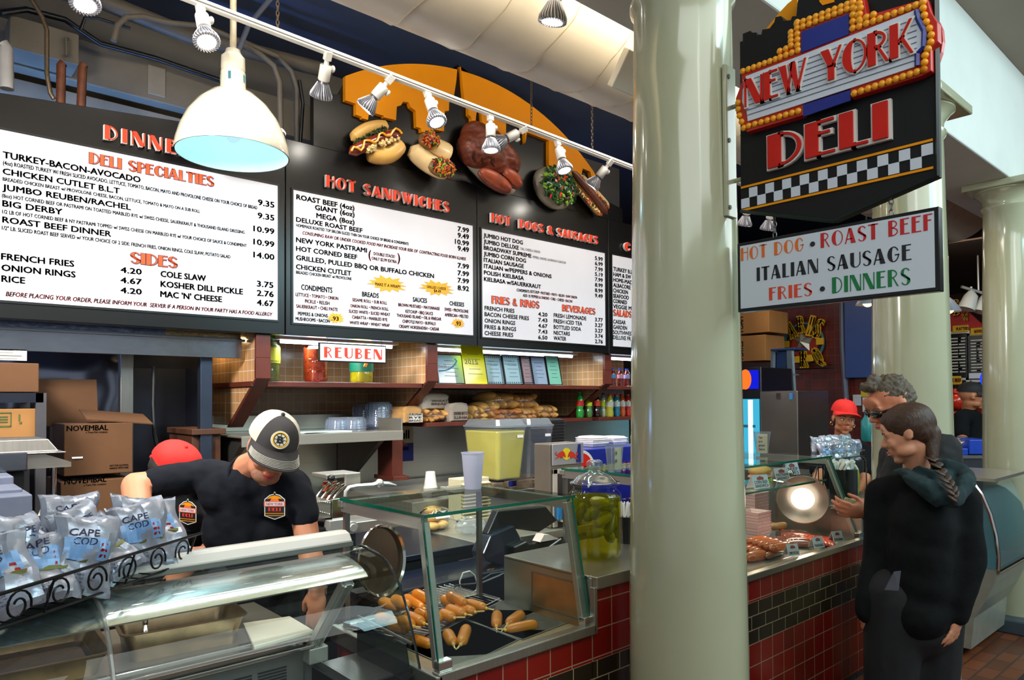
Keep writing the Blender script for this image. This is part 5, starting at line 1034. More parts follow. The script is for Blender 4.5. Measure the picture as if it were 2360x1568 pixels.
tray('front left metal tray holding three corn dogs', [(925, 1505), (1060, 1436), (1195, 1490), (1050, 1562)], pan_m); tray('front right metal tray holding three corn dogs', [(1062, 1440), (1165, 1398), (1320, 1445), (1205, 1490)], pan_m)
tray('rear wire rack tray crowded with corn dogs', [(790, 1470), (1000, 1352), (1155, 1398), (960, 1500)], pan_m, rack=True)
cdm = mat('corn_batter', (210, 124, 22), .32, 0, .14, 12, .04, coat=.3)
def corndog(label, a, b_, s, ra=.0232, grp=None):
    d = (b_-a); L_ = d.length; d = d.normalized(); t = thing('corn_dog', label, 'corn dog', a, grp); n = 12
    pts = [a+d*(L_*i/n) for i in range(n+1)]; rd = [ra*max(.12, sqrt(max(0, 1-(2*(i/n)-1)**6)))*(1-.10*(i/n)) for i in range(n+1)]
    MB().tube(pts, rd, 14).build('batter', cdm, t, ang=80)
    if s is not None: MB().tube([b_-d*.01, s], .0032, 6).build('stick', wood_stick, t); MB().ell(b_+(s-b_).normalized()*.003, (.007, .007, .007), None, 10, 6).build('batter_collar', mat('pale_batter', (232, 180, 84), .5), t)
    return t
CD = [((500, 1050), (640, 1085), (690, 1110), 0), ((590, 1030), (695, 1080), None, 1), ((668, 1022), (790, 1098), (835, 1105), 0), ((728, 992), (835, 1045), None, 1), ((915, 1032), (1002, 1068), None, 0), ((955, 1006), (1068, 1066), None, 1), ((1072, 1060), (1200, 1096), (1255, 1106), 0), ((1000, 1085), (1128, 1122), (1190, 1114), 0), ((945, 1095), (1062, 1136), (1112, 1142), 0), ((905, 1128), (990, 1160), (1065, 1155), 0), ((675, 1142), (788, 1194), (832, 1206), 1), ((745, 1118), (838, 1170), None, 0), ((640, 1168), (718, 1216), (772, 1222), 1), ((480, 1150), (620, 1190), (680, 1215), 0), ((560, 1200), (690, 1235), None, 0), ((810, 1135), (905, 1166), None, 1),
      ((715, 1300), (850, 1345), None, 2), ((945, 1255), (985, 1330), (1005, 1378), 2), ((1075, 1222), (1038, 1332), (995, 1384), 2), ((1275, 1130), (1270, 1212), (1274, 1270), 3), ((1442, 1132), (1345, 1198), (1288, 1272), 3), ((1542, 1200), (1335, 1240), (1228, 1228), 3)]
LABC = {0: 'golden corn dog lying on the wire rack', 1: 'golden corn dog stacked on top of others on the wire rack', 2: 'corn dog in the front left tray', 3: 'corn dog in the front right tray'}
spec = {16: 'long corn dog without visible stick at left of the front left tray', 17: 'short corn dog half behind the guard post in the front left tray', 18: 'upright lying corn dog with crossed sticks in the front left tray', 19: 'leftmost corn dog in the front right tray', 20: 'rear corn dog in the front right tray', 21: 'long front corn dog in the front right tray'}
for i, (a, b_, s, k) in enumerate(CD):
    z = {0: .870, 1: .896, 2: .842, 3: .842}[k]; q = lambda p, z: P(700+p[0]*.34943, 1020+p[1]*.34943, Z=z)
    if i < 16: corndog(LABC[k], q(a, z), q(b_, z), q(s, z-.006) if s else None, grp='corn dogs on the wire rack'+(' upper layer' if k == 1 else ''))
    else: corndog(spec[i], q(a, z), q(b_, z), q(s, z-.012) if s else None, grp='corn dogs in the front trays')
b = MB(); a = P(935, 1358, Y=2.50); b.lathe([(.028, 0), (.036, .05), (.042, .052), (.036, .05)], 4, V((a.x, 2.50, .81)), M.Rotation(.7, 3, 'Z')); tag(b.build('steel_insert_pan', chrome), 'small square steel insert pan behind the wire rack of corn dogs', 'pan')
# ---------------------------------------------------------------- curved glass deli case (front left)
CPF = [(2.25, 1.188), (2.20, 1.187), (2.134, 1.178), (2.085, 1.167), (2.051, 1.152), (2.015, 1.125), (1.985, 1.092), (1.957, 1.05), (1.934, 1.007), (1.915, .963), (1.897, .92), (1.878, .872), (1.861, .824), (1.845, .77), (1.832, .70), (1.825, .62)]
X0, X1 = -1.3, 1.262
dc = thing('deli_case', 'curved glass refrigerated deli case with stainless canopy in the front left', 'display case', (0, 2.05, 0))
b = MB(); b.rings([[V((x, y, z)) for y, z in CPF] for x in (X0, .42)], False); b.build('front_glass_left', case_glass, dc, ang=60)
b = MB(); b.rings([[V((x, y, z)) for y, z in CPF] for x in (.425, X1-.01)], False); b.build('front_glass_right', case_glass, dc, ang=60)
b = MB(); b.tube([V((.4225, y-.002, z+.001)) for y, z in CPF], .006, 6); b.build('glass_joint', glass('joint_clear', (225, 228, 226), 1.5, .3, (220, 220, 215)), dc)
epts = [V((X1, y, z)) for y, z in CPF]+[V((X1, 2.25, .62))]; MB().prism(epts, (.006, 0, 0)).build('end_glass', case_glass, dc, smooth=False)
MB().tube([V((X1+.003, y-.001, z)) for y, z in CPF], .0045, 6).build('end_glass_edge', mat('smoked_edge', (36, 44, 44), .15, 0, .1, 9, coat=.5), dc)
canopy = [(2.25, 1.172), (2.20, 1.171), (2.14, 1.163), (2.09, 1.150), (2.065, 1.138), (2.05, 1.127), (2.058, 1.121), (2.10, 1.134), (2.25, 1.145)]
MB().rings([[V((x, y, z)) for y, z in canopy] for x in (X0, 1.185)]).build('canopy', mat('canopy_steel', (206, 212, 212), .22, .9, .04, 2), dc, ang=50)
b = MB(); b.rings([[V((x, y, z)) for y, z in ((2.245, 1.187), (2.245, 1.21), (2.262, 1.232), (2.29, 1.24), (2.33, 1.236), (2.335, 1.187))] for x in (X0, 1.235)]); b.build('rear_rail', mat('white_rail', (222, 220, 212), .3, 0, .03, 4), dc, smooth=False, bev=.004)
b = MB(); b.box(X0, 1.235, 2.238, 2.248, 1.192, 1.206); b.build('rail_seal', mat('grey_seal', (120, 124, 116), .4), dc, smooth=False)
sill = MB(); sill.box(X0, 1.075, 2.22, 2.26, .905, .918); sill.box(X0, 1.075, 2.205, 2.222, .880, .893); sill.box(X0, 1.08, 2.26, 2.285, .88, .925); sill.build('sill_track', chrome, dc, smooth=False, bev=.003)
MB().box(X0, 1.09, 2.285, 2.76, .885, .915).build('work_ledge', mat('ledge_steel', (176, 168, 152), .3, .7, .1, 7), dc, smooth=False, bev=.003)
MB().box(X0, 1.09, 2.26, 2.30, .55, .882).build('rear_wall', mat('case_wall_steel', (150, 148, 142), .35, .75, .1, 5), dc, smooth=False)
b = MB(); xa, xb = .80, 1.0
for i in range(6):
    b.box(xa, xa+.085, 2.256, 2.262, .822-.010*i, .826-.010*i); b.box(xa+.105, xb, 2.256, 2.262, .822-.010*i, .826-.010*i)
b.build('air_vent', black_matte, dc, smooth=False)
b = MB(); b.box(.62, 1.06, 2.254, 2.262, .858, .862); b.box(1.06, 1.064, 2.254, 2.262, .7, .862); b.build('panel_seam', steel_dark, dc, smooth=False)
MB().prism([V((X0, 2.26, .72)), V((X0, 1.86, .68)), V((X0, 1.86, .66)), V((X0, 2.26, .66))], (1.255-X0, 0, 0)).build('display_deck', mat('deck_steel', (110, 116, 114), .3, .8, .1, 6), dc, smooth=False)
MB().prism([V((X0, y, z)) for y, z in ((1.83, .64), (1.80, .60), (1.80, .12), (1.90, .0), (2.76, .0), (2.76, .55), (2.26, .64))], (1.262-X0, 0, 0)).build('base', mat('case_base', (96, 96, 92), .4, .3, .08, 5), dc, smooth=False)
b = MB(); t0, t1_ = P(800, 1343, Y=2.06), P(722, 1490, Y=2.24); d = (t1_-t0).normalized(); s = d.cross(V((1, 0, 0))).normalized()
for k, w_, h_ in ((0, .022, .012), (-.012, .005, .018), (.014, .004, .018)): b.obox((t0+t1_)/2+V((k, 0, 0)), (1, 0, 0), s, d, w_, h_, (t1_-t0).length/2)
b.build('corner_post', alu, dc, smooth=False, bev=.002)
b = MB(); b.obox(t1_+V((.004, -.005, -.022)), (1, 0, 0), (0, 1, 0), (0, 0, 1), .034, .03, .026); b.build('post_bracket', alu, dc, smooth=False, bev=.004)
b = MB(); b.box(1.09, 1.258, 2.0, 2.26, .80, .806); b.box(1.095, 1.10, 1.95, 2.26, .80, .83); b.build('side_deck', steel_dark, dc, smooth=False)
for z in (.93, .80): MB().tube([V((1.255, 1.92-(1.0-z)*.25, z)), V((1.255, 2.24, z+.01))], .005, 6).build('side_rail', steel_dark, dc)
MB().prism([V((1.25, y, z)) for y, z in ((1.93, .92), (2.24, .92), (2.24, .64), (1.85, .64))], (.004, 0, 0)).build('side_panel', glass('smoked_glass', (120, 134, 128), 1.2), dc, smooth=False)
area('case_light', (0., 2.16, 1.06), (0., 2.45, .9), 2.2, .03, 1.6, (1, .97, .92))
# pans, cutting board on the ledge
def roastpan(label, x0, x1, y0, y1, z, h, rz=0.):
    t = thing('roasting_pan', label, 'pan', ((x0+x1)/2, (y0+y1)/2, z)); rm = M.Rotation(rz, 3, 'Z'); c = V(((x0+x1)/2, (y0+y1)/2, z)); w_, d_ = (x1-x0)/2, (y1-y0)/2
    def ring(k, hh, r=.03):
        out = []
        for sx, sy, a0 in ((1, 1, 0), (-1, 1, 90), (-1, -1, 180), (1, -1, 270)):
            for i in range(4): a = radians(a0+30*i); out.append(c+rm @ V((sx*(w_*k-r)+r*cos(a), sy*(d_*k-r)+r*sin(a), hh)))
        return out
    m1 = mat('baked_pan', (132, 116, 92), .3, .85, .35, 9, .08)
    MB().rings([ring(.9, .002), ring(.9, 0), ring(.93, h*.5), ring(1, h), ring(1.06, h+.002), ring(1.06, h+.005), ring(1., h+.005), ring(.92, h*.5), ring(.88, .004)]).build('pan', m1, t)
    MB().rings([ring(.885, .004), ring(.905, .02), ring(.90, .02), ring(.86, .006)]).build('baked_residue', mat('burnt_residue', (50, 34, 20), .6, 0, .5, 30, .2), t); return t
roastpan('stained roasting pan on the work ledge behind the curved glass', .55, .90, 2.33, 2.58, .9155, .085, -.10); roastpan('left steel pan with tongs at the left end of the work ledge', .05, .50, 2.32, 2.66, .9155, .06, -.04)
b = MB(); q = P(335, 1440, Y=2.40); b.cyl(q, q+V((0, 0, .03)), .008); b.ell(q+V((0, 0, .035)), .012); b.cyl(q-V((0, 0, .03)), q, .012, .005); tag(b.build('lid_knob', chrome), 'small steel knob standing in the left pan', 'knob')
bd_ = MB(); cs = [P(u, v, Z=.93) for u, v in ((560, 1436), (668, 1420), (722, 1452), (585, 1490))]; bd_.prism([p-V((0, 0, .0135)) for p in cs], (0, 0, .0135)); tag(bd_.build('cutting_board', mat('white_poly', (226, 222, 200), .5, 0, .04, 6), smooth=False, bev=.003), 'white plastic cutting board on the work ledge', 'cutting board')
# ---------------------------------------------------------------- chip bags in a wire basket
bk = thing('wire_basket', 'black wire scroll basket filled with chip bags on the deli case', 'basket', (.45, 2.2, 1.19))
A = V((.700, 2.30, 1.206)); fd = V((-.79, -.613, 0)); bd2 = V((-.613, .79, 0)); W_, D2, H2 = .80, .30, .085
wire = mat('black_wire', (26, 24, 24), .35, .5, .2, 30)
b = MB(); lo = [A, A+fd*W_, A+fd*W_+bd2*D2, A+bd2*D2]; hi = [p+V((0, 0, H2))+(fd*-.03 if i in (0, 3) else fd*.03)+(bd2*-.03 if i < 2 else bd2*.03) for i, p in enumerate(lo)]
b.tube(lo, .0035, 6, True); b.tube(hi, .0045, 6, True); b.build('frame', wire, bk)
b = MB()
for i in range(1, 16): f = i/16; b.tube([A+fd*W_*f, A+fd*W_*f+bd2*D2], .0022, 5)
b.build('grid', wire, bk)
b = MB()
for i in range(7):
    b = MB(); f = (i+.35)/7; c = A+fd*W_*f+V((0, 0, H2*.5))-bd2*.015; cw = 1 if i % 2 else -1
    b.tube([c+fd*(cw*(.012+.024*k/22)*cos(.5+k*.42))+V((0, 0, (.012+.026*k/22)*sin(.5+k*.42))) for k in range(23)], .0028, 5); b.build('scroll', wire, bk)
for f in (0, .33, .66, 1): b = MB(); b.tube([A+fd*W_*f, A+fd*W_*f+V((0, 0, H2))-bd2*.03], .003, 5); b.build('upright', wire, bk)
bagm = mat('foil_bag', (168, 174, 188), .3, .45, .12, 12, .3); bagblue = mat('bag_blue_fade', (128, 168, 214), .35, .1, .25, 18); bagback = mat('foil_grey', (160, 166, 172), .35, .5, .1, 10, .2)
inkb = mat('bag_ink', (36, 44, 84), .5); redt = mat('lighthouse_red', (200, 40, 40), .5); grass_ = mat('dune_green', (150, 150, 80), .6)
def bagsurf(x, z, s):                     # pillow thickness over the unit bag
    e = max(0, 1-abs(2*x)**3.0)*max(0, 1-abs(2*z)**4.)
    return .034*e**.55*(1+.22*sin(9*x+5*z+s)*e)+.004*sin(31*x+s*2)*abs(z)*1.2
def chipbag(seed, gw=.145, gh=.205):
    random.seed(seed); s = random.random()*9; t = thing('chip_bag', 'x', 'chip bag', (0, 0, 0), 'chip bags in the wire basket'); nx, nz_ = 14, 18
    def pt(i, j, sd):
        x = -.5+i/nx; z = -.5+j/nz_; e = bagsurf(x, z, s); zz = z*gh+.012*sin(5*x+s)*z; xx = x*gw*(1-.06*cos(2*pi*z))+.006*sin(9*z+s)
        w_ = noise.noise(V((x*4+s, z*4, s)))*.012+noise.noise(V((x*11+s, z*9, s*2)))*.005; return V((xx, -e*sd+.014*sin(s+3*z)*z-w_, zz+gh/2))
    for nm, sd, mm in (('front', 1, bagm), ('back', -1, bagback)):
        q = MB(); q.add([pt(i, j, sd) for j in range(nz_+1) for i in range(nx+1)], [(j*(nx+1)+i, j*(nx+1)+i+1, (j+1)*(nx+1)+i+1, (j+1)*(nx+1)+i) for j in range(nz_) for i in range(nx)])
        q.build(nm, mm, t, ang=25)
    def onbag(q, d=.0012):                # press flat lettering onto the pouch
        nn = lambda x, z: noise.noise(V((x*4+s, z*4, s)))*.012+noise.noise(V((x*11+s, z*9, s*2)))*.005
        q.v = [V((p.x, -bagsurf(p.x/gw, (p.z-gh/2)/gh, s)-d-.0012+.014*sin(s+3*(p.z-gh/2)/gh)*(p.z-gh/2)/gh-nn(p.x/gw, (p.z-gh/2)/gh), p.z)) for p in q.v]; return q
    q = MB()
    for j in range(8):
        for i in range(8): x0_, z0_ = -.36*gw+.09*gw*i, gh*(.40+.035*j); q.add([(x0_, 0, z0_), (x0_+.09*gw, 0, z0_), (x0_+.09*gw, 0, z0_+.035*gh), (x0_, 0, z0_+.035*gh)], [(0, 1, 2, 3)])
    onbag(q, .0006).build('sky_print', bagblue, t)
    q = MB(); text(q, 'CAPE', (-.30*gw, 0, gh*.70), mx, mz, gw*.46, gh*.085, .01); text(q, 'COD', (-.22*gw, 0, gh*.59), mx, mz, gw*.36, gh*.085, .01)
    for k in range(4): text(q, ['POTATO CHIPS', 'NET WT 1.5 OZ', 'SEA SALT', 'KETTLE COOKED'][k], (-.40*gw, 0, gh*(.22-.045*k)), mx, mz, gw*.45, gh*.022, .01)
    onbag(q).build('lettering', inkb, t, smooth=False)
    q = MB()
    for k in range(3): q.prism([V((gw*(.20), 0, gh*(.44+.07*k))), V((gw*.32, 0, gh*(.44+.07*k))), V((gw*.31, 0, gh*(.475+.07*k))), V((gw*.21, 0, gh*(.475+.07*k)))], (0, -.0001, 0))
    onbag(q).build('lighthouse', redt, t, smooth=False)
    q = MB(); q.prism([V((-.1*gw, 0, gh*.38)), V((.38*gw, 0, gh*.38)), V((.4*gw, 0, gh*.44)), V((.1*gw, 0, gh*.43))], (0, -.0001, 0)); onbag(q).build('dune', grass_, t, smooth=False)
    return t
protos = [chipbag(k) for k in (2, 5, 9)]
spots = []
for i in range(9): spots.append((.035+.093*i, .04, .0, i % 3, -30+14*sin(i*2.1), 'front'))
for i in range(8): spots.append((.12+.088*i, .115, .015, (i+1) % 3, -34+14*sin(i*1.7+1), 'middle'))
for i in range(5): spots.append((.22+.125*i, .20, .035, (i+2) % 3, -40+16*sin(i*2.9+2), 'rear'))
used = set(); random.seed(4)
desc = {'front': ['at the right tip of the wire basket', 'second from the basket tip in the front row', 'third from the basket tip in the front row', 'fourth from the basket tip in the front row', 'fifth from the basket tip in the front row', 'sixth from the basket tip in the front row', 'seventh from the basket tip in the front row', 'next to the left end of the front row', 'at the left end of the front row']}
for k, (f, d_, h, pi_, tilt, row) in enumerate(spots):
    p = A+fd*f*.96+bd2*d_+V((0, 0, .004+h)); yaw = atan2(-fd.y, -fd.x)
    e = (radians(tilt), radians(random.uniform(-30, 26)), yaw+radians(random.uniform(-60, 40)))
    lab = 'white and blue foil chip bag '+(desc['front'][k] if row == 'front' else ('number %d from the tip in the %s row of the wire basket' % (k-8, 'middle') if row == 'middle' else ['at the right end of the rear row', 'second from the right in the rear row', 'standing tall at the center of the rear row', 'left of center in the rear row', 'at the left end of the rear row'][k-17]))
    if row == 'middle': lab = 'white and blue foil chip bag, %s from the basket tip in the middle row' % ['first', 'second', 'third', 'fourth', 'fifth', 'sixth', 'seventh', 'eighth'][k-9]
    if pi_ not in used: o = protos[pi_]; o.location = p; o.rotation_euler = e; o['label'] = lab; used.add(pi_)
    else: o = dup(protos[pi_], p, e, lab)
b = MB(); q = P(122, 1172, D=2.5); b.obox(q, (.8, -.55, .2), (.3, .6, .5), (.2, .3, -.9), .045, .03, .001); tag(b.build('price_card', mat('printed_card', (196, 190, 170), .6, 0, .3, 120), smooth=False), 'printed card standing behind the chip bags', 'card')
# ---------------------------------------------------------------- behind the counter: prep table, slicer, plate
pt = thing('prep_table', 'stainless prep table with dark underside behind the corn dog display', 'table', (2.2, 3.2, 0)); zt = .935
a, c = P(985, 1222, Z=zt), P(1057, 1262, Z=zt); y0 = c.y
b = MB(); b.box(a.x-.02, 3.6, y0, 3.75, zt-.05, zt); b.build('top', steel, pt, smooth=False, bev=.004)
b = MB(); b.box(a.x, 3.6, y0+.03, 3.7, .0, zt-.05); b.build('cabinet', black_matte, pt, smooth=False); b = MB(); b.box(c.x+.02, 3.6, y0+.015, y0+.03, zt-.11, zt-.075); b.build('drawer_front', steel_dark, pt, smooth=False)
st2 = thing('slicer_stand', 'dark work stand under the slicer behind the worker', 'stand', (1.45, 3.3, 0)); b = MB(); b.box(1.34, a.x-.03, 3.0, 3.7, .0, .90); b.build('body', black_matte, st2, smooth=False)
b = MB(); b.box(1.33, a.x-.025, 2.98, 3.72, .90, .93); b.build('top', dn, st2, smooth=False, bev=.004)
sl = thing('tomato_slicer', 'stainless manual slicer with curved bars, lever and black ball knob', 'slicer', (1.55, 3.25, .93))
Y1 = 3.12; S4 = .12116
def s4(x, y, Y=Y1): return P(700+x*S4, 1070+y*S4, Y=Y)
b = MB(); p0, p1 = s4(200, 1060), s4(520, 690); b.box(p0.x, p1.x, Y1, Y1+.22, p0.z, p1.z); b.build('blade_box', steel, sl, smooth=False, bev=.003)
b = MB(); p0, p1 = s4(520, 1080), s4(745, 680); b.box(p0.x+.001, p1.x, Y1-.01, Y1+.23, p0.z, p1.z+.01); b.build('end_plate', chrome, sl, smooth=False, bev=.003)
b = MB()
for i in range(7): q = s4(230+42*i, 890+10*i); b.ell(q-V((0, .002, 0)), .004, None, 8, 5); q = s4(240+42*i, 700+7*i); b.ell(q-V((0, .002, 0)), .0035, None, 8, 5)
b.build('rivet', chrome, sl)
for i, (x0, y0_, x1, y1_) in enumerate(((250, 620, 620, 320), (335, 660, 740, 350), (440, 690, 820, 365), (540, 695, 930, 375))):
    q = [s4(x0+(x1-x0)*f, y0_+(y1_-y0_)*sin(f*pi/2)**.9, Y1+.02+.1*f) for f in [k/8 for k in range(9)]]; MB().tube(q, .006, 8).build('curved_bar', chrome, sl)
b = MB(); p0, p1 = s4(612, 320), s4(1240, 240); b.box(p0.x, p1.x, Y1+.1, Y1+.26, p0.z, p0.z+.022); b.box(p1.x-.085, p1.x, Y1+.08, Y1+.1, p0.z-.05, p0.z+.022); b.build('press_plate', steel, sl, smooth=False, bev=.004)
b = MB(); b.tube([s4(790, 620), s4(800, 520), s4(860, 450), s4(1000, 420), s4(1300, 400), s4(1420, 370)], [.009, .010, .011, .011, .012, .014], 8); b.tube([s4(1480, 370), s4(1600, 375), s4(1760, 405)], [.011, .012, .004], 8); b.ell(s4(1440, 365), .022); b.build('lever', alu, sl)
b = MB(); q = s4(525, 275, Y1+.05); b.ell(q, .0195); b.build('ball_knob', black_gloss, sl); b = MB(); b.cyl(q-V((0, 0, .02)), s4(540, 420, Y1+.05), .006); b.build('knob_stem', chrome, sl)
b = MB(); p0, p1 = s4(380, 340, Y1+.26), s4(600, 420, Y1+.26); b.box(p0.x, p1.x, Y1+.25, Y1+.27, p1.z-.02, p0.z); b.build('warning_tag', mat('tag_orange', (210, 84, 30), .5), sl, smooth=False)
b = MB(); p0, p1 = s4(840, 1090, Y1+.05), s4(1530, 1040, Y1+.05); b.box(p0.x-.02, p1.x, Y1, Y1+.2, p0.z-.055, p0.z); b.cyl(s4(670, 1130), s4(670, 1330), .016); b.build('slide_bed', steel, sl, smooth=False, bev=.004)
b = MB(); q = s4(930, 1210, Y1-.04); b.cyl(q, q+V((0, .05, 0)), .030, n=20); b.cyl(q-V((0, .012, 0)), q, .02, n=20); b.obox(q+V((-.07, .03, .02)), (1, 0, 0), (0, 1, 0), (0, 0, 1), .05, .03, .025); b.build('clamp_knob', alu, sl, bev=.002)
b = MB(); q = s4(440, 1300, Y1+.03); b.box(q.x-.2, q.x+.14, Y1, Y1+.2, .93, q.z+.03); b.build('base', black_matte, sl, smooth=False, bev=.005)
pl_ = thing('round_pan', 'large round steel pan standing on edge behind the deli case', 'pan', P(878, 1372, Y=2.62)); c = P(876, 1292, Y=2.62); n_ = V((.34, -1, .12)).normalized(); x, y = frame(n_); rr = sz(81, c)
mxp = M((x, y, n_)).transposed(); MB().lathe([(0, 0), (rr*.9, 0), (rr*.93, .012), (rr, .016), (rr*1.01, .010), (rr*.96, -.002), (0, -.006)], 48, c, mxp).build('pan', mat('pan_steel', (112, 102, 90), .3, .85, .08, 4), pl_)
MB().lathe([(rr*.93, .0125), (rr*1.0, .0195), (rr*1.02, .012)], 48, c, mxp).build('rim', chrome, pl_)
b = MB(); b.box(c.x-.10, c.x+.12, c.y+.02, c.y+.10, 0, c.z-rr*.85); tag(b.build('equipment_stand', black_matte, smooth=False), 'black stand carrying the round pan', 'stand')
# bagged rolls and plastic bags on the prep table
t = thing('bread_bag', 'bag of small rolls with black and white label on the prep table', 'bread', P(1020, 1225, Z=zt)); o = P(1020, 1225, Z=zt); random.seed(8)
for dx, dy, dz in ((-.05, 0, .028), (.03, .02, .028), (-.02, .03, .072), (.05, .06, .07), (.0, .05, .11)): MB().ell(o+V((dx, dy+.05, dz)), (.055, .05, .026)).build('roll', bun_m, t)
q = MB().ell(o+V((0, .07, .066)), (.115, .085, .07), None, 20, 12); q.v = [p+V((.006*sin(p.z*140), .006*sin(p.x*120), .004*sin(p.y*150))) for p in q.v]; q.build('bag', film, t)
q = MB(); q.obox(o+V((-.01, -.012, .10)), mx, (0, 1, -.4), (0, .4, 1), .05, .001, .02); lb = q.build('label', white_paint, t, smooth=False); q = MB(); text(q, 'BUNS', o+V((-.03, -.014, .09)), mx, mz, .05, .02, .03); q.tube([o+V((-.05+.01*i, -.014, .112+.006*sin(i))) for i in range(9)], .004, 5); q.build('label_print', black_text, lb, smooth=False)
q = MB().ell(P(1095, 1235, Z=zt)+V((0, .05, .045)), (.10, .08, .045), None, 22, 14); random.seed(2); q.v = [p+V((random.uniform(-.008, .008), random.uniform(-.008, .008), random.uniform(0, .012))) for p in q.v]; tag(q.build('plastic_bag', glass('crinkled_bag', (240, 244, 248), 2., .18, (240, 244, 250), .05), ang=10), 'crumpled clear plastic bag on the prep table', 'bag')
lv = thing('louvered_box', 'beige louvered vent box behind the plastic bag', 'vent', P(1098, 1206, Y=3.55)); a, c = P(1066, 1206, Y=3.55), P(1132, 1100, Y=3.55)
MB().box(a.x, c.x, 3.57, 3.70, .935, c.z).build('case', mat('beige_plastic', (206, 196, 162), .5, 0, .05, 8), lv, smooth=False, bev=.004); q = MB()
for i in range(12): z = a.z-.02+(c.z-a.z)*i/12; q.obox(((a.x+c.x)/2, 3.56, z+.01), mx, (0, 1, .4), (0, -.4, 1), (c.x-a.x)/2-.005, .012, .003)
q.build('slats', mat('beige_plastic', (206, 196, 162), .5), lv, smooth=False)
# cash register seen from behind
cr = thing('cash_register', 'dark touchscreen cash register with cables behind the corn dog display', 'cash register', (2.05, 2.75, .6))
navy = mat('navy_plastic', (20, 28, 44), .25, 0, .15, 6, coat=.3)
b = MB(); b.box(1.72, 2.45, 2.68, 2.97, .0, .86); b.build('drawer_base', navy, cr, smooth=False, bev=.006)
def s5(x, y, Y): return P(960+x*.19130, 1120+y*.19130, Y=Y)
q = [s5(x, y, 2.75) for x, y in ((855, 590), (985, 300), (1560, 250), (1700, 420), (1480, 560), (1180, 520))]; b = MB().prism(q, (0, .05, 0)); b.build('screen_back', black_gloss, cr, smooth=False, bev=.006)
q = [s5(x, y, 2.72) for x, y in ((900, 600), (1180, 480), (1300, 700), (1180, 1010), (830, 900), (805, 830))]; b = MB().prism(q, (0, .10, 0)); b.build('stand', navy, cr, smooth=False, bev=.008)
q = [s5(x, y, 2.68) for x, y in ((1180, 740), (1330, 670), (1360, 700), (1760, 640), (1760, 760), (1300, 880), (1180, 1010))]; b = MB().prism(q, (0, .18, 0)); b.build('keyboard', black_gloss, cr, smooth=False, bev=.006)
for pts, m_, r in (([(1300, 940), (1100, 1030), (900, 1060), (700, 1180), (480, 1200), (450, 1240)], black_gloss, .0045), ([(1740, 640), (1600, 740), (1500, 830), (1200, 960), (1000, 1080), (760, 1180)], mat('grey_cord', (150, 150, 156), .5), .004), ([(530, 1250), (520, 1150), (560, 1050), (640, 1030), (700, 1080), (735, 1180), (720, 1260), (660, 1300), (600, 1290), (540, 1240)], white_paint, .0035)):
    MB().tube([s5(x, y, 2.60) for x, y in pts], r, 6).build('cord', m_, cr)
kb_ = MB()
for i in range(5): q = s5(850+40*i, 1025-6*(i % 2), 2.70); kb_.tube([q, q+V((.02, 0, .004)), q+V((.03, 0, -.004))], .004, 5)
tag(kb_.build('key_bunch', mat('brass_key', (176, 130, 50), .3, .9)), 'bunch of brass keys on the cash drawer', 'keys')
b = MB().prism([s5(x, y, 2.66) for x, y in ((1490, 680), (1540, 590), (1600, 590), (1720, 640))], (0, .06, 0)); tag(b.build('paper_boat', mat('check_paper', (232, 214, 206), .6), smooth=False), 'red checked paper food boat beside the register', 'paper tray')
# cups
def cup(label, p, r0, r1, h, m_, name='plastic_cup', n_rim=True, up=True):
    t = thing(name, label, 'cup', p); pr = [(0, .002), (r0, .002), (r0*1.01, 0), (r0+(r1-r0)*.3, h*.3), (r0+(r1-r0)*.33, h*.33), (r1, h), (r1*1.06, h), (r1*1.05, h*.965), (r1*.985, h*.97), (r0+(r1-r0)*.28-.001, h*.3), (r0*.95, .004), (0, .004)]
    if not up: pr = [(r, h-z) for r, z in pr]
    MB().lathe(pr, 32, p).build('cup_wall', m_, t); return t
frost = glass('frosted_plastic', (240, 240, 246), .8, .72, (228, 230, 244), .2)
p = P(1090, 1127, Z=1.3345); cup('frosted white plastic cup standing on the corn dog sneeze guard', p, sz(19, p), sz(26, p), sz(84, p), frost)
def inv_stack(label, u, Y, z0, r0, r1, h, n):
    q = P(u, 1130, Y=Y); p = V((q.x, Y, z0)); pc_ = mat('white_cup', (222, 220, 212), .4); t0 = cup(label, p, r0, r1, h, pc_, up=False); t0['group'] = 'stacked white cups'
    for i in range(1, n): dup(t0, p+V((0, 0, .0065*i)))
inv_stack('small white cup in the upside-down stack behind the glass', 992, 3.9, P(992, 1128, Y=3.9).z-.04, .030, .044, .105, 9)
sh = MB(); q = P(1010, 1130, Y=3.9); sh.box(q.x-.3, q.x+1.35, 3.76, 4.9, .0, q.z-.0405); tag(sh.build('back_counter', steel, smooth=False, bev=.004), 'long stainless back counter along the rear wall', 'counter')
ZC = q.z-.04
for u, r in ((1022, .026), (1034, .018)): p = P(u, 1128, Y=3.95); cup('short white portion cup beside the cup stack, %s one' % ('larger' if r > .02 else 'smaller'), V((p.x, 3.95, ZC)), r*.85, r, .05, mat('white_cup', (222, 220, 212), .4), 'portion_cup', up=False)
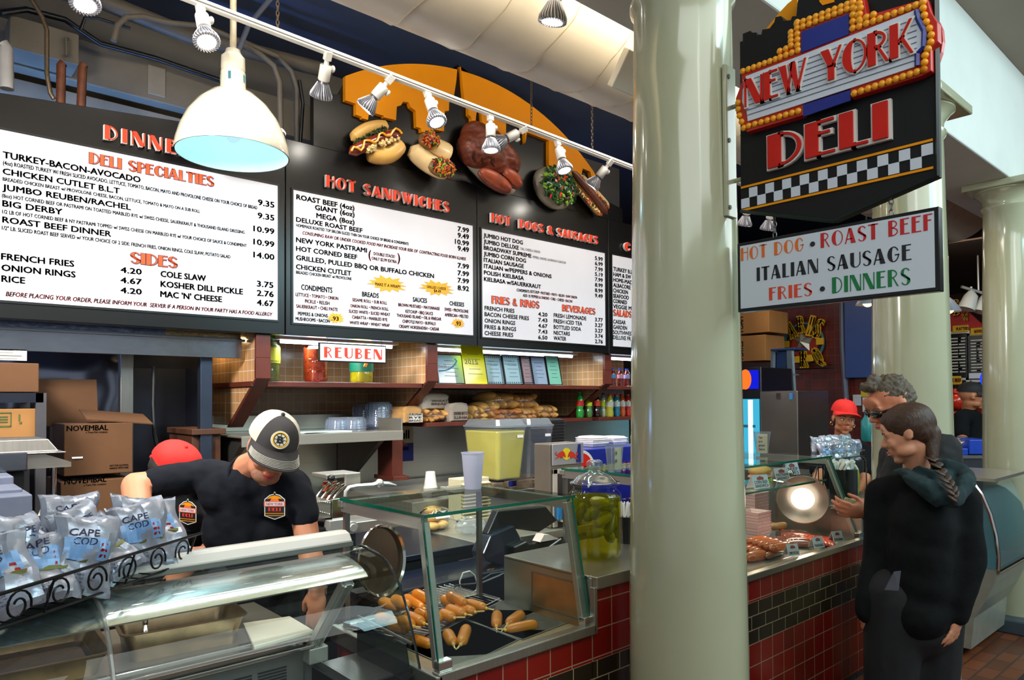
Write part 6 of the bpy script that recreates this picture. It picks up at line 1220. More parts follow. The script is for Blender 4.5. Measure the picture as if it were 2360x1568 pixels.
# lemonade dispenser
ld = thing('drink_dispenser', 'twin tank cold drink dispenser, left tank full of lemonade', 'drink dispenser', (3.3, 3.9, ZC))
lemon = mat('lemonade', (236, 216, 84), .25, 0, .06, 6, coat=.5); tank = glass('tank_plastic', (226, 230, 236), 1.2, .10, (220, 226, 236), .04)
zb, ztp = P(1150, 1105, Y=3.85).z, P(1150, 985, Y=3.85).z
def dtank(x0, x1, y0, y1, full):
    def rg(k, z): 
        cx_, cy_ = (x0+x1)/2, (y0+y1)/2; return [V((cx_+(x-cx_)*k, cy_+(y-cy_)*k, z)) for x, y in ((x0, y0+.02), (x0+.02, y0), (x1-.02, y0), (x1, y0+.02), (x1, y1-.02), (x1-.02, y1), (x0+.02, y1), (x0, y1-.02))]
    MB().rings([rg(.82, zb), rg(1., ztp)], cap=False).build('tank', tank, ld, smooth=False)
    if full: MB().rings([rg(.80, zb+.004), rg(.975, ztp-.025)]).build('lemonade', lemon, ld, smooth=False, bev=.01)
    MB().rings([rg(1.04, ztp), rg(1.04, ztp+.012), rg(.98, ztp+.014), rg(.86, ztp+.055), rg(.8, ztp+.058)]).build('tank_lid', glass('lid_clear', (220, 226, 232), 1.4, .25, (210, 220, 230), .05), ld, smooth=False)
    q = MB(); q.box(x1-.10, x1-.045, y0-.003, y0, ztp-.075, ztp-.055); q.build('label_tag', white_paint, ld, smooth=False)
xa, xm, xe = P(1074, 1000, Y=4.10).x-.02, P(1200, 1000, Y=3.85).x, P(1252, 1000, Y=3.85).x
dtank(xa+.02, xa+.30, 3.74, 4.14, True); dtank(xa+.315, xa+.575, 3.74, 4.14, False)
b = MB(); b.box(xa+.02, xa+.58, 3.80, 4.12, ZC, zb-.015); b.build('cooler_base', mat('base_grey', (150, 132, 110), .35, .5), ld, smooth=False, bev=.005); b = MB()
for x in (xa+.16, xa+.44): b.box(x-.04, x+.04, 3.75, 3.80, zb-.05, zb-.004); b.cyl((x, 3.765, zb-.08), (x, 3.765, zb-.05), .012)
b.build('tap', chrome, ld, smooth=False, bev=.003)
# red lidded stack and foam containers behind
def foam(u, Y, z0, n, w_, label, m_, h=.03, lidtop=False):
    p = P(u, 1000, Y=Y); t = thing('takeout_container', label, 'container', (p.x, Y, z0), 'stacked takeout containers'); q = lambda k, z: [V((p.x+sx*w_*k, Y+sy*w_*k, z0+z)) for sx, sy in ((-1, -1), (1, -1), (1, 1), (-1, 1))]
    MB().rings([q(.82, 0), q(1, h), q(1.06, h), q(1.06, h+.006), q(.95, h+.006), q(.8, h*1.7), q(.76, h*1.7)]).build('shell', m_, t, smooth=False, bev=.003)
    for i in range(1, n): dup(t, (p.x, Y+.004*(i % 2), z0+.0125*i))
blk = mat('black_tray', (52, 50, 52), .35); foamw = mat('foam_white', (232, 230, 232), .5)
foam(1262, 4.25, 1.33, 14, .10, 'black takeout tray in the tall stack by the dispenser', blk)
# Red-and-blue branded coolers
rbx = thing('energy_drink_cooler', 'grey counter cooler with two bulls and yellow sun logo panel', 'cooler', P(1290, 1160, Y=3.0)); YR2 = 3.0
def s7(x, y, Y=YR2, d=0.): return P(1240+x*.11482, 980+y*.11482, Y=Y-d)
a, c = s7(270, 820), s7(885, 345); grey = mat('cooler_grey', (160, 156, 160), .35, .3, .05, 6)
MB().box(a.x-.01, c.x, YR2+.002, YR2+.14, .937, c.z).build('body', mat('cooler_side', (120, 110, 98), .4, .4, .08, 5), rbx, smooth=False, bev=.006)
MB().box(a.x, c.x, YR2-.012, YR2, a.z, c.z).build('logo_panel', grey, rbx, smooth=False, bev=.004); q = MB(); q.prism([s7(x, y, d=.0135) for x, y in ((805, 385), (855, 385), (862, 750), (762, 750))], (0, -.001, 0)); q.build('blue_flash', mat('logo_blue', (16, 32, 120), .35), rbx, smooth=False)
q = MB(); cc = s7(572, 580, d=.0135); rw, rh = s7(655, 580).x-s7(572, 580).x, s7(572, 455).z-cc.z; q.prism([cc+V((rw*cos(k*pi/12), 0, rh*sin(k*pi/12))) for k in range(24)], (0, -.001, 0)); q.build('yellow_disc', mat('logo_yellow', (246, 214, 20), .35), rbx, smooth=False)
bull = [(555, 645), (545, 590), (525, 545), (498, 520), (450, 540), (415, 570), (390, 605), (372, 598), (366, 570), (380, 545), (372, 530), (362, 545), (352, 575), (360, 605), (395, 618), (400, 640), (365, 665), (348, 685), (372, 685), (405, 660), (440, 645), (468, 640), (460, 665), (480, 670), (492, 645), (515, 625), (535, 650)]
q = MB(); q.prism([s7(x, y, d=.0155) for x, y in bull], (0, -.001, 0)); q.prism([s7(1150-x, y-(x-555)*.02, d=.0155) for x, y in bull], (0, -.001, 0)); q.build('bulls', mat('logo_red', (214, 44, 14), .35), rbx, smooth=False)
a2, c2_ = s7(285, 1420), s7(885, 830); q = MB(); q.box(a2.x, a2.x+.035, YR2-.012, YR2, .94, c2_.z); q.box(a2.x, c2_.x, YR2-.012, YR2, c2_.z-.03, c2_.z); q.build('door_frame', mat('frame_pale', (196, 186, 176), .35, .4), rbx, smooth=False, bev=.003)
MB().box(a2.x+.035, c2_.x-.01, YR2-.003, YR2-.001, .94, c2_.z-.03).build('interior', black_gloss, rbx, smooth=False)
cancols = [(60, 150, 226), (200, 60, 70), (170, 60, 150), (210, 214, 226), (40, 120, 210)]
for i, cl in enumerate(cancols):
    q = s7(410+75*i, 1350, YR2-.025); cn = MB().lathe([(0, 0), (.018, 0), (.0195, .006), (.0195, .115), (.015, .125), (0, .125)], 16, V((q.x, YR2-.032, .99))); tag(cn.build('drink_can', mat('can_%d' % i, cl, .2, .5)), ['sky blue', 'red', 'magenta', 'silver', 'deep blue'][i]+' slim drink can in the bull logo cooler', 'can', 'drink cans in the cooler')
q = MB(); q.box(a2.x+.03, c2_.x, YR2-.06, YR2-.004, .975, .989); q.build('can_shelf', chrome, rbx, smooth=False)
foamz = c.z
pc2 = thing('soda_cooler', 'deep blue cooler with a round red and white emblem behind the logo panel', 'cooler', P(1400, 1150, Y=3.25)); YP = 3.25
a, c = s7(860, 1500, YP), s7(1900, 420, YP); MB().box(a.x, c.x+.2, YP, YP+.3, .937, c.z).build('body', mat('soda_blue', (16, 34, 140), .3, 0, .15, 3, coat=.4), pc2, smooth=False, bev=.006)
cc = s7(860, 920, YP); q = MB(); r1 = cc.x*0+s7(1140, 920, YP).x-cc.x
ar = lambda r, a0, a1, n=16: [cc+V((r*cos(radians(a0+(a1-a0)*k/n)), -.003, r*sin(radians(a0+(a1-a0)*k/n)))) for k in range(n+1)]
q.prism(ar(r1, -60, 150)+ar(r1*.86, 150, -60), (0, .002, 0)); q.build('emblem_ring', white_paint, pc2, smooth=False); q = MB(); q.prism(ar(r1*.86, 20, 160)+[cc+V((-r1*.5, -.003, .02)), cc+V((r1*.3, -.003, -.01))], (0, .002, 0)); q.build('emblem_red', mat('emblem_red', (220, 30, 24), .3), pc2, smooth=False)
foam(1365, 3.42, c.z+.001, 4, .08, 'white paper box stacked flat on the blue cooler', mat('paper_white', (226, 222, 218), .6), .022); foam(1412, 3.42, c.z+.001, 3, .075, 'white foam container stacked on the blue cooler', foamw, .024)
tcp = P(1416, 1088, Z=1.3425); t = cup('clear plastic tip cup holding dollar bills by the near column', tcp, .032, .046, .135, glass('cup_clear', (238, 242, 244), 1.3, .08, (230, 236, 240), .04), 'tip_cup')
for k, (dx, rz_, m_) in enumerate(((-.012, .3, mat('bill_green', (176, 178, 130), .6, 0, .25, 60)), (.016, -.4, mat('note_cream', (222, 208, 160), .6, 0, .1, 30)))):
    q = MB(); rm = M.Rotation(rz_, 3, 'Z'); n = 8; q.rings([[tcp+rm @ V((dx+.024*(-1+2*i/n), -.008*(k*2-1)-.010*cos(pi*i/n*1.0), z)) for i in range(n+1)] for z in (.012, .06, .12)], False); o = q.build('banknote', m_, t)
    if k == 0: q = MB(); q.ell(tcp+rm @ V((dx, -.016, .055)), (.008, .0015, .009)); text(q, '1', tcp+rm @ V((dx-.008, -.0165, .085)), mx, mz, .008, .016, .02); q.build('note_seal', mat('seal_green', (60, 110, 50), .6), o)
# pickle jar and straws on the raised counter
gj = P(1372, 1282, Z=1.037); jr = sz(61, gj)*1.02; jh = sz(172, gj)
def bigjar(label, p, r, h, grp=None):
    t = thing('glass_jar', label, 'jar', p)
    MB().lathe([(0, .003), (r*.86, .003), (r*.98, .02), (r, .05), (r, h*.78), (r*.96, h*.84), (r*.80, h*.90), (r*.80, h*.94), (r*.90, h*.955), (r*.90, h*.97)], 40, p).build('glass', clear_glass, t)
    MB().lathe([(r*.93, h*.975), (r*.93, h*.99), (r*.80, h*1.005), (r*.62, h*1.07), (r*.30, h*1.12), (r*.24, h*1.13), (r*.20, h*1.15), (r*.30, h*1.19), (r*.30, h*1.26), (r*.2, h*1.285), (0, h*1.29)], 40, p).build('lid', glass('lid_glass', (225, 236, 236), 2.0, .12, (225, 235, 235)), t); return t
jt = bigjar('large glass jar of dill pickles on the raised counter', gj, jr, jh); br_ = glass('brine', (222, 212, 84), .3, .14, (206, 196, 30))
MB().lathe([(0, .006), (jr*.84, .006), (jr*.95, .03), (jr*.95, jh*.80), (0, jh*.80)], 32, gj).build('brine', br_, jt)
pk = mat('dill_pickle', (98, 102, 24), .3, 0, .35, 14, .15); pk2 = mat('light_pickle', (150, 146, 40), .3, 0, .3, 14, .15); random.seed(12)
for k, (a, z, ln, tl, mm) in enumerate([(-1.9, .52, .06, .5, pk2), (-1.2, .45, .085, .9, pk), (-2.4, .35, .05, .2, pk2), (-.6, .62, .055, .1, pk2), (-1.6, .70, .07, .1, pk), (-2.6, .60, .06, .8, pk), (-.9, .72, .06, -.4, pk), (-1.4, .30, .05, -.9, pk2), (-2.1, .75, .06, -.2, pk2), (-.3, .45, .06, .7, pk), (.6, .5, .07, .5, pk), (1.8, .55, .07, .2, pk), (2.8, .6, .07, .9, pk)]):
    c = gj+V((jr*.60*cos(a), jr*.60*sin(a), jh*z)); sx = V((-sin(a), cos(a), 0))*cos(tl)+mz*sin(tl); n = 10; pts = [c+sx*ln*(-1+2*i/n)*.75 for i in range(n+1)]; MB().tube(pts, [.022*max(.15, sqrt(max(0, 1-abs(-1+2*i/n)**3))) for i in range(n+1)], 12).build('pickle', mm, jt)
sp_ = P(1438, 1228, Z=1.037); sp_ = V((2.578, 2.12, 1.0365)); sc_ = thing('straw_holder', 'black straw holder with paper wrapped straws between pickle jar and column', 'holder', sp_); MB().cyl(sp_, sp_+V((0, 0, .12)), .04, n=20).build('can', black_gloss, sc_); b = MB()
for i in range(14): a = i*2.4; r = .008*sqrt(i); d = V((cos(a)*.12, sin(a)*.12, 1)); b.cyl(sp_+V((r*cos(a), r*sin(a), .10)), sp_+V((r*cos(a), r*sin(a), .10))+d*.085, .0035, n=6)
b.build('straws', white_paint, sc_)
# wall poster with blue base, half hidden behind the steel shelf bracket
po = thing('drink_poster', 'cream and deep blue energy drink poster on the rear steel wall', 'poster', P(930, 1065, Y=4.95)); a, c = P(898, 1066, Y=4.955), P(952, 980, Y=4.955); zm = P(930, 1022, Y=4.955).z
MB().box(a.x, c.x, 4.952, 4.958, zm, c.z).build('upper', mat('poster_cream', (214, 196, 160), .4), po, smooth=False); MB().box(a.x, c.x, 4.951, 4.958, a.z, zm).build('lower', mat('poster_blue', (20, 30, 120), .35), po, smooth=False)
q = MB(); o = P(924, 1012, Y=4.949); text(q, 'ull', o, mx, mz, P(943, 1012, Y=4.949).x-o.x, .07, .02); q.build('lettering', mat('poster_red', (150, 24, 34), .4), po, smooth=False)
q = MB(); text(q, 'DRINK', P(915, 1040, Y=4.949), mx, mz, .12, .03, .02); q.build('small_lettering', mat('poster_dark_red', (120, 20, 50), .5), po, smooth=False)
q = MB(); o = P(918, 1026, Y=4.948); q.prism([o+V((x*.01, 0, z*.01)) for x, z in ((-4, -2), (-1, 4), (3, 4), (7, 1), (9, -1), (5, 0), (3, -2), (1, 0), (-2, -3))], (0, -.001, 0)); q.build('emblem', mat('poster_orange', (220, 90, 30), .4), po, smooth=False)
# ================================================================ people
from mathutils import noise
def folds(mb, amp, sc=9., str_=(1, 1, .45)):   # soft cloth creases
    mb.v = [p+noise.noise_vector(V((p.x*sc*str_[0], p.y*sc*str_[1], p.z*sc*str_[2])))*amp+noise.noise_vector(p*sc*2.7)*(amp*.4) for p in mb.v]; return mb
CB = -CF
def cdir(r, u, b): return (CR*r+CU*u+CB*b).normalized()
def hmat(f, e, c):                       # head / torso frame: x = subject's left, y = forward, z = up
    f = f.normalized(); x = f.cross(e).normalized(); return M((x, f, x.cross(f))).transposed(), V(c)
def headshape(mb, m_, c, k=1.):
    def w(p): return c+m_ @ (V(p)*k)
    E_ = lambda p, r: mb.ell(w(p), tuple(x*k for x in r), m_, 18, 12)
    E_((0, -.014, .035), (.075, .096, .090)); E_((0, .020, .0), (.066, .072, .088)); E_((0, .034, -.045), (.052, .050, .060)); E_((0, .066, -.094), (.024, .020, .018))
    for s in (1, -1):
        E_((s*.040, .022, -.062), (.024, .042, .028)); E_((s*.036, .062, -.022), (.026, .024, .026)); E_((s*.028, .080, .024), (.026, .012, .010)); E_((s*.012, .097, -.027), (.009, .010, .008))
        E_((s*.075, -.010, .0), (.008, .018, .028)); E_((s*.078, -.015, .010), (.007, .015, .016))
    mb.chain([(w((0, .086, .016)), .008*k), (w((0, .108, -.020)), .0115*k)])
    E_((0, .086, -.052), (.024, .012, .008)); E_((0, .084, -.066), (.021, .012, .008)); E_((0, .082, .05), (.052, .014, .03))
    return w
def facebits(t, m_, w, k=1., brow=(60, 40, 28), lip=(196, 96, 84), eyes=True, smile=0.):
    q = MB(); L_ = lambda z, s: [w((x, .0985-.55*abs(x)**1.5*4, z+smile*abs(x)*4)) for x in [-.022+.044*i/8 for i in range(9)]]
    q.tube(L_(-.0535, 0), [.002*k, .0035*k, .0042*k, .0046*k, .004*k, .0046*k, .0042*k, .0035*k, .002*k], 8); q.tube([p-m_ @ V((0, .001, .0085*k)) for p in L_(-.0545, 0)][1:-1], .0045*k, 8); q.build('lips', mat('lips_%d_%d' % lip[:2], lip, .4), t)
    q = MB()
    for s in (1, -1): q.tube([w((s*(.014+.036*i/5), .092-.012*(i/5)**2, .026+.006*sin(i*.62))) for i in range(6)], [.002*k, .0036*k, .0038*k, .0036*k, .003*k, .0015*k], 6)
    q.build('eyebrows', mat('brow_%d' % brow[0], brow, .8), t)
    if eyes:
        for s in (1, -1):
            e = MB().ell(w((s*.031, .079, .004)), (.0135*k, .0115*k, .0085*k), m_, 14, 8).build('eye', mat('eye_white', (222, 214, 206), .2), t); MB().ell(w((s*.030, .0875, .004)), (.0055*k, .0035*k, .0058*k), m_, 10, 6).build('iris', mat('iris', (48, 32, 22), .1), e)
            MB().tube([w((s*(.019+.024*i/6), .0905-.004*abs(i-3)/3, .009+.004*sin(pi*i/6))) for i in range(7)], .0018*k, 6).build('eyelid', mat('lid_skin', (150, 96, 74), .6), t)
def hand(mb, wr, d, n_, side, k=1., curl=.5, spread=.12):
    """palm and five fingers grown from the wrist; d = along fingers, n_ = back of hand, side = +1 thumb along d x n_"""
    d = d.normalized(); n_ = (n_-d*n_.dot(d)).normalized(); s = d.cross(n_)*side; m_ = M((s, d, n_)).transposed()
    w = lambda a, b, c: wr+m_ @ V((a*k, b*k, c*k))
    mb.ell(w(0, .045, 0), (.040*k, .052*k, .017*k), m_, 16, 10); mb.ell(w(.022, .030, -.006), (.020*k, .034*k, .016*k), m_, 12, 8); mb.cap(w(0, -.03, 0), .027*k, w(0, .02, 0), .026*k)
    for i, (x, l, b0) in enumerate(((.030, .078, .088), (.010, .088, .094), (-.011, .081, .092), (-.030, .064, .082))):
        a = (1.5-i)*spread; p = w(x, b0, 0); c_ = 0.; dr = V((sin(a), cos(a), 0)); pts = [(p, .0092*k)]
        for j, fr in enumerate((.45, .32, .23)):
            c_ += curl*(.55, .75, .55)[j]*(1+.12*i); dv = V((dr.x, dr.y*cos(c_), -sin(c_))); p = p+m_ @ (dv*(l*fr*k)); pts.append((p, (.0088, .0080, .0068)[j]*k))
        mb.chain(pts)
    p = w(.034, .028, -.006); mb.chain([(p, .0125*k), (w(.056, .056, -.016), .0105*k), (w(.058+.004*curl, .086, -.022-.014*curl), .0085*k)])
    return w
def badge(t, c, ex, ey, n_, wd):
    h = wd*1.28; pt = lambda x, z, d=0.: c+ex*(x*wd)+ey*(z*h)+n_*d
    sh = [(-.5, -.36), (0, -.5), (.5, -.36), (.5, .28), (.42, .33), (.25, .44), (.05, .48), (.03, .56), (-.03, .56), (-.05, .48), (-.25, .44), (-.42, .33), (-.5, .28)]
    o = MB().prism([pt(x, z) for x, z in sh], n_*.0015).build('shirt_badge', white_paint, t, smooth=False)
    MB().prism([pt(x*.92, z*.94, .0016) for x, z in sh], n_*.0006).build('badge_field', black_text, o, smooth=False)
    MB().prism([pt(x, z, .0024) for x, z in ((-.38, .28), (-.24, .38), (0, .43), (.24, .38), (.38, .28), (.2, .30), (0, .26), (-.2, .31))], n_*.0004).build('badge_sun', orange_sun, o, smooth=False)
    q = MB(); q.prism([pt(x, z, .0024) for x, z in ((-.52, .0), (.52, .0), (.52, .2), (-.52, .2))], n_*.0006); q.prism([pt(x, z, .0024) for x, z in ((-.22, .2), (.22, .2), (.18, .29), (-.18, .29))], n_*.0006); q.build('badge_marquee', mat('badge_orange', (222, 110, 70), .6), o, smooth=False)
    MB().prism([pt(x, z, .0031) for x, z in ((-.46, .03), (.46, .03), (.46, .17), (-.46, .17))], n_*.0004).build('badge_panel', white_board, o, smooth=False)
    q = MB(); text(q, 'NEW YORK', pt(-.40, .055, .0038), ex, ey, wd*.8, h*.085, .02); deco(q, 'DELI', pt(-.30, -.17, .0026), ex, ey, wd*.6, h*.13, n_*.0006, .1); q.build('badge_text', red_letter, o, smooth=False)
    q = MB()
    for z in (-.25, -.33): q.prism([pt(-.46, z, .0026), pt(.46, z, .0026), pt(.46, z-.02, .0026), pt(-.46, z-.02, .0026)], n_*.0004)
    q.build('badge_line', orange_sun, o, smooth=False)
def legs(mb, hipc, dirx, sep, feet, r=(.10, .075, .055), kneef=None):
    for s, ft in zip((1, -1), feet):
        h = hipc+dirx*(s*sep); f_ = V(ft); k_ = (h+f_)/2+(kneef or V((0, 0, 0))); mb.chain([(h, r[0]), (k_, r[1]), (f_+V((0, 0, .10)), r[2])])
def shoes(t, feet, fd_, m_):
    for ft in feet: q = MB(); q.ell(V(ft)+fd_*.07+V((0, 0, .045)), (.05, .135, .045), M((fd_.cross(mz), fd_, mz)).transposed(), 16, 10); q.v = [V((p.x, p.y, max(p.z, .002))) for p in q.v]; q.build('shoe', m_, t)
def capmesh(t, m_, c, k, crown, brimm, front=None, brimtilt=.25, logo=None, zoff=0.):
    w = lambda p: c+m_ @ (V(p)*k); n = 32; rr = []
    for j in range(9):
        a = (pi/2)*j/8; rad = cos(a)**.75; z = .045+.088*sin(a)+zoff; rr.append([(.083*rad*cos(2*pi*i/n), -.012+.104*rad*sin(2*pi*i/n), z) for i in range(n)])
    front_f = MB(); back_f = MB(); vs = [w(p) for r in rr for p in r]; fa, fb = [], []
    for j in range(8):
        for i in range(n):
            f_ = (j*n+i, j*n+(i+1) % n, (j+1)*n+(i+1) % n, (j+1)*n+i); ang = (i+.5)/n*360
            (fa if front is not None and 35 < ang < 145 else fb).append(f_)
    q = MB(); q.add(vs, fb); o = q.build('cap_crown', crown, t)
    if fa: q = MB(); q.add(vs, fa); q.build('cap_front', front, o)
    q = MB(); q.ell(w((0, -.012, .135+zoff)), (.007*k,)*3); q.build('cap_button', brimm, o)
    top, bot = [], []; N_ = 16
    for i in range(N_+1):
        a = radians(18+144*i/N_); a2 = a; e0 = V((.084*cos(a), -.012+.104*sin(a), .046+zoff)); ext = .075*sin(pi*i/N_)**.6; e1 = e0+V((.12*cos(a)*ext/.075*.25, ext, -brimtilt*ext-.012*abs(cos(a))**2-.018*(1-sin(pi*i/N_)))); top.append((e0, e1))
    q = MB(); q.rings([[w(a_+(b_-a_)*f) for a_, b_ in top] for f in (0, .33, .66, 1)]+[[w(a_+(b_-a_)*f-V((0, 0, .005))) for a_, b_ in top] for f in (1, .66, .33, 0)], False); br = q.build('cap_brim', brimm, t)
    return w, o, br, top
# ------------------------------------------------------------ worker in the two-tone cap
def worker():
    Hc = P(622, 1040, D=2.72); t = thing('person', 'worker in a black T-shirt and cream and black cap bending over the deli case', 'person', (1.05, 2.85, 0))
    m_, c = hmat(cdir(.42, -.40, .80), cdir(.42, .86, .24), Hc); body = MB(); w = headshape(body, m_, c, 1.02)
    nk = P(572, 1080, D=2.86); shR, shL = P(462, 1098, D=2.95), P(672, 1118, D=2.84)
    body.chain([(w((0, -.02, -.05)), .056), (nk, .062)]); body.chain([(shR, .04), (nk-V((0, 0, .06)), .06), (shL, .04)])
    che, bel, pel = P(580, 1180, D=2.95), P(588, 1290, D=3.0), P(592, 1400, D=3.02)
    body.chain([(nk-V((0, 0, .05)), .08), (che, .12), (bel, .12), (pel, .12)])
    elR, wrR = P(312, 1120, D=2.80), P(328, 1232, D=2.58); body.chain([(shR, .042), (P(400, 1108, D=2.88), .044), (P(362, 1114, D=2.85), .052), (elR, .053), (elR+(wrR-elR)*.35, .052), (wrR, .034)])
    hand(body, wrR, cdir(.15, -.9, .4), cdir(-.8, .0, .5), 1, 1.0, .7)
    elL, wrL = P(712, 1262, D=2.72), P(731, 1352, D=2.60); body.chain([(shL, .042), (P(690, 1160, D=2.79), .044), (P(702, 1205, D=2.76), .05), (elL, .046), (elL+(wrL-elL)*.4, .046), (wrL, .032)])
    hd = cdir(-.02, -1, .12); hand(body, wrL+hd*.01, hd, cdir(-.2, .1, 1), 1, 1.0, .35, .10)
    legs(body, V((pel.x, pel.y, .98)), V((1, 0, 0)), .10, [(pel.x+.14, pel.y+.02, .0), (pel.x-.14, pel.y+.05, .0)], (.085, .06, .045)); body.cap(pel, .12, V((pel.x, pel.y, .98)), .13)
    blob(body, .0065, 4).build('body', mat('worker_skin', (208, 138, 102), .5, 0, .07, 8, .03, sss=.08), t, ang=180)
    sh = MB(); sh.chain([(shR, .070), (nk-V((0, 0, .062)), .082), (shL, .070)]); sh.chain([(nk-V((0, 0, .07)), .095), (che, .150), (bel, .150), (pel, .150)])
    for a, r in ((P(520, 1130, D=2.92), .11), (P(640, 1140, D=2.88), .105), (P(535, 1220, D=2.97), .125), (P(635, 1220, D=2.94), .12), (P(540, 1310, D=3.0), .125), (P(640, 1310, D=2.98), .12)): sh.ell(a, r)
    sh.chain([(shR, .072), (P(415, 1105, D=2.90), .070), (P(362, 1114, D=2.85), .068)]); sh.chain([(shL, .072), (P(690, 1160, D=2.79), .068), (P(703, 1192, D=2.765), .062)])
    s2 = blob(sh, .009, 5)
    folds(s2, .010); s2.build('shirt', shirt_black, t, ang=180)
    q = MB(); x_, y_ = frame(w((0, -.02, -.05))-nk); q.tube([nk+CU*(-.022)+(x_*cos(a)+y_*sin(a))*.078 for a in [2*pi*i/28 for i in range(28)]], .006, 8, True); q.build('collar', shirt_black, t)
    pn = MB(); legs(pn, V((pel.x, pel.y, .97)), V((1, 0, 0)), .095, [(pel.x+.14, pel.y+.02, .0), (pel.x-.14, pel.y+.05, .0)], (.115, .085, .075)); pn.cap(pel-V((0, 0, .02)), .155, V((pel.x, pel.y, .95)), .155); blob(pn, .012, 4).build('trousers', mat('dark_trousers', (24, 30, 36), .85, 0, .2, 14, .2), t, ang=180)
    shoes(t, [(pel.x+.14, pel.y+.02, .0), (pel.x-.14, pel.y+.05, .0)], V((0, -1, 0)), black_gloss)
    facebits(t, m_, w, 1.02, (70, 44, 30), (186, 74, 74), True)
    q = MB(); q.ell(w((0, .052, -.072)), (.055, .050, .036), m_, 20, 12); q.ell(w((0, -.03, .0)), (.0785, .082, .062), m_, 22, 12); q.build('stubble_hair', mat('stubble', (158, 108, 82), .7, 0, .2, 90), t)
    cw = mat('cap_cream', (216, 204, 184), .8, 0, .06, 12, .1); cf_ = mat('cap_charcoal', (58, 54, 54), .85, 0, .15, 14, .15)
    wc, o, br, top = capmesh(t, m_, c, 1.14, cw, cf_, cf_, .34)
    q = MB()
    for f in (.50, .58, .66, .74, .82, .90): q.tube([wc(a_+(b_-a_)*f+V((0, 0, .0012))) for a_, b_ in top[1:-1]], .0013, 4)
    q.build('brim_stitching', mat('stitch_cream', (206, 200, 186), .8), br)
    lc, ln = wc((0.010, .0885, .088)), m_ @ V((.06, .80, .58)); ln = ln.normalized(); ey = (m_ @ V((0, -.55, .8))); ey = (ey-ln*ey.dot(ln)).normalized(); ex = ey.cross(ln)
    disk = lambda r, d: [lc+ln*d+(ex*cos(2*pi*i/28)+ey*sin(2*pi*i/28))*r for i in range(28)]
    lg = MB().prism(disk(.0335, -.004), ln*.007).build('cap_emblem', mat('emblem_cream', (232, 222, 196), .7), o, smooth=False); gold = mat('emblem_gold', (226, 168, 24), .6)
    q = MB(); q.tube(disk(.0265, .0035), .0022, 6, True); q.build('emblem_ring', gold, lg); q = MB(); q.tube(disk(.0232, .0035), .0010, 5, True)
    for i in range(8): a = pi*i/4; d = ex*cos(a)+ey*sin(a); q.obox(lc+ln*.0035+d*.017, d, d.cross(ln), ln, .007, .0012, .0008)
    text(q, 'B', lc+ln*.0046-ex*.010-ey*.012, ex, ey, .020, .024, .06); q.build('emblem_spokes', black_text, lg, smooth=False)
    bc = P(637, 1166, D=2.70); n_ = CB; badge(t, bc+CB*.018, CR, CU, CB, sz(47, bc))
    q = MB(); q.tube([wrL+V((.034*cos(a), .034*sin(a), .012*sin(3*a)+.004)) for a in [2*pi*i/20 for i in range(20)]], [.006+.003*sin(i*2.) for i in range(20)], 6, True); q.lathe([(.036, -.03), (.034, .0), (.037, .02)], 20, wrL); q.build('glove_cuff', film, t)
worker()
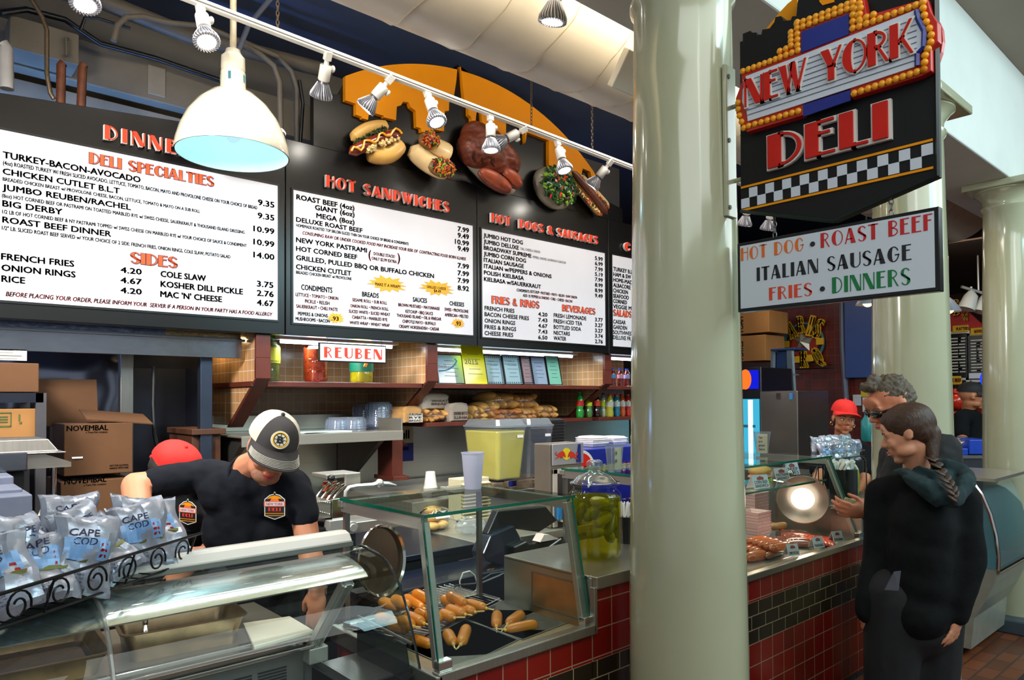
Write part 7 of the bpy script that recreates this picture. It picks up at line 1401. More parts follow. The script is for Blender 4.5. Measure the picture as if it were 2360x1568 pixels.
def worker2():
    t = thing('person', 'worker in a red cap and black shirt bending behind the first worker', 'person', (.95, 3.4, 0)); Hc = P(402, 1086, D=3.22)
    m_, c = hmat(cdir(.78, -.50, -.30), cdir(.42, .80, .35), Hc); body = MB(); w = headshape(body, m_, c, 1.); nk = P(395, 1130, D=3.3); che, pel = P(420, 1200, D=3.35), P(440, 1360, D=3.4)
    sL, sR = P(480, 1140, D=3.3), P(352, 1150, D=3.35); body.chain([(w((0, -.02, -.05)), .052), (nk, .058), (che, .11), (pel, .12)]); body.chain([(sR, .05), (nk, .06), (sL, .05)])
    el, wr = P(352, 1265, D=3.15), P(430, 1275, D=3.0); body.chain([(sR, .05), (el, .046), (wr, .032)]); hand(body, wr, cdir(.9, -.3, .2), cdir(0, .5, .8), -1, .95, .5)
    el, wr = P(500, 1250, D=3.15), P(450, 1300, D=2.98); body.chain([(sL, .05), (el, .045), (wr, .032)]); hand(body, wr, cdir(-.7, -.5, .3), cdir(0, .5, .8), 1, .95, .5)
    legs(body, V((pel.x, pel.y, .95)), V((1, 0, 0)), .09, [(pel.x+.12, pel.y, 0), (pel.x-.12, pel.y, 0)], (.08, .06, .045)); body.cap(pel, .12, V((pel.x, pel.y, .95)), .12); blob(body, .009, 3).build('body', skin_tan, t, ang=180)
    sh = MB(); sh.chain([(sR, .07), (nk-V((0, 0, .04)), .085), (sL, .07)]); sh.chain([(nk-V((0, 0, .06)), .10), (che, .150), (pel, .15)]); sh.ell(P(440, 1210, D=3.28), .13); sh.chain([(sR, .07), (P(355, 1215, D=3.24), .066)]); sh.chain([(sL, .07), (P(494, 1205, D=3.21), .066)])
    blob(sh, .012, 5).build('shirt', cloth_black, t, ang=180)
    pn = MB(); legs(pn, V((pel.x, pel.y, .95)), V((1, 0, 0)), .09, [(pel.x+.12, pel.y, 0), (pel.x-.12, pel.y, 0)], (.115, .085, .075)); pn.cap(pel, .15, V((pel.x, pel.y, .95)), .15); blob(pn, .016, 4).build('trousers', cloth_black, t, ang=180); shoes(t, [(pel.x+.12, pel.y, 0), (pel.x-.12, pel.y, 0)], V((0, -1, 0)), black_gloss)
    facebits(t, m_, w); wc, o, br, top = capmesh(t, m_, c, 1.08, red_cloth, red_cloth, None, .3)
    q = MB(); q.tube([P(350, 1054, D=3.22), P(364, 1050, D=3.18), P(378, 1058, D=3.16)], [.012, .012, .010], 6); q.build('cap_strap', red_cloth, t)
    q = MB(); q.ell(w((0, -.03, .0)), (.079, .086, .07), m_, 20, 12); q.build('hair', mat('dark_hair', (34, 26, 22), .7, 0, .3, 60), t)
    bc = P(433, 1182, D=3.12); badge(t, bc, cdir(.98, -.05, .2), CU, CB, sz(44, bc))
worker2()
# ------------------------------------------------------------ woman with the braid, seen from behind
hairm = mat('brown_hair', (62, 38, 23), .5, 0, .45, 30, .5, stretch=(6, 1, 1)); hoodm = mat('dark_teal_fleece', (22, 44, 48), .9, 0, .3, 30, .3); hoodb = mat('black_fleece', (13, 15, 17), .9, 0, .35, 20, .3, spec=.2)
def woman():
    t = thing('person', 'woman in a black hooded sweatshirt with a long brown braid seen from behind', 'person', (3.2, 1.1, 0)); Hc = P(2092, 1004, D=2.9)
    m_, c = hmat(cdir(-.80, -.30, -.50), cdir(-.14, .94, -.2), Hc); body = MB(); w = headshape(body, m_, c, .93); nk = P(2112, 1086, D=2.92)
    fb = V((-.35, .92, 0)).normalized(); rt = V((fb.y, -fb.x, 0)); che, wai, pel = P(2128, 1205, D=2.92), P(2120, 1330, D=2.92), P(2108, 1430, D=2.92)
    sL, sR = P(2034, 1138, D=3.02), P(2218, 1146, D=2.86); body.chain([(w((0, -.02, -.05)), .048), (nk, .052), (che, .10), (wai, .10), (pel, .11)]); body.chain([(sL, .045), (nk-V((0, 0, .05)), .06), (sR, .045)])
    eL, wL = P(2022, 1280, D=3.0), P(1996, 1405, D=2.92); eR, wR = P(2236, 1290, D=2.82), P(2208, 1412, D=2.8)
    body.chain([(sL, .048), (eL, .040), (wL, .027)]); body.chain([(sR, .048), (eR, .040), (wR, .027)])
    hand(body, wL, cdir(.12, -1, 0), cdir(-.9, 0, .5), -1, .92, .8, .06); hand(body, wR, cdir(-.25, -1, .1), cdir(.5, .2, .8), 1, .92, .45)
    ft = [(pel.x-.10, pel.y+.10, 0), (pel.x+.10, pel.y-.02, 0)]; legs(body, V((pel.x, pel.y, .88)), V((.85, -.5, 0)), -.09, ft, (.085, .06, .04)); body.cap(pel, .11, V((pel.x, pel.y, .88)), .12)
    blob(body, .0065, 4).build('body', mat('fair_skin', (206, 142, 110), .48, 0, .06, 9, .03, sss=.08), t, ang=180)
    sh = MB(); sh.chain([(sL, .066), (nk-V((0, 0, .055)), .080), (sR, .066)])
    rot = M((rt, fb, mz)).transposed()
    for pc_, r in ((che, (.205, .135, .17)), (P(2122, 1270, D=2.92), (.200, .135, .17)), (wai, (.195, .135, .17)), (P(2110, 1400, D=2.92), (.195, .140, .14))): sh.ell(pc_, r, rot, 22, 14)
    sh.chain([(sL, .068), (eL, .060), (P(1999, 1388, D=2.925), .050)]); sh.chain([(sR, .068), (eR, .062), (P(2211, 1395, D=2.80), .050)]); sh.chain([(P(2000, 1380, D=2.92), .050), (P(1996, 1415, D=2.92), .046)]); sh.chain([(P(2213, 1380, D=2.80), .050), (P(2208, 1420, D=2.80), .044)])
    s2 = blob(sh, .011, 20); folds(s2, .009, 6); s2.build('sweatshirt', hoodb, t, ang=180)
    hd_ = MB(); hd_.chain([(P(2072, 1088, D=2.88), .022), (P(2098, 1098, D=2.80), .030), (P(2130, 1122, D=2.74), .036), (P(2165, 1150, D=2.71), .036), (P(2196, 1152, D=2.70), .034), (P(2224, 1126, D=2.74), .034), (P(2226, 1098, D=2.80), .030), (P(2192, 1072, D=2.86), .026), (P(2155, 1066, D=2.90), .024)])
    hd_.chain([(P(2100, 1105, D=2.84), .03), (P(2150, 1130, D=2.77), .04), (P(2200, 1120, D=2.80), .03)]); hd_.chain([(P(2120, 1090, D=2.86), .03), (P(2160, 1105, D=2.83), .035), (P(2195, 1095, D=2.85), .03)])
    s2 = blob(hd_, .008, 4); folds(s2, .012, 16); s2.build('hood', hoodm, t, ang=180)
    MB().prism([P(2060, 1318, D=2.74), P(2076, 1316, D=2.735), P(2070, 1362, D=2.73), P(2038, 1360, D=2.75)], CB*.002).build('grey_patch', mat('grey_print', (74, 74, 84), .8, 0, .2, 20), t, smooth=False)
    pn = MB(); legs(pn, V((pel.x, pel.y, .88)), V((.85, -.5, 0)), -.09, ft, (.125, .095, .09)); pn.cap(pel, .15, V((pel.x, pel.y, .88)), .16); blob(pn, .014, 4).build('trousers', mat('black_trousers', (14, 16, 20), .8, 0, .3, 12, .2), t, ang=180); shoes(t, ft, fb, black_gloss)
    facebits(t, m_, w, .93, (70, 46, 30), (200, 110, 96), False); h = MB(); h.ell(w((0, -.024, .045)), (.080, .096, .088), m_, 26, 16); h.ell(w((0, -.058, .01)), (.066, .055, .070), m_, 24, 14); h.ell(w((0, -.02, .058)), (.082, .098, .078), m_, 24, 14); h.ell(w((0, .045, .078)), (.052, .040, .036), m_, 20, 10); h.chain([(w((0, -.09, -.015)), .036), (P(2150, 1058, D=2.82), .020)])
    h2_ = blob(h, .006, 3); h2_.v = [p+(m_ @ V((0, 0, 1)))*(.0022*sin(((p-c).dot(m_ @ V((1, 0, 0))))*420+((p-c).dot(m_ @ V((0, 0, 1))))*160)) for p in h2_.v]; ho = h2_.build('hair', hairm, t, ang=180)
    q = MB(); pts = [P(u, v, D=d) for u, v, d in ((2148, 1058, 2.80), (2160, 1072, 2.76), (2170, 1088, 2.73), (2180, 1104, 2.70), (2188, 1118, 2.68), (2195, 1132, 2.66), (2200, 1146, 2.65))]
    for i, p in enumerate(pts):
        for s in (-1, 1): d = (pts[min(i+1, 6)]-pts[max(i-1, 0)]).normalized(); sx = d.cross(CB).normalized(); q.ell(p+sx*(s*.010)+d*(s*.006), (.017-.0012*i, .020, .015-.001*i), M((sx, (d+sx*(-s*.6)).normalized(), CB)).transposed(), 12, 8)
    q.cap(pts[-1], .010, pts[-1]+(pts[-1]-pts[-2])*.9, .003); q.build('braid', hairm, t)
woman()
# ------------------------------------------------------------ man with sunglasses
def man():
    t = thing('person', 'grey haired man in dark jacket and black sunglasses counting money at the counter', 'person', (3.6, 1.25, 0)); Hc = P(2052, 936, D=3.3)
    m_, c = hmat(cdir(-.86, -.42, .10), cdir(-.42, .86, .06), Hc); body = MB(); w = headshape(body, m_, c, 1.06); nk = P(2108, 1000, D=3.38); che, bel, pel = P(2118, 1120, D=3.42), P(2105, 1250, D=3.44), P(2100, 1380, D=3.46)
    sR, sL = P(2176, 1040, D=3.28), P(2066, 1050, D=3.56); body.chain([(w((0, -.02, -.05)), .060), (nk, .064), (che, .12), (bel, .12), (pel, .12)]); body.chain([(sL, .05), (nk-V((0, 0, .04)), .07), (sR, .05)])
    eL, wL = P(2040, 1190, D=3.50), P(2006, 1160, D=3.38); eR, wR = P(2120, 1230, D=3.16), P(1998, 1180, D=3.16)
    body.chain([(sL, .055), (eL, .046), (wL, .030)]); body.chain([(sR, .055), (eR, .048), (wR, .032)])
    hand(body, wL, cdir(-1, .02, .0), cdir(.1, .9, .3), -1, 1.0, 1.0, .05); hand(body, wR, cdir(-1, .10, .1), cdir(.1, -.3, .9), 1, 1.0, .85, .05)
    ft = [(pel.x+.12, pel.y-.05, 0), (pel.x-.12, pel.y+.06, 0)]; legs(body, V((pel.x, pel.y, .92)), V((.5, -.6, 0)), .10, ft, (.09, .065, .045)); body.cap(pel, .12, V((pel.x, pel.y, .92)), .12); blob(body, .0065, 4).build('body', mat('ruddy_skin', (204, 126, 92), .48, 0, .08, 9, .03, sss=.08), t, ang=180)
    sh = MB(); sh.chain([(sL, .075), (nk-V((0, 0, .05)), .095), (sR, .080)]); sh.chain([(nk-V((0, 0, .05)), .10), (che, .175), (bel, .185), (P(2098, 1350, D=3.45), .18)]); sh.chain([(sL, .078), (eL, .068), (P(2030, 1172, D=3.44), .056)]); sh.chain([(sR, .080), (eR, .070), (P(2034, 1186, D=3.2), .056)]); sh.ell(P(2150, 1060, D=3.42), .13)
    s2 = folds(blob(sh, .012, 5), .014); s2.build('jacket', mat('dark_jacket', (20, 22, 24), .8, 0, .25, 18, .2), t, ang=180)
    q = MB().chain([(P(2030, 1186, D=3.2), .055), (P(2003, 1180, D=3.17), .046)]); blob(q, .008, 3).build('blue_cuff', mat('navy_cuff', (22, 36, 66), .8, 0, .15, 20, .2), t, ang=180)
    q = MB(); cc = nk-V((0, 0, .015)); q.tube([cc+V((.085*cos(a), .085*sin(a), .012*sin(a))) for a in [2*pi*i/20 for i in range(20)]], .022, 8, True); q.build('collar', mat('dark_jacket', (20, 22, 24)), t)
    q = MB().cap(P(2082, 1240, D=3.46), .17, P(2068, 1300, D=3.46), .16); blob(q, .016, 2).build('shirt_hem', mat('grey_shirt', (150, 146, 142), .8, 0, .2, 14, .3), t, ang=180)
    pn = MB(); legs(pn, V((pel.x, pel.y, .92)), V((.5, -.6, 0)), .10, ft, (.12, .09, .085)); pn.cap(pel, .15, V((pel.x, pel.y, .9)), .15); blob(pn, .016, 4).build('jeans', mat('grey_jeans', (70, 78, 96), .8, 0, .2, 16, .2), t, ang=180); shoes(t, ft, V((-.3, .9, 0)).normalized(), black_gloss)
    facebits(t, m_, w, 1.02, (96, 84, 72), (196, 108, 92), False)
    h = MB(); h.ell(w((0, -.024, .055)), (.081, .092, .082), m_, 26, 16); h.ell(w((0, -.045, .02)), (.080, .078, .078), m_, 26, 14); h.chain([(w((-.03, .06, .118)), .020), (w((0, .068, .124)), .024), (w((.03, .06, .118)), .020)]); h.chain([(w((0, .02, .134)), .028), (w((0, .066, .12)), .022)])
    h2_ = blob(h, .006, 3); random.seed(3); h2_.v = [p+(p-c).normalized()*(.011*noise.noise(p*52)+.006*noise.noise(p*110)) for p in h2_.v]; h2_.build('hair', mat('grey_hair', (86, 74, 60), .6, 0, .4, 40, .5), t, ang=180)
    g = MB()
    for s in (-1, 1):
        g.tube([w((s*.058, .082, .012)), w((s*.078, .05, .010)), w((s*.083, .0, .008)), w((s*.080, -.02, .0))], [.006, .008, .007, .004], 8)
    fr = g.build('sunglasses', black_gloss, t); g = MB()
    for s in (-1, 1): g.ell(w((s*.033, .095, .006)), (.030, .010, .019), m_ @ M.Rotation(-s*.35, 3, 'Z'), 18, 10)
    g.build('dark_lens', mat('lens_black', (12, 12, 16), .06, 0, .1, 5, coat=1.), fr); g = MB().tube([w((-.01, .10, .012)), w((.01, .10, .012))], .004, 6); g.build('bridge', black_gloss, fr)
    q = MB(); q.obox(P(1962, 1160, D=3.22), cdir(1, -.3, 0), cdir(.3, 1, .2), cdir(0, -.2, 1), .035, .018, .003); tag(q.build('banknotes', mat('bill_green', (110, 112, 60), .6)), 'folded banknotes held in the man\'s hands', 'money')
man()
# ------------------------------------------------------------ red-capped server and the far worker
def server():
    t = thing('person', 'smiling server in a red cap and black shirt behind the far jar', 'person', (5.6, 2.5, 0)); Hc = P(1944, 968, D=5.5)
    m_, c = hmat(cdir(-.12, -.04, .97), cdir(.10, .98, .03), Hc); body = MB(); w = headshape(body, m_, c, 1.0); nk = P(1940, 1010, D=5.55); che, pel = P(1935, 1090, D=5.6), P(1935, 1180, D=5.6); sR, sL = P(1893, 1038, D=5.58), P(1985, 1036, D=5.6)
    body.chain([(w((0, -.02, -.05)), .050), (nk, .055), (che, .10), (pel, .11)]); body.chain([(sR, .05), (nk-V((0, 0, .05)), .06), (sL, .05)]); eR, wR = P(1884, 1110, D=5.4), P(1905, 1150, D=5.2); body.chain([(sR, .045), (eR, .04), (wR, .03)]); hand(body, wR, cdir(.5, -.8, .3), cdir(-.6, .2, .7), 1, .9, .5)
    eL, wL = P(1995, 1110, D=5.45), P(1975, 1150, D=5.25); body.chain([(sL, .045), (eL, .04), (wL, .03)]); hand(body, wL, cdir(-.5, -.8, .3), cdir(.6, .2, .7), -1, .9, .5)
    ft = [(pel.x+.1, pel.y, 0), (pel.x-.1, pel.y, 0)]; legs(body, V((pel.x, pel.y, .92)), V((1, 0, 0)), .09, ft, (.08, .06, .04)); blob(body, .0075, 3).build('body', skin_tan, t, ang=180)
    sh = MB(); sh.chain([(sR, .068), (nk-V((0, 0, .055)), .075), (sL, .068)]); sh.chain([(nk-V((0, 0, .07)), .09), (che, .15), (pel, .15)]); sh.chain([(sR, .068), (P(1884, 1085, D=5.48), .062)]); sh.chain([(sL, .068), (P(1994, 1085, D=5.5), .062)]); blob(sh, .014, 4).build('shirt', cloth_black, t, ang=180)
    pn = MB(); legs(pn, V((pel.x, pel.y, .92)), V((1, 0, 0)), .09, ft, (.115, .08, .07)); pn.cap(pel, .14, V((pel.x, pel.y, .92)), .14); blob(pn, .02, 3).build('trousers', cloth_black, t, ang=180); shoes(t, ft, V((-.5, -.8, 0)).normalized(), black_gloss)
    facebits(t, m_, w, 1., (50, 34, 26), (190, 84, 78), True, .06); capmesh(t, m_, c, 1.10, red_cloth, red_cloth, None, .05, None, .012)
    h = MB(); h.ell(w((0, -.03, .0)), (.081, .086, .078), m_, 20, 12); h.build('hair', mat('dark_hair', (34, 26, 22)), t)
    for s in (1, -1): q = MB(); q.tube([w((s*.082, -.008, -.038))+V((0, .0, 0))+CR*(.011*cos(a))+CU*(.011*sin(a)) for a in [2*pi*i/14 for i in range(14)]], .003, 6, True); q.build('hoop_earring', mat('gold', (226, 190, 110), .2, 1.), t)
    q = MB(); q.tube([P(1928, 1008, D=5.42), P(1938, 1022, D=5.40), P(1943, 1020, D=5.40), P(1950, 1008, D=5.42)], .003, 6); q.build('necklace', mat('gold', (226, 190, 110)), t)
server()
def farman():
    t = thing('person', 'man in black cap, glasses and black T-shirt standing far behind the columns', 'person', (7.8, 2.2, 0)); Hc = P(2240, 915, D=6.8); m_, c = hmat(cdir(.93, -.02, .28), cdir(.0, 1, .02), Hc)
    body = MB(); w = headshape(body, m_, c, 1.05); nk = P(2232, 945, D=6.85); che, pel = P(2230, 1010, D=6.9), P(2232, 1110, D=6.9); sR, sL = P(2214, 965, D=6.72), P(2248, 965, D=7.05)
    body.chain([(w((0, -.02, -.05)), .058), (nk, .06), (che, .12), (pel, .12)]); body.chain([(sR, .05), (nk-V((0, 0, .05)), .07), (sL, .05)]); eR, wR = P(2217, 1012, D=6.62), P(2226, 1040, D=6.5); body.chain([(sR, .055), (eR, .048), (wR, .036)]); hand(body, wR, cdir(.5, -.8, .2), cdir(-.4, .2, .8), 1, 1., .4); el2, w2 = P(2262, 1015, D=7.0), P(2268, 1050, D=6.85); body.chain([(sL, .05), (el2, .045), (w2, .032)]); hand(body, w2, cdir(.5, -.8, .2), cdir(.4, .2, .8), -1, 1., .4)
    ft = [(pel.x+.1, pel.y, 0), (pel.x-.1, pel.y+.05, 0)]; legs(body, V((pel.x, pel.y, .92)), V((.5, -.8, 0)), .09, ft, (.09, .06, .045)); blob(body, .009, 3).build('body', skin_tan, t, ang=180)
    sh = MB(); sh.chain([(sR, .075), (nk-V((0, 0, .06)), .085), (sL, .075)]); sh.chain([(nk-V((0, 0, .07)), .10), (che, .17), (pel, .165)]); sh.chain([(sR, .075), (P(2216, 1000, D=6.65), .07)]); sh.chain([(sL, .07), (P(2258, 1000, D=7.02), .066)]); blob(sh, .016, 4).build('shirt', cloth_black, t, ang=180)
    pn = MB(); legs(pn, V((pel.x, pel.y, .92)), V((.5, -.8, 0)), .09, ft, (.12, .09, .08)); pn.cap(pel, .15, V((pel.x, pel.y, .9)), .15); blob(pn, .02, 3).build('trousers', cloth_black, t, ang=180); shoes(t, ft, V((.9, -.3, 0)).normalized(), black_gloss)
    facebits(t, m_, w, 1.05, (40, 30, 24), (180, 96, 80)); capmesh(t, m_, c, 1.1, black_matte, black_matte, None, .2); q = MB()
    for s in (-1, 1): q.tube([w((s*.034, .098, .004))+m_ @ V((.022*cos(a), 0, .014*sin(a))) for a in [2*pi*i/14 for i in range(14)]], .0025, 5, True); q.tube([w((s*.056, .092, .008)), w((s*.082, .0, .008))], .0025, 5)
    q.build('glasses', black_gloss, t)
farman()
# ================================================================ beyond the near column: sausage case, neighbours
nX, nY = V((0, -1, 0)), V((0, 0, 1))
def saus(label, uv0, uv1, z, r, m_, grp, bend=0., cap_=True):
    r *= 1.45; z += .006; a, b_ = P(*uv0, Z=z), P(*uv1, Z=z); d = b_-a; L_ = d.length; s = V((-d.y, d.x, 0)).normalized(); n = 10; t_ = [i/n for i in range(n+1)]
    o = MB().tube([a+d*f+s*(bend*L_*sin(pi*f)) for f in t_], [r*max(.2, sqrt(max(0, 1-abs(2*f-1)**5))) for f in t_], 12).build('sausage', m_, ang=80); return tag(o, label, 'sausage', grp)
hotd = mat('hot_dog_brown', (190, 88, 34), .25, 0, .2, 10, coat=.4); brat = mat('bratwurst_pale', (222, 156, 96), .25, 0, .15, 10, coat=.4); kiel = mat('kielbasa_dark', (132, 62, 42), .18, 0, .2, 10, coat=.7); ital = mat('italian_red', (196, 66, 40), .25, 0, .2, 10, coat=.4)
st_ = thing('serving_tray', 'long steel tray of sausages in the display beyond the column', 'tray', (3.6, 2.2, .83)); MB().box(2.78, 4.34, 1.90, 2.46, .829, .836).build('pan', mat('bright_tray', (206, 204, 200), .2, .8, .05, 5), st_, smooth=False, bev=.003)
random.seed(31)
def rows(lab, m_, u0, v0, du, dv, n, lu, lv, z, r, layers=1, bend=0.):
    for i in range(n):
        u, v = u0+du*i, v0+dv*i; saus(lab, (u, v), (u+lu+random.uniform(-3, 3), v+lv+random.uniform(-1, 1)), z, r, m_, lab[:60]+' row', bend)
rows('pale grilled bratwurst at the rear left of the sausage tray', brat, 1705, 1232, 5, -3, 6, 36, -3, .853, .017); rows('pale bratwurst in the upper layer of the rear left sausages', brat, 1722, 1222, 18, -2, 4, 34, -6, .884, .016)
rows('thin red sausage in the neat right hand row', ital, 1800, 1222, 9, 1.6, 13, 16, 20, .851, .0125); rows('dark glossy kielbasa link in the middle of the tray', kiel, 1752, 1246, 11, -1.2, 7, 34, 12, .853, .016, bend=.12)
for i in range(5): saus('curved shiny kielbasa at the tray center', (1800+3*i, 1234+7*i), (1868+2*i, 1232+6*i), .853+.004*(i % 2), .015, kiel, 'ring kielbasa', .30)
rows('jumbo hot dog at the front left of the tray', hotd, 1700, 1262, 9, 3.2, 5, 62, -14, .853, .018); rows('jumbo hot dog piled on the front left hot dogs', hotd, 1722, 1250, 13, 4, 5, 46, -8, .886, .0175)
saus('nearest jumbo hot dog lying low by the front lip', (1716, 1288), (1766, 1278), .853, .021, hotd, 'front hot dogs'); saus('nearest grilled hot dog with dark marks by the front lip', (1764, 1284), (1806, 1266), .853, .015, kiel, 'front hot dogs')
def tent(label, u, v, Y, z, w_, h_, lns, tilt=.35, ang=.35):
    p = P(u, v, Y=Y); p = V((p.x, Y, z)); t = thing('price_card', label, 'card', p); rm = M.Rotation(-ang, 3, 'Z'); ex = rm @ mx; up = (mz+rm @ V((0, tilt, 0))).normalized(); nn = ex.cross(up); nn = nn if nn.y < 0 else -nn
    q = MB(); q.obox(p+up*(h_/2), ex, up, nn, w_/2, h_/2, .0012); back = (mz-rm @ V((0, .9, 0))*0+rm @ V((0, -.0, 0))); q.obox(p+rm @ V((0, h_*.55, 0))+V((0, 0, h_*.42)), ex, (mz-rm @ V((0, .55, 0))).normalized(), nn, w_/2, h_/2*.98, .001); q.build('card', white_board, t, smooth=False)
    q = MB(); o = p+nn*.0016-ex*(w_*.42)
    for i, s in enumerate(lns): text(q, s, o+up*(h_*(.34-.28*i if len(lns) > 1 else .12)), ex, up, w_*.84, h_*.22, .02)
    q.build('lettering', black_text, t, smooth=False); q = MB(); c = p+nn*.0016+up*(h_*.74); q.prism([c+ex*(w_*x)+up*(h_*y) for x, y in ((-.2, -.14), (.2, -.14), (.22, .04), (.1, .10), (0, .16), (-.1, .10), (-.22, .04))], nn*.0006); q.build('logo_mark', mat('logo_maroon', (150, 56, 56), .5), t, smooth=False)
tent('white tent card reading JUMBO HOT DOG on the front lip', 1831, 1292, 1.835, .8645, .075, .062, ['JUMBO HOT DOG']); tent('white tent card reading ITALIAN SAUSAGE on the front lip', 1889, 1268, 1.835, .8645, .075, .062, ['ITALIAN SAUSAGE']); tent('white tent card reading POLISH KIELBASA by the right post', 1934, 1248, 1.835, .8645, .075, .062, ['POLISH KIELBASA'])
tent('white shelf card reading CORN BEEF SANDWICH', 1757, 1135, 2.03, 1.202, .125, .075, ['CORN BEEF', 'SANDWICH'], .3, .2); tent('white shelf card reading PASTRAMI SANDWICH', 1806, 1128, 2.13, 1.202, .125, .078, ['PASTRAMI', 'SANDWICH'], .3, .2); tent('white shelf card reading BEEF FRIES behind the pastrami card', 1830, 1120, 2.24, 1.202, .125, .085, ['BEEF', 'FRIES'], .3, .2)
sw_ = thing('display_sandwich', 'seeded roll sandwich with ham and lettuce on the glass middle shelf', 'sandwich', P(1752, 1120, Y=2.14)); p = P(1752, 1112, Y=2.14); p.z = 1.2015
MB().ell(p+V((0, 0, .075)), (.085, .06, .032), None, 20, 12).build('top_roll', crust, sw_); MB().ell(p+V((-.02, -.01, .048)), (.09, .06, .016), None, 20, 8).build('ham', mat('ham_pink', (222, 150, 140), .4, 0, .15, 30), sw_); MB().ell(p+V((0, 0, .018)), (.08, .055, .018), None, 20, 8).build('bottom_roll', crust, sw_)
q = MB()
for i in range(26): a = i*.7; q.ell(p+V((-.05+.07*cos(a)*.8, -.045+.02*sin(a*1.7), .028+.01*sin(i))), (.018, .012, .007), Euler((i, i*2, i*3)).to_matrix(), 8, 5)
q.build('lettuce', veg[0], sw_)
q = MB()
for i in range(22): a = i*2.4; q.ell(p+V((.06*cos(a)*sqrt(i/22), .04*sin(a)*sqrt(i/22), .103-.012*i/22)), .0035, None, 6, 4)
q.build('seeds', black_text, sw_)
chk = tilemat('check_paper_print', 'XZ', (236, 210, 206), (226, 190, 188), (214, 160, 160), .02, .02, 0, .003, .6)
for k, (x0, y0_, n, w_) in enumerate(((4.22, 2.42, 11, .09), (3.98, 2.27, 6, .08))):
    t = thing('paper_tray', 'red checked paper tray in the %s stack' % ('rear taller' if k == 0 else 'front lower'), 'paper tray', (0, 0, 0), 'stacked paper trays'); qq = lambda kk, z: [V((sx*w_*kk, sy*.07*kk, z)) for sx, sy in ((-1, -1), (1, -1), (1, 1), (-1, 1))]
    MB().rings([qq(.72, 0), qq(1, .05), qq(.985, .05), qq(.70, .002)]).build('tray', chk, t, smooth=False); t.location = (x0, y0_, .8365)
    for i in range(1, n+3): dup(t, (x0, y0_, .8365+.016*i))
lm = thing('heat_lamp', 'round heat lamp glowing inside the sausage display', 'lamp', P(1850, 1155, Y=2.05)); c = P(1850, 1152, Y=2.05); fd_ = (CP-c).normalized()+V((0, 0, -.25)); fd_.normalize(); x, y = frame(fd_); mxp = M((x, y, fd_)).transposed(); rr = sz(57, c)
MB().lathe([(.02, -.09), (.035, -.085), (rr*.55, -.04), (rr*.9, -.005), (rr, 0), (rr*.97, .002), (rr*.86, -.008), (rr*.5, -.04), (.0, -.06)], 32, c, mxp).build('reflector', mat('lamp_reflector', (150, 132, 122), .35, .6, .06, 8), lm); MB().lathe([(0, .0), (rr*.40, -.006), (rr*.45, -.02), (rr*.35, -.04)], 24, c, mxp).build('bulb', emis('heat_bulb', (255, 244, 226), 5), lm)
MB().tube([c-fd_*.08, c-fd_*.10+V((0, .03, .06)), V((c.x+.01, 2.28, 1.196))], .009, 8).build('arm', chrome, lm); spot('heat_beam', c+fd_*.01, c+fd_*.3+V((0, .05, -.45)), 5, 120, (1, .82, .66)); l = bpy.data.lights.new('case_warm', 'POINT'); l.energy = 1.6; l.color = (1, .8, .62); l.shadow_soft_size = .04; o = bpy.data.objects.new('case_warm', l); COL.objects.link(o); o.location = (3.7, 2.1, 1.12)
q = MB(); a = P(1885, 1075, Y=2.2); q.tube([a, P(1870, 1098, Y=2.15), P(1840, 1112, Y=2.1)], .004, 6); q.tube([a, P(1878, 1104, Y=2.15), P(1850, 1114, Y=2.1)], .004, 6); q.ell(P(1822, 1090, Y=2.2), (.03, .02, .018)); tag(q.build('serving_tongs', chrome), 'steel tongs resting on the glass shelf of the sausage display', 'tongs')
# tip cup, chip rack and jar on the far raised counter
p = P(1757, 1047, Z=1.3495); t = cup('clear plastic tip cup with a handwritten note on the sausage display glass', p, sz(13, p), sz(19, p), sz(52, p), MATS['cup_clear'], 'tip_cup'); q = MB(); ex = CR; q.obox(p+V((0, 0, sz(24, p))), ex, CU, CB, sz(12, p), sz(22, p), .001); nt_ = q.build('note', mat('note_cream', (222, 208, 160)), t, smooth=False)
q = MB()
for i, s in enumerate(('Tips', 'are', 'appreciated', 'Thank you')): text(q, s, p+CB*.003+V((0, 0, sz(36-9*i, p)))-ex*sz(9, p), ex, CU, sz(14 if i > 1 else 9, p), sz(5, p), .02)
q.build('handwriting', black_text, nt_, smooth=False)
jp = V((4.70, 2.03, 1.037)); jr2 = .128; jt2 = bigjar('second glass jar by the right end of the sausage display', jp, jr2, .33); MB().cyl(jp+V((-.03, 0, .01)), jp+V((-.03, 0, .20)), .085, n=24).build('black_canister', black_gloss, jt2)
MB().tube([jp+V((.075, -.03, .02+.025*i)) for i in range(9)], [.014, .026, .028, .03, .03, .03, .028, .024, .012], 10).build('pickle', pk2, jt2); random.seed(6); q = MB()
for i in range(34): a = i*2.4; r = .075*sqrt(i/34); q.rbox(jp+V((-.03+r*cos(a), r*sin(a), .215+.02*random.random())), (.012, .004, .028), (random.uniform(-.5, .5), random.uniform(-.5, .5), random.random()*3))
q.build('sugar_packets', white_paint, jt2, smooth=False)
rk2 = thing('chip_rack', 'low black wire rack of chip bags behind the far jar', 'rack', (4.95, 2.28, 1.037)); q = MB()
for z in (1.25, 1.285): q.tube([(4.62, 2.14, z), (5.3, 2.14, z), (5.3, 2.33, z), (4.62, 2.33, z)], .004, 5, True)
for x in (4.62, 4.96, 5.3):
    for y in (2.14, 2.33): q.cyl((x, y, 1.037), (x, y, 1.285), .004, n=6)
q.build('frame', wire, rk2)
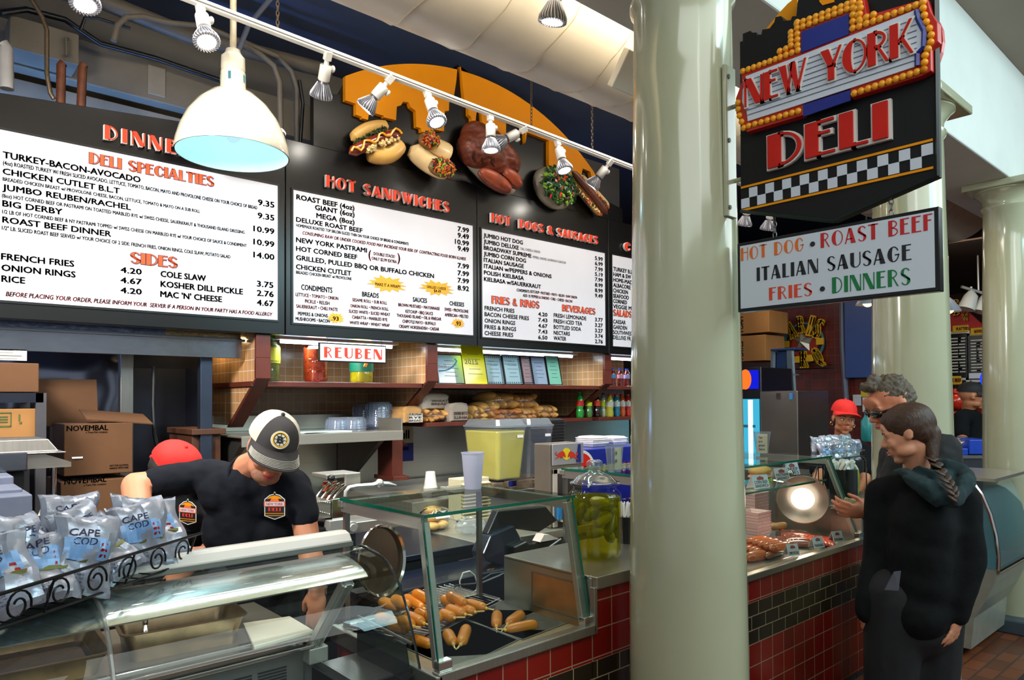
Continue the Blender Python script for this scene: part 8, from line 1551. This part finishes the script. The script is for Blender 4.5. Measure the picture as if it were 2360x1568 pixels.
for i in range(8):
    for r in range(2): dup(protos[(i+r) % 3], (4.80+.065*i+.02*r, 2.20+.07*r, 1.255+.03*r), (radians(-10+6*sin(i*2)), radians(12*sin(i*3+r)), radians(-25+18*sin(i*1.9+r))), 'chip bag in the %s row of the far wire rack' % ('front' if r == 0 else 'rear'), 'chip bags in the far rack', .72)
# ---------------------------------------------------------------- neighbouring stall: red tiled end wall
redt_ = tilemat('dark_red_tile', 'YZ', (104, 28, 18), (84, 22, 16), (92, 58, 44), .108, .108, 0, .004, .3)
struct(MB().box(9.5, 9.6, 3.05, 7.5, 0, 3.1).build('wall_red_tile', redt_, smooth=False)); struct(MB().box(13.2, 13.3, -5, 9, 0, 4.9).build('wall_far', mat('far_dark', (66, 44, 34), .8, 0, .3, .8), smooth=False)); struct(MB().box(6.3, 13.2, 7.4, 7.5, 0, 4.8).build('wall_rear_right', mat('rear_dark', (46, 36, 32), .8, 0, .2, 1), smooth=False)); struct(MB().box(8.8, 13.2, 1.95, 7.4, 3.4, 3.5).build('ceiling_low', mat('low_ceiling', (60, 46, 36), .8, 0, .3, 1.5), smooth=False))
lg2 = thing('star_sign', 'round star sign with yellow letters on the dark red tiled wall', 'sign', P(1852, 790, X=9.46)); S9 = .19776
def s9(x, y, d=0.): return P(1700+x*S9, 700+y*S9, X=9.46-d)
c = s9(775, 460); R9 = abs(s9(1010, 460).y-c.y); circ = lambda r, d: [c+V((-d, r*cos(2*pi*i/36), r*sin(2*pi*i/36))) for i in range(36)]
MB().prism(circ(R9, 0), (.035, 0, 0)).build('disc', mat('sign_dark', (20, 20, 24), .5), lg2, smooth=False); MB().tube(circ(R9*.97, .01), .018, 6, True).build('teal_ring', mat('teal_ring', (60, 104, 116), .5), lg2); MB().prism(circ(R9*.72, .012), (.01, 0, 0)).build('red_disc', mat('red_disc', (150, 40, 22), .5), lg2, smooth=False)
sc9 = s9(748, 445, .03); q = MB(); tips = [s9(x, y, .02) for x, y in ((740, 315), (880, 390), (838, 552), (668, 565), (610, 395))]; inn = [s9(x, y, .02) for x, y in ((792, 390), (835, 470), (752, 500), (700, 470), (690, 400))]; pk_ = sc9+V((-.06, 0, 0)); vs = [pk_]; 
for a, b_ in zip(tips, inn): vs += [a, b_]
q.add(vs, [(0, 1+i, 1+(i+1) % 10) for i in range(10)]); q.build('star', mat('silver_star', (190, 184, 170), .3, .7), lg2, smooth=False); yl9 = mat('sign_yellow', (206, 158, 22), .5, 0, .05, 8)
for ch, x0, y0_, x1, y1_, hh in (('A', 622, 412, 690, 380, 190), ('R', 715, 345, 775, 335, 195), ('I', 803, 365, 835, 372, 225), ('S', 868, 385, 925, 405, 215), ('R', 738, 745, 808, 742, 195), ('Q', 935, 715, 1000, 680, 195)):
    a, b_ = s9(x0, y0_, .06), s9(x1, y1_, .06); ex = (b_-a); wd = ex.length; ex = ex.normalized(); ey = V((-1, 0, 0)).cross(ex); ey = ey if ey.z > 0 else -ey; q = MB(); text(q, ch, a, ex, ey, wd, sz(hh*S9, a), .05); q.v += []; o = q.build('letter', yl9, lg2, smooth=False); so = o.modifiers.new('s', 'SOLIDIFY'); so.thickness = .03
q = MB()
for x, y in ((560, 475), (960, 440), (690, 652), (842, 635)): p = s9(x, y, .05); q.box(p.x-.01, p.x+.01, p.y-.05, p.y+.05, p.z-.045, p.z+.045)
q.build('dash', yl9, lg2, smooth=False)
bp_ = MB(); a, b_ = P(1947, 872, X=9.35), P(2015, 700, X=9.35); bp_.box(9.35, 9.45, min(a.y, b_.y), max(a.y, b_.y), a.z, b_.z+.3); tag(bp_.build('blue_wall_panel', mat('panel_blue', (46, 70, 128), .4, 0, .08, 2), smooth=False, bev=.01), 'large flat blue panel hung on the dark red tiled wall', 'panel')
pipe_ = MB().tube([P(1940, 690, X=9.40), P(1942, 800, X=9.40), P(1950, 925, X=9.40)], .035, 8); tag(pipe_.build('conduit', mat('grey_pipe', (92, 98, 116), .5)), 'grey conduit running down beside the blue wall panel', 'pipe')
for u0, v0, u1, v1, c9, lab in ((1984, 882, 2000, 915, (196, 170, 40), 'yellow paper notice on the wall behind the server'), (1966, 910, 1984, 935, (190, 190, 200), 'small grey paper notice left of the leaning sheet'), (1988, 916, 2006, 950, (206, 206, 200), 'white leaning order sheet behind the server')):
    a, b_ = P(u0, v1, X=9.48), P(u1, v0, X=9.48); tag(MB().box(9.48, 9.50, min(a.y, b_.y), max(a.y, b_.y), a.z, b_.z).build('paper_notice', mat('notice_%d' % u0, c9, .7), smooth=False), lab, 'paper')
def carton2(label, u0, v0, u1, v1, X, txt):
    a, b_ = P(u0, v1, X=X), P(u1, v0, X=X); t = thing('cardboard_carton', label, 'box', (X+.25, (a.y+b_.y)/2, a.z)); MB().box(X, X+.5, min(a.y, b_.y), max(a.y, b_.y), a.z, b_.z).build('box', cardboard, t, smooth=False, bev=.006); q = MB()
    for i, s in enumerate(txt): o = P(u0+4+9*i, v1-6, X=X-.003); text(q, s, o, V((0, 0, 1)), V((0, 1, 0)), (b_.z-a.z)*.7, .07, .02)
    q.build('print', ink, t, smooth=False); return a, b_
carton2('upper brown carton on the stack beside the red tiled wall', 1700, 714, 1772, 771, 8.55, ['PLATES', 'FOAM']); carton2('lower brown carton of the stack above the drinks cooler', 1700, 771, 1764, 834, 8.55, ['FOAM', 'PLATES'])
fr_ = thing('drinks_cooler', 'lit glass door drinks cooler with glowing blue top panel', 'cooler', P(1725, 1100, X=7.0)); XF = 7.0
def xbox(q, u0, v0, u1, v1, X, d): a, b_ = P(u0, v1, X=X), P(u1, v0, X=X); return q.box(X, X+d, min(a.y, b_.y), max(a.y, b_.y), min(a.z, b_.z), max(a.z, b_.z))
q = MB(); a, b_ = P(1650, 1100, X=XF), P(1752, 846, X=XF); q.box(XF+.02, XF+.7, b_.y, a.y, 0, b_.z); q.build('body', black_gloss, fr_, smooth=False, bev=.01); q = xbox(MB(), 1660, 853, 1745, 898, XF-.01, .03); q.build('top_panel', emis('cooler_blue', (20, 30, 210), 1.3), fr_, smooth=False)
q = MB(); p = P(1718, 875, X=XF-.02); q.ell(p, (.004, .07, .11)); q.ell(p+V((0, .06, -.06)), (.004, .09, .05)); q.build('swirl', emis('swirl_orange', (255, 120, 40), 1.3), fr_); q = xbox(MB(), 1660, 920, 1748, 1200, XF-.004, .02); q.build('lit_interior', emis('cooler_cyan', (70, 190, 226), 1.1), fr_, smooth=False)
q = xbox(MB(), 1727, 922, 1733, 1200, XF-.02, .02); q.build('door_tube', emis('cooler_tube', (225, 250, 255), 2.2), fr_, smooth=False); q = MB()
for v in (980, 1045, 1110): xbox(q, 1660, v, 1740, v+4, XF-.015, .01)
q.build('door_shelf', mat('shelf_dark_cyan', (40, 110, 130), .4), fr_, smooth=False)
sc2 = thing('steel_cabinet', 'tall stainless cabinet below the blue step ladder', 'cabinet', P(1795, 1060, X=7.0)); q = MB(); a, b_ = P(1751, 1200, X=7.0), P(1838, 901, X=7.0); q.box(7.0, 7.7, b_.y, a.y-.02, 0, b_.z); q.build('body', mat('cabinet_steel', (140, 134, 128), .25, .85, .08, 4, .1), sc2, smooth=False, bev=.008)
for u0, v0, u1, v1, m_ in ((1789, 906, 1799, 920, chrome), (1819, 906, 1826, 921, mat('sticker_blue', (60, 130, 190), .5))): xbox(MB(), u0, v0, u1, v1, 6.985, .02).build('latch' if m_ is chrome else 'sticker', m_, sc2, smooth=False)
ldr = thing('step_ladder', 'blue and grey step ladder standing above the steel cabinet', 'ladder', P(1805, 900, X=7.9)); XL = 7.9; lb_ = mat('ladder_blue', (30, 62, 110), .5, 0, .1, 6); lgm = mat('ladder_grey', (120, 130, 140), .4, .5)
q = xbox(MB(), 1775, 801, 1832, 810, XL-.05, .3); q.build('top_cap', lb_, ldr, smooth=False, bev=.01); q = xbox(MB(), 1786, 810, 1816, 850, XL+.05, .02); q.build('cloth_panel', lb_, ldr, smooth=False)
for u0, u1 in ((1782, 1774), (1818, 1836), (1824, 1848)): q = MB(); a, b_ = P(u0, 808, X=XL), P(u1, 1150, X=XL); q.cyl(a, V((b_.x, b_.y, 0)), .03, n=6); q.build('rail', lgm, ldr)
for v in (862, 905): q = xbox(MB(), 1778, v, 1830, v+5, XL-.02, .12); q.build('step', lgm, ldr, smooth=False)
sf = xbox(MB(), 1740, 848, 1900, 853, 8.9, .3); tag(sf.build('wall_shelf', black_matte, smooth=False), 'thin dark wall shelf below the star sign', 'shelf')
q = MB(); q.box(5.9, 6.0, 2.6, 4.6, 0, 1.02); q.box(5.88, 6.3, 2.6, 4.6, 1.02, 1.05); tag(q.build('prep_counter', steel_dark, smooth=False), 'dark steel prep counter behind the smiling server', 'counter')
q = MB(); p = P(1999, 985, D=6.0); q.lathe([(.04, -.12), (.05, -.1), (.05, .05), (.02, .1), (.02, .13)], 16, p); tag(q.build('spray_bottle', mat('teal_bottle', (40, 130, 130), .3)), 'teal spray bottle on the shelf behind the server', 'bottle')
# ---------------------------------------------------------------- far right: second curved case, barbecue stall
c9 = [(2238, 1108), (2262, 1140), (2281, 1185), (2294, 1235), (2300, 1285), (2299, 1315)]; XC = 5.3; pr = [P(u, v, X=XC) for u, v in c9]; pr = [(p.y, p.z) for p in pr]
dc2 = thing('deli_case', 'far curved glass display case behind the woman with the braid', 'display case', (5.7, 1.8, 0)); MB().rings([[V((x, y, z)) for y, z in pr] for x in (XC, 6.05)], False).build('front_glass', glass('blue_case_glass', (176, 216, 226), 1.5, .35, (150, 196, 210)), dc2)
MB().prism([V((XC, y, z)) for y, z in pr]+[V((XC, 2.1, pr[-1][1])), V((XC, 2.1, pr[0][1]))], (.006, 0, 0)).build('end_glass', MATS['blue_case_glass'], dc2, smooth=False); MB().tube([V((XC, y-.004, z)) for y, z in pr], .011, 6).build('edge_trim', chrome, dc2)
lo = [P(u, v, X=XC) for u, v in ((2299, 1318), (2292, 1345), (2272, 1385), (2245, 1425))]; MB().prism([V((XC, p.y, p.z)) for p in lo]+[V((XC, 1.50, .06)), V((XC, 2.1, .06)), V((XC, 2.1, lo[0].z))], (.75, 0, 0)).build('base', mat('case_cream', (150, 150, 138), .3, .2, .1, 12), dc2, smooth=False); MB().box(XC, 6.05, 1.35, 2.1, pr[0][1], pr[0][1]+.02).build('top', steel, dc2, smooth=False)
MB().tube([V((XC-.004, p.y-.006, p.z)) for p in lo[:1]]+[V((6.05, lo[0].y-.006, lo[0].z))], .012, 6).build('belt_trim', chrome, dc2)
struct(MB().box(6.05, 6.9, 1.16, 1.9, 0, .10).build('trim_curb', mat('curb_grey', (60, 72, 80), .5, 0, .2, 5, .1), smooth=False, bev=.01)); mt_ = MB().box(4.5, 6.7, .42, 1.2, 0, .008); tag(mt_.build('floor_mat', mat('mat_black', (34, 30, 26), .9, 0, .2, 40, .3), smooth=False), 'dark rubber mat on the brick floor by the columns', 'mat')
gc = thing('glass_bread_case', 'glass counter case topped with bread and blue trays far behind the columns', 'display case', P(2240, 1110, D=6.3)); D0 = 6.2
def dbox(q, u0, v0, u1, v1, D, dep): a, b_ = P(u0, v1, D=D), P(u1, v0, D=D); m_ = (a+b_)/2+CF*(dep/2); return q.obox(m_, CR, CU, CF, abs((b_-a).dot(CR))/2, abs((b_-a).dot(CU))/2, dep/2)
dbox(MB(), 2180, 1056, 2300, 1400, D0, .25).build('case_body', glass('case_tint', (130, 150, 170), 1.3, .4, (90, 100, 116)), gc, smooth=False); dbox(MB(), 2180, 1050, 2300, 1057, D0-.02, .34).build('counter_top', steel_dark, gc, smooth=False)
for v in (1085, 1103): dbox(MB(), 2180, v, 2300, v+3, D0-.01, .01).build('shelf', steel, gc, smooth=False)
bt = mat('tray_blue', (20, 70, 190), .4, 0, .1, 10)
for u0, v0, u1, v1, lab in ((2196, 1034, 2232, 1050, 'low blue plastic tray under the wrapped bread'), (2234, 1014, 2285, 1048, 'taller blue plastic tray right of the wrapped bread')): a = P(u0, v1, D=D0); o = dbox(MB(), u0, v0, u1, v1, D0, .3).build('plastic_tray', bt, smooth=False, bev=.008); tag(o, lab, 'tray')
t = thing('bread_bag', 'clear wrapped round breads behind the far blue trays', 'bread', P(2215, 1034, D=D0+.1)); c = P(2215, 1022, D=D0+.15)
for i in range(3): MB().ell(c+CR*(.07*(i-1)), (.05, .05, .04)).build('roll', crust, t)
MB().ell(c, (.15, .09, .065), None, 18, 10).build('bag', film, t)
bb = thing('barbecue_menu_sign', 'red arched barbecue sign with yellow letters above black menu boards', 'sign', P(2220, 800, X=10.2)); XB = 10.2
def xp(u, v, d=0.): return P(u, v, X=XB-d)
arcp = [(2130, 770), (2130, 700), (2160, 704), (2200, 708), (2235, 722), (2260, 745), (2272, 770)]; MB().prism([xp(*q) for q in arcp], (.05, 0, 0)).build('red_arch', mat('bbq_red', (180, 24, 14), .5, 0, .08, 4), bb, smooth=False)
q = MB()
for ch, u0, u1, v, h_ in (('B', 2179, 2190, 724, 34), ('-', 2192, 2197, 712, 6), ('B', 2199, 2210, 726, 34), ('-', 2212, 2217, 714, 6), ('Q', 2218, 2228, 732, 36)): a = xp(u0, v, .06); text(q, ch, a, nX, nY, xp(u1, v, .06).y-a.y if False else abs(xp(u1, v, .06).y-a.y), sz(h_, a), .05)
q.build('arch_letters', yl9, bb, smooth=False)
for u0, v0, u1, v1, s in ((2194, 748, 2232, 768, 'PLATTERS'), (2235, 754, 2270, 774, 'BAKED POTATOES & SALAD'), (2170, 866, 2216, 888, 'PRIME BEEF')):
    a, b_ = xp(u0, v1, .05), xp(u1, v0, .05); o = MB().box(XB-.05, XB-.02, b_.y, a.y, a.z, b_.z).build('yellow_tab', yl9, bb, smooth=False, bev=.02); q = MB(); text(q, s, V((XB-.053, a.y-.05, a.z+(b_.z-a.z)*.3)), nX, nY, (a.y-b_.y)*.85-.02, (b_.z-a.z)*.4, .03); q.build('tab_lettering', dark_red_text, o, smooth=False)
for k, (u0, v0, u1, v1) in enumerate(((2187, 768, 2229, 872), (2233, 772, 2272, 876))):
    a, b_ = xp(u0, v1, .03), xp(u1, v0, .03); MB().box(XB-.04, XB, b_.y-.03, a.y+.03, a.z-.03, b_.z+.03).build('board_frame', alu, bb, smooth=False); o = MB().box(XB-.045, XB-.04, b_.y, a.y, a.z, b_.z).build('menu_panel', black_panel, bb, smooth=False); q = MB(); random.seed(k)
    for i in range(12):
        z = b_.z-.06-(b_.z-a.z-.1)*i/12; wd = (a.y-b_.y)*random.uniform(.3, .62); q.box(XB-.0475, XB-.0455, a.y-.03-wd, a.y-.03, z-.009, z+.006); q.box(XB-.0475, XB-.0455, b_.y+.02, b_.y+.10, z-.009, z+.006)
    q.build('menu_lines', mat('chalk_white', (190, 186, 170), .6), o, smooth=False)
bl = xbox(MB(), 2233, 860, 2262, 873, XB-.06, .01); bl.build('price_strip', white_board, bb, smooth=False)
q = MB(); p = P(2204, 925, D=8.0); q.ell(p, (.09, .09, .10)); q.cyl(p+V((0, 0, .09)), p+V((0, 0, .14)), .06); tag(q.build('candy_jar', mat('red_jar', (190, 40, 16), .2, 0, .4, 20, coat=.5)), 'round jar of red sweets behind the far man', 'jar')
ms = thing('soda_machine', 'black soda machine with red round emblem behind the far man', 'drink machine', P(2200, 1010, D=7.9)); dbox(MB(), 2185, 948, 2210, 1278, 7.9, .3).build('body', black_gloss, ms, smooth=False); q = MB().ell(P(2201, 958, D=7.88), (.045, .045, .045)); q.build('emblem', mat('emblem_red', (220, 30, 24)), ms)
q = MB(); dbox(q, 2262, 940, 2284, 1266, 8.2, .3); wv = tag(q.build('warming_cabinet', mat('amber_case', (150, 50, 20), .4), smooth=False), 'glowing orange warming cabinet far right behind the man', 'cabinet'); dbox(MB(), 2264, 968, 2284, 990, 8.18, .01).build('glow', emis('amber_glow', (255, 110, 20), 1.6), wv, smooth=False)
q = MB(); p = P(2272, 893, D=8.4); q.ell(p, (.07, .07, .05)); q.ell(p+V((0, 0, .1)), (.06, .06, .09)); tag(q.build('bottle_display', emis('blue_neon', (40, 70, 230), 1.4)), 'glowing blue ornament near the far menu board', 'ornament')
def pendant2(label, u, v, D, k): p = P(u, v, D=D); t = thing('pendant_lamp', label, 'pendant lamp', p); MB().lathe([(k, 0), (k*.95, .02), (k*.5, k*.9), (k*.2, k*1.2), (.02, k*1.25)], 24, p).build('shade', mat('grey_shade', (150, 156, 168), .4), t); MB().cyl(p+V((0, 0, k*1.2)), (p.x, p.y, 3.4 if p.x > 8.8 and p.y > 1.95 else (3.31 if 1.44 < p.y < 1.95 else (3.40 if p.y < 3.0 else 4.30))), .012, n=8).build('stem', steel_dark, t); MB().ell(p+V((0, 0, k*.25)), k*.45).build('bulb', emis('pendant_warm', (255, 214, 160), 3), t)
pendant2('small grey pendant lamp left of the middle column', 2000, 703, 7.5, .12); pendant2('small grey pendant lamp right of the middle column', 2186, 719, 7.5, .12)
trk = thing('track_rail', 'short pale track with lamps above the barbecue menu', 'track light rail', P(2250, 680, D=8.5)); MB().cyl(P(2216, 661, D=8.5), P(2290, 683, D=8.5), .018).build('rail', alu, trk); q = P(2255, 672, D=8.5); MB().cyl(q, V((q.x, q.y, 3.4)), .012).build('stem', alu, trk)
for u, v, lab in ((2238, 690, 'left bullet shaped white spotlight above the barbecue menu'), (2272, 697, 'right bullet shaped white spotlight above the barbecue menu')): p = P(u, v, D=8.5); t = thing('bullet_spotlight', lab, 'spotlight', p); MB().tube([p+CU*.10-CR*.0, p+CU*.04, p-CU*.04-CR*.03, p-CU*.12-CR*.06], [.03, .075, .085, .095], 14).build('housing', white_paint, t); MB().cyl(p+CU*.09, p+CU*.15, .015).build('stem', alu, t)
for u, v, D, lab in ((1728, 502, 6.0, 'lit spotlight under the black shop sign, left one'), (1782, 512, 6.0, 'lit spotlight under the black shop sign, right one'), (2178, 470, 6.0, 'dark spotlight beside the beam at the middle column')): p = P(u, v, D=D); o = dup(proto, p+V((0, 0, .16)), (radians(24), 0, radians(-30)), lab)
q = MB(); a, b_ = P(1700, 480, D=6.0), P(1800, 492, D=6.0); q.obox((a+b_)/2+V((0, 0, .18)), mx, V((0, 1, 0)), mz, 1.3, .02, .018); tag(q.build('track_rail', white_paint, smooth=False), 'white track carrying the two lit spotlights behind the hanging sign', 'track light rail')
area('stall_right_light', (8.0, 4.2, 3.3), (8.2, 4.2, 0), 1.2, .6, 9, (1, .82, .66)); area('bbq_light', (8.6, 2.6, 3.3), (9.6, 2.6, 1.6), .8, .5, 6, (1, .8, .6)); area('server_light', (5.3, 1.9, 3.1), (5.5, 2.5, 1.4), .6, .4, 10, (1, .93, .85))

# ---------------------------------------------------------------- tell look-alikes apart by their place in the row or stack
ORD = ['first', 'second', 'third', 'fourth', 'fifth', 'sixth', 'seventh', 'eighth', 'ninth', 'tenth', 'eleventh', 'twelfth', 'thirteenth', 'fourteenth', 'fifteenth', 'sixteenth', 'seventeenth', 'eighteenth', 'nineteenth', 'twentieth']
same = {}
for o in SC.objects:
    if o.parent is None and 'label' in o.keys(): same.setdefault(o['label'], []).append(o)
for lab, obs in same.items():
    if len(obs) < 2: continue
    ps = [o.location for o in obs]; stack = max(p.x for p in ps)-min(p.x for p in ps) < .03 and max(p.y for p in ps)-min(p.y for p in ps) < .03
    obs.sort(key=(lambda o: o.location.z) if stack else (lambda o: (o.location-CP).dot(CR)/(o.location-CP).dot(CF)))
    for i, o in enumerate(obs):
        w_ = ORD[i]+(' from the bottom' if stack else ' from the left')
        if i == len(obs)-1 and len(obs) > 2: w_ = 'topmost' if stack else 'rightmost'
        o['label'] = lab+', '+w_
        if 'group' not in o.keys(): o['group'] = lab
bpy.data.scenes.remove(TMP)
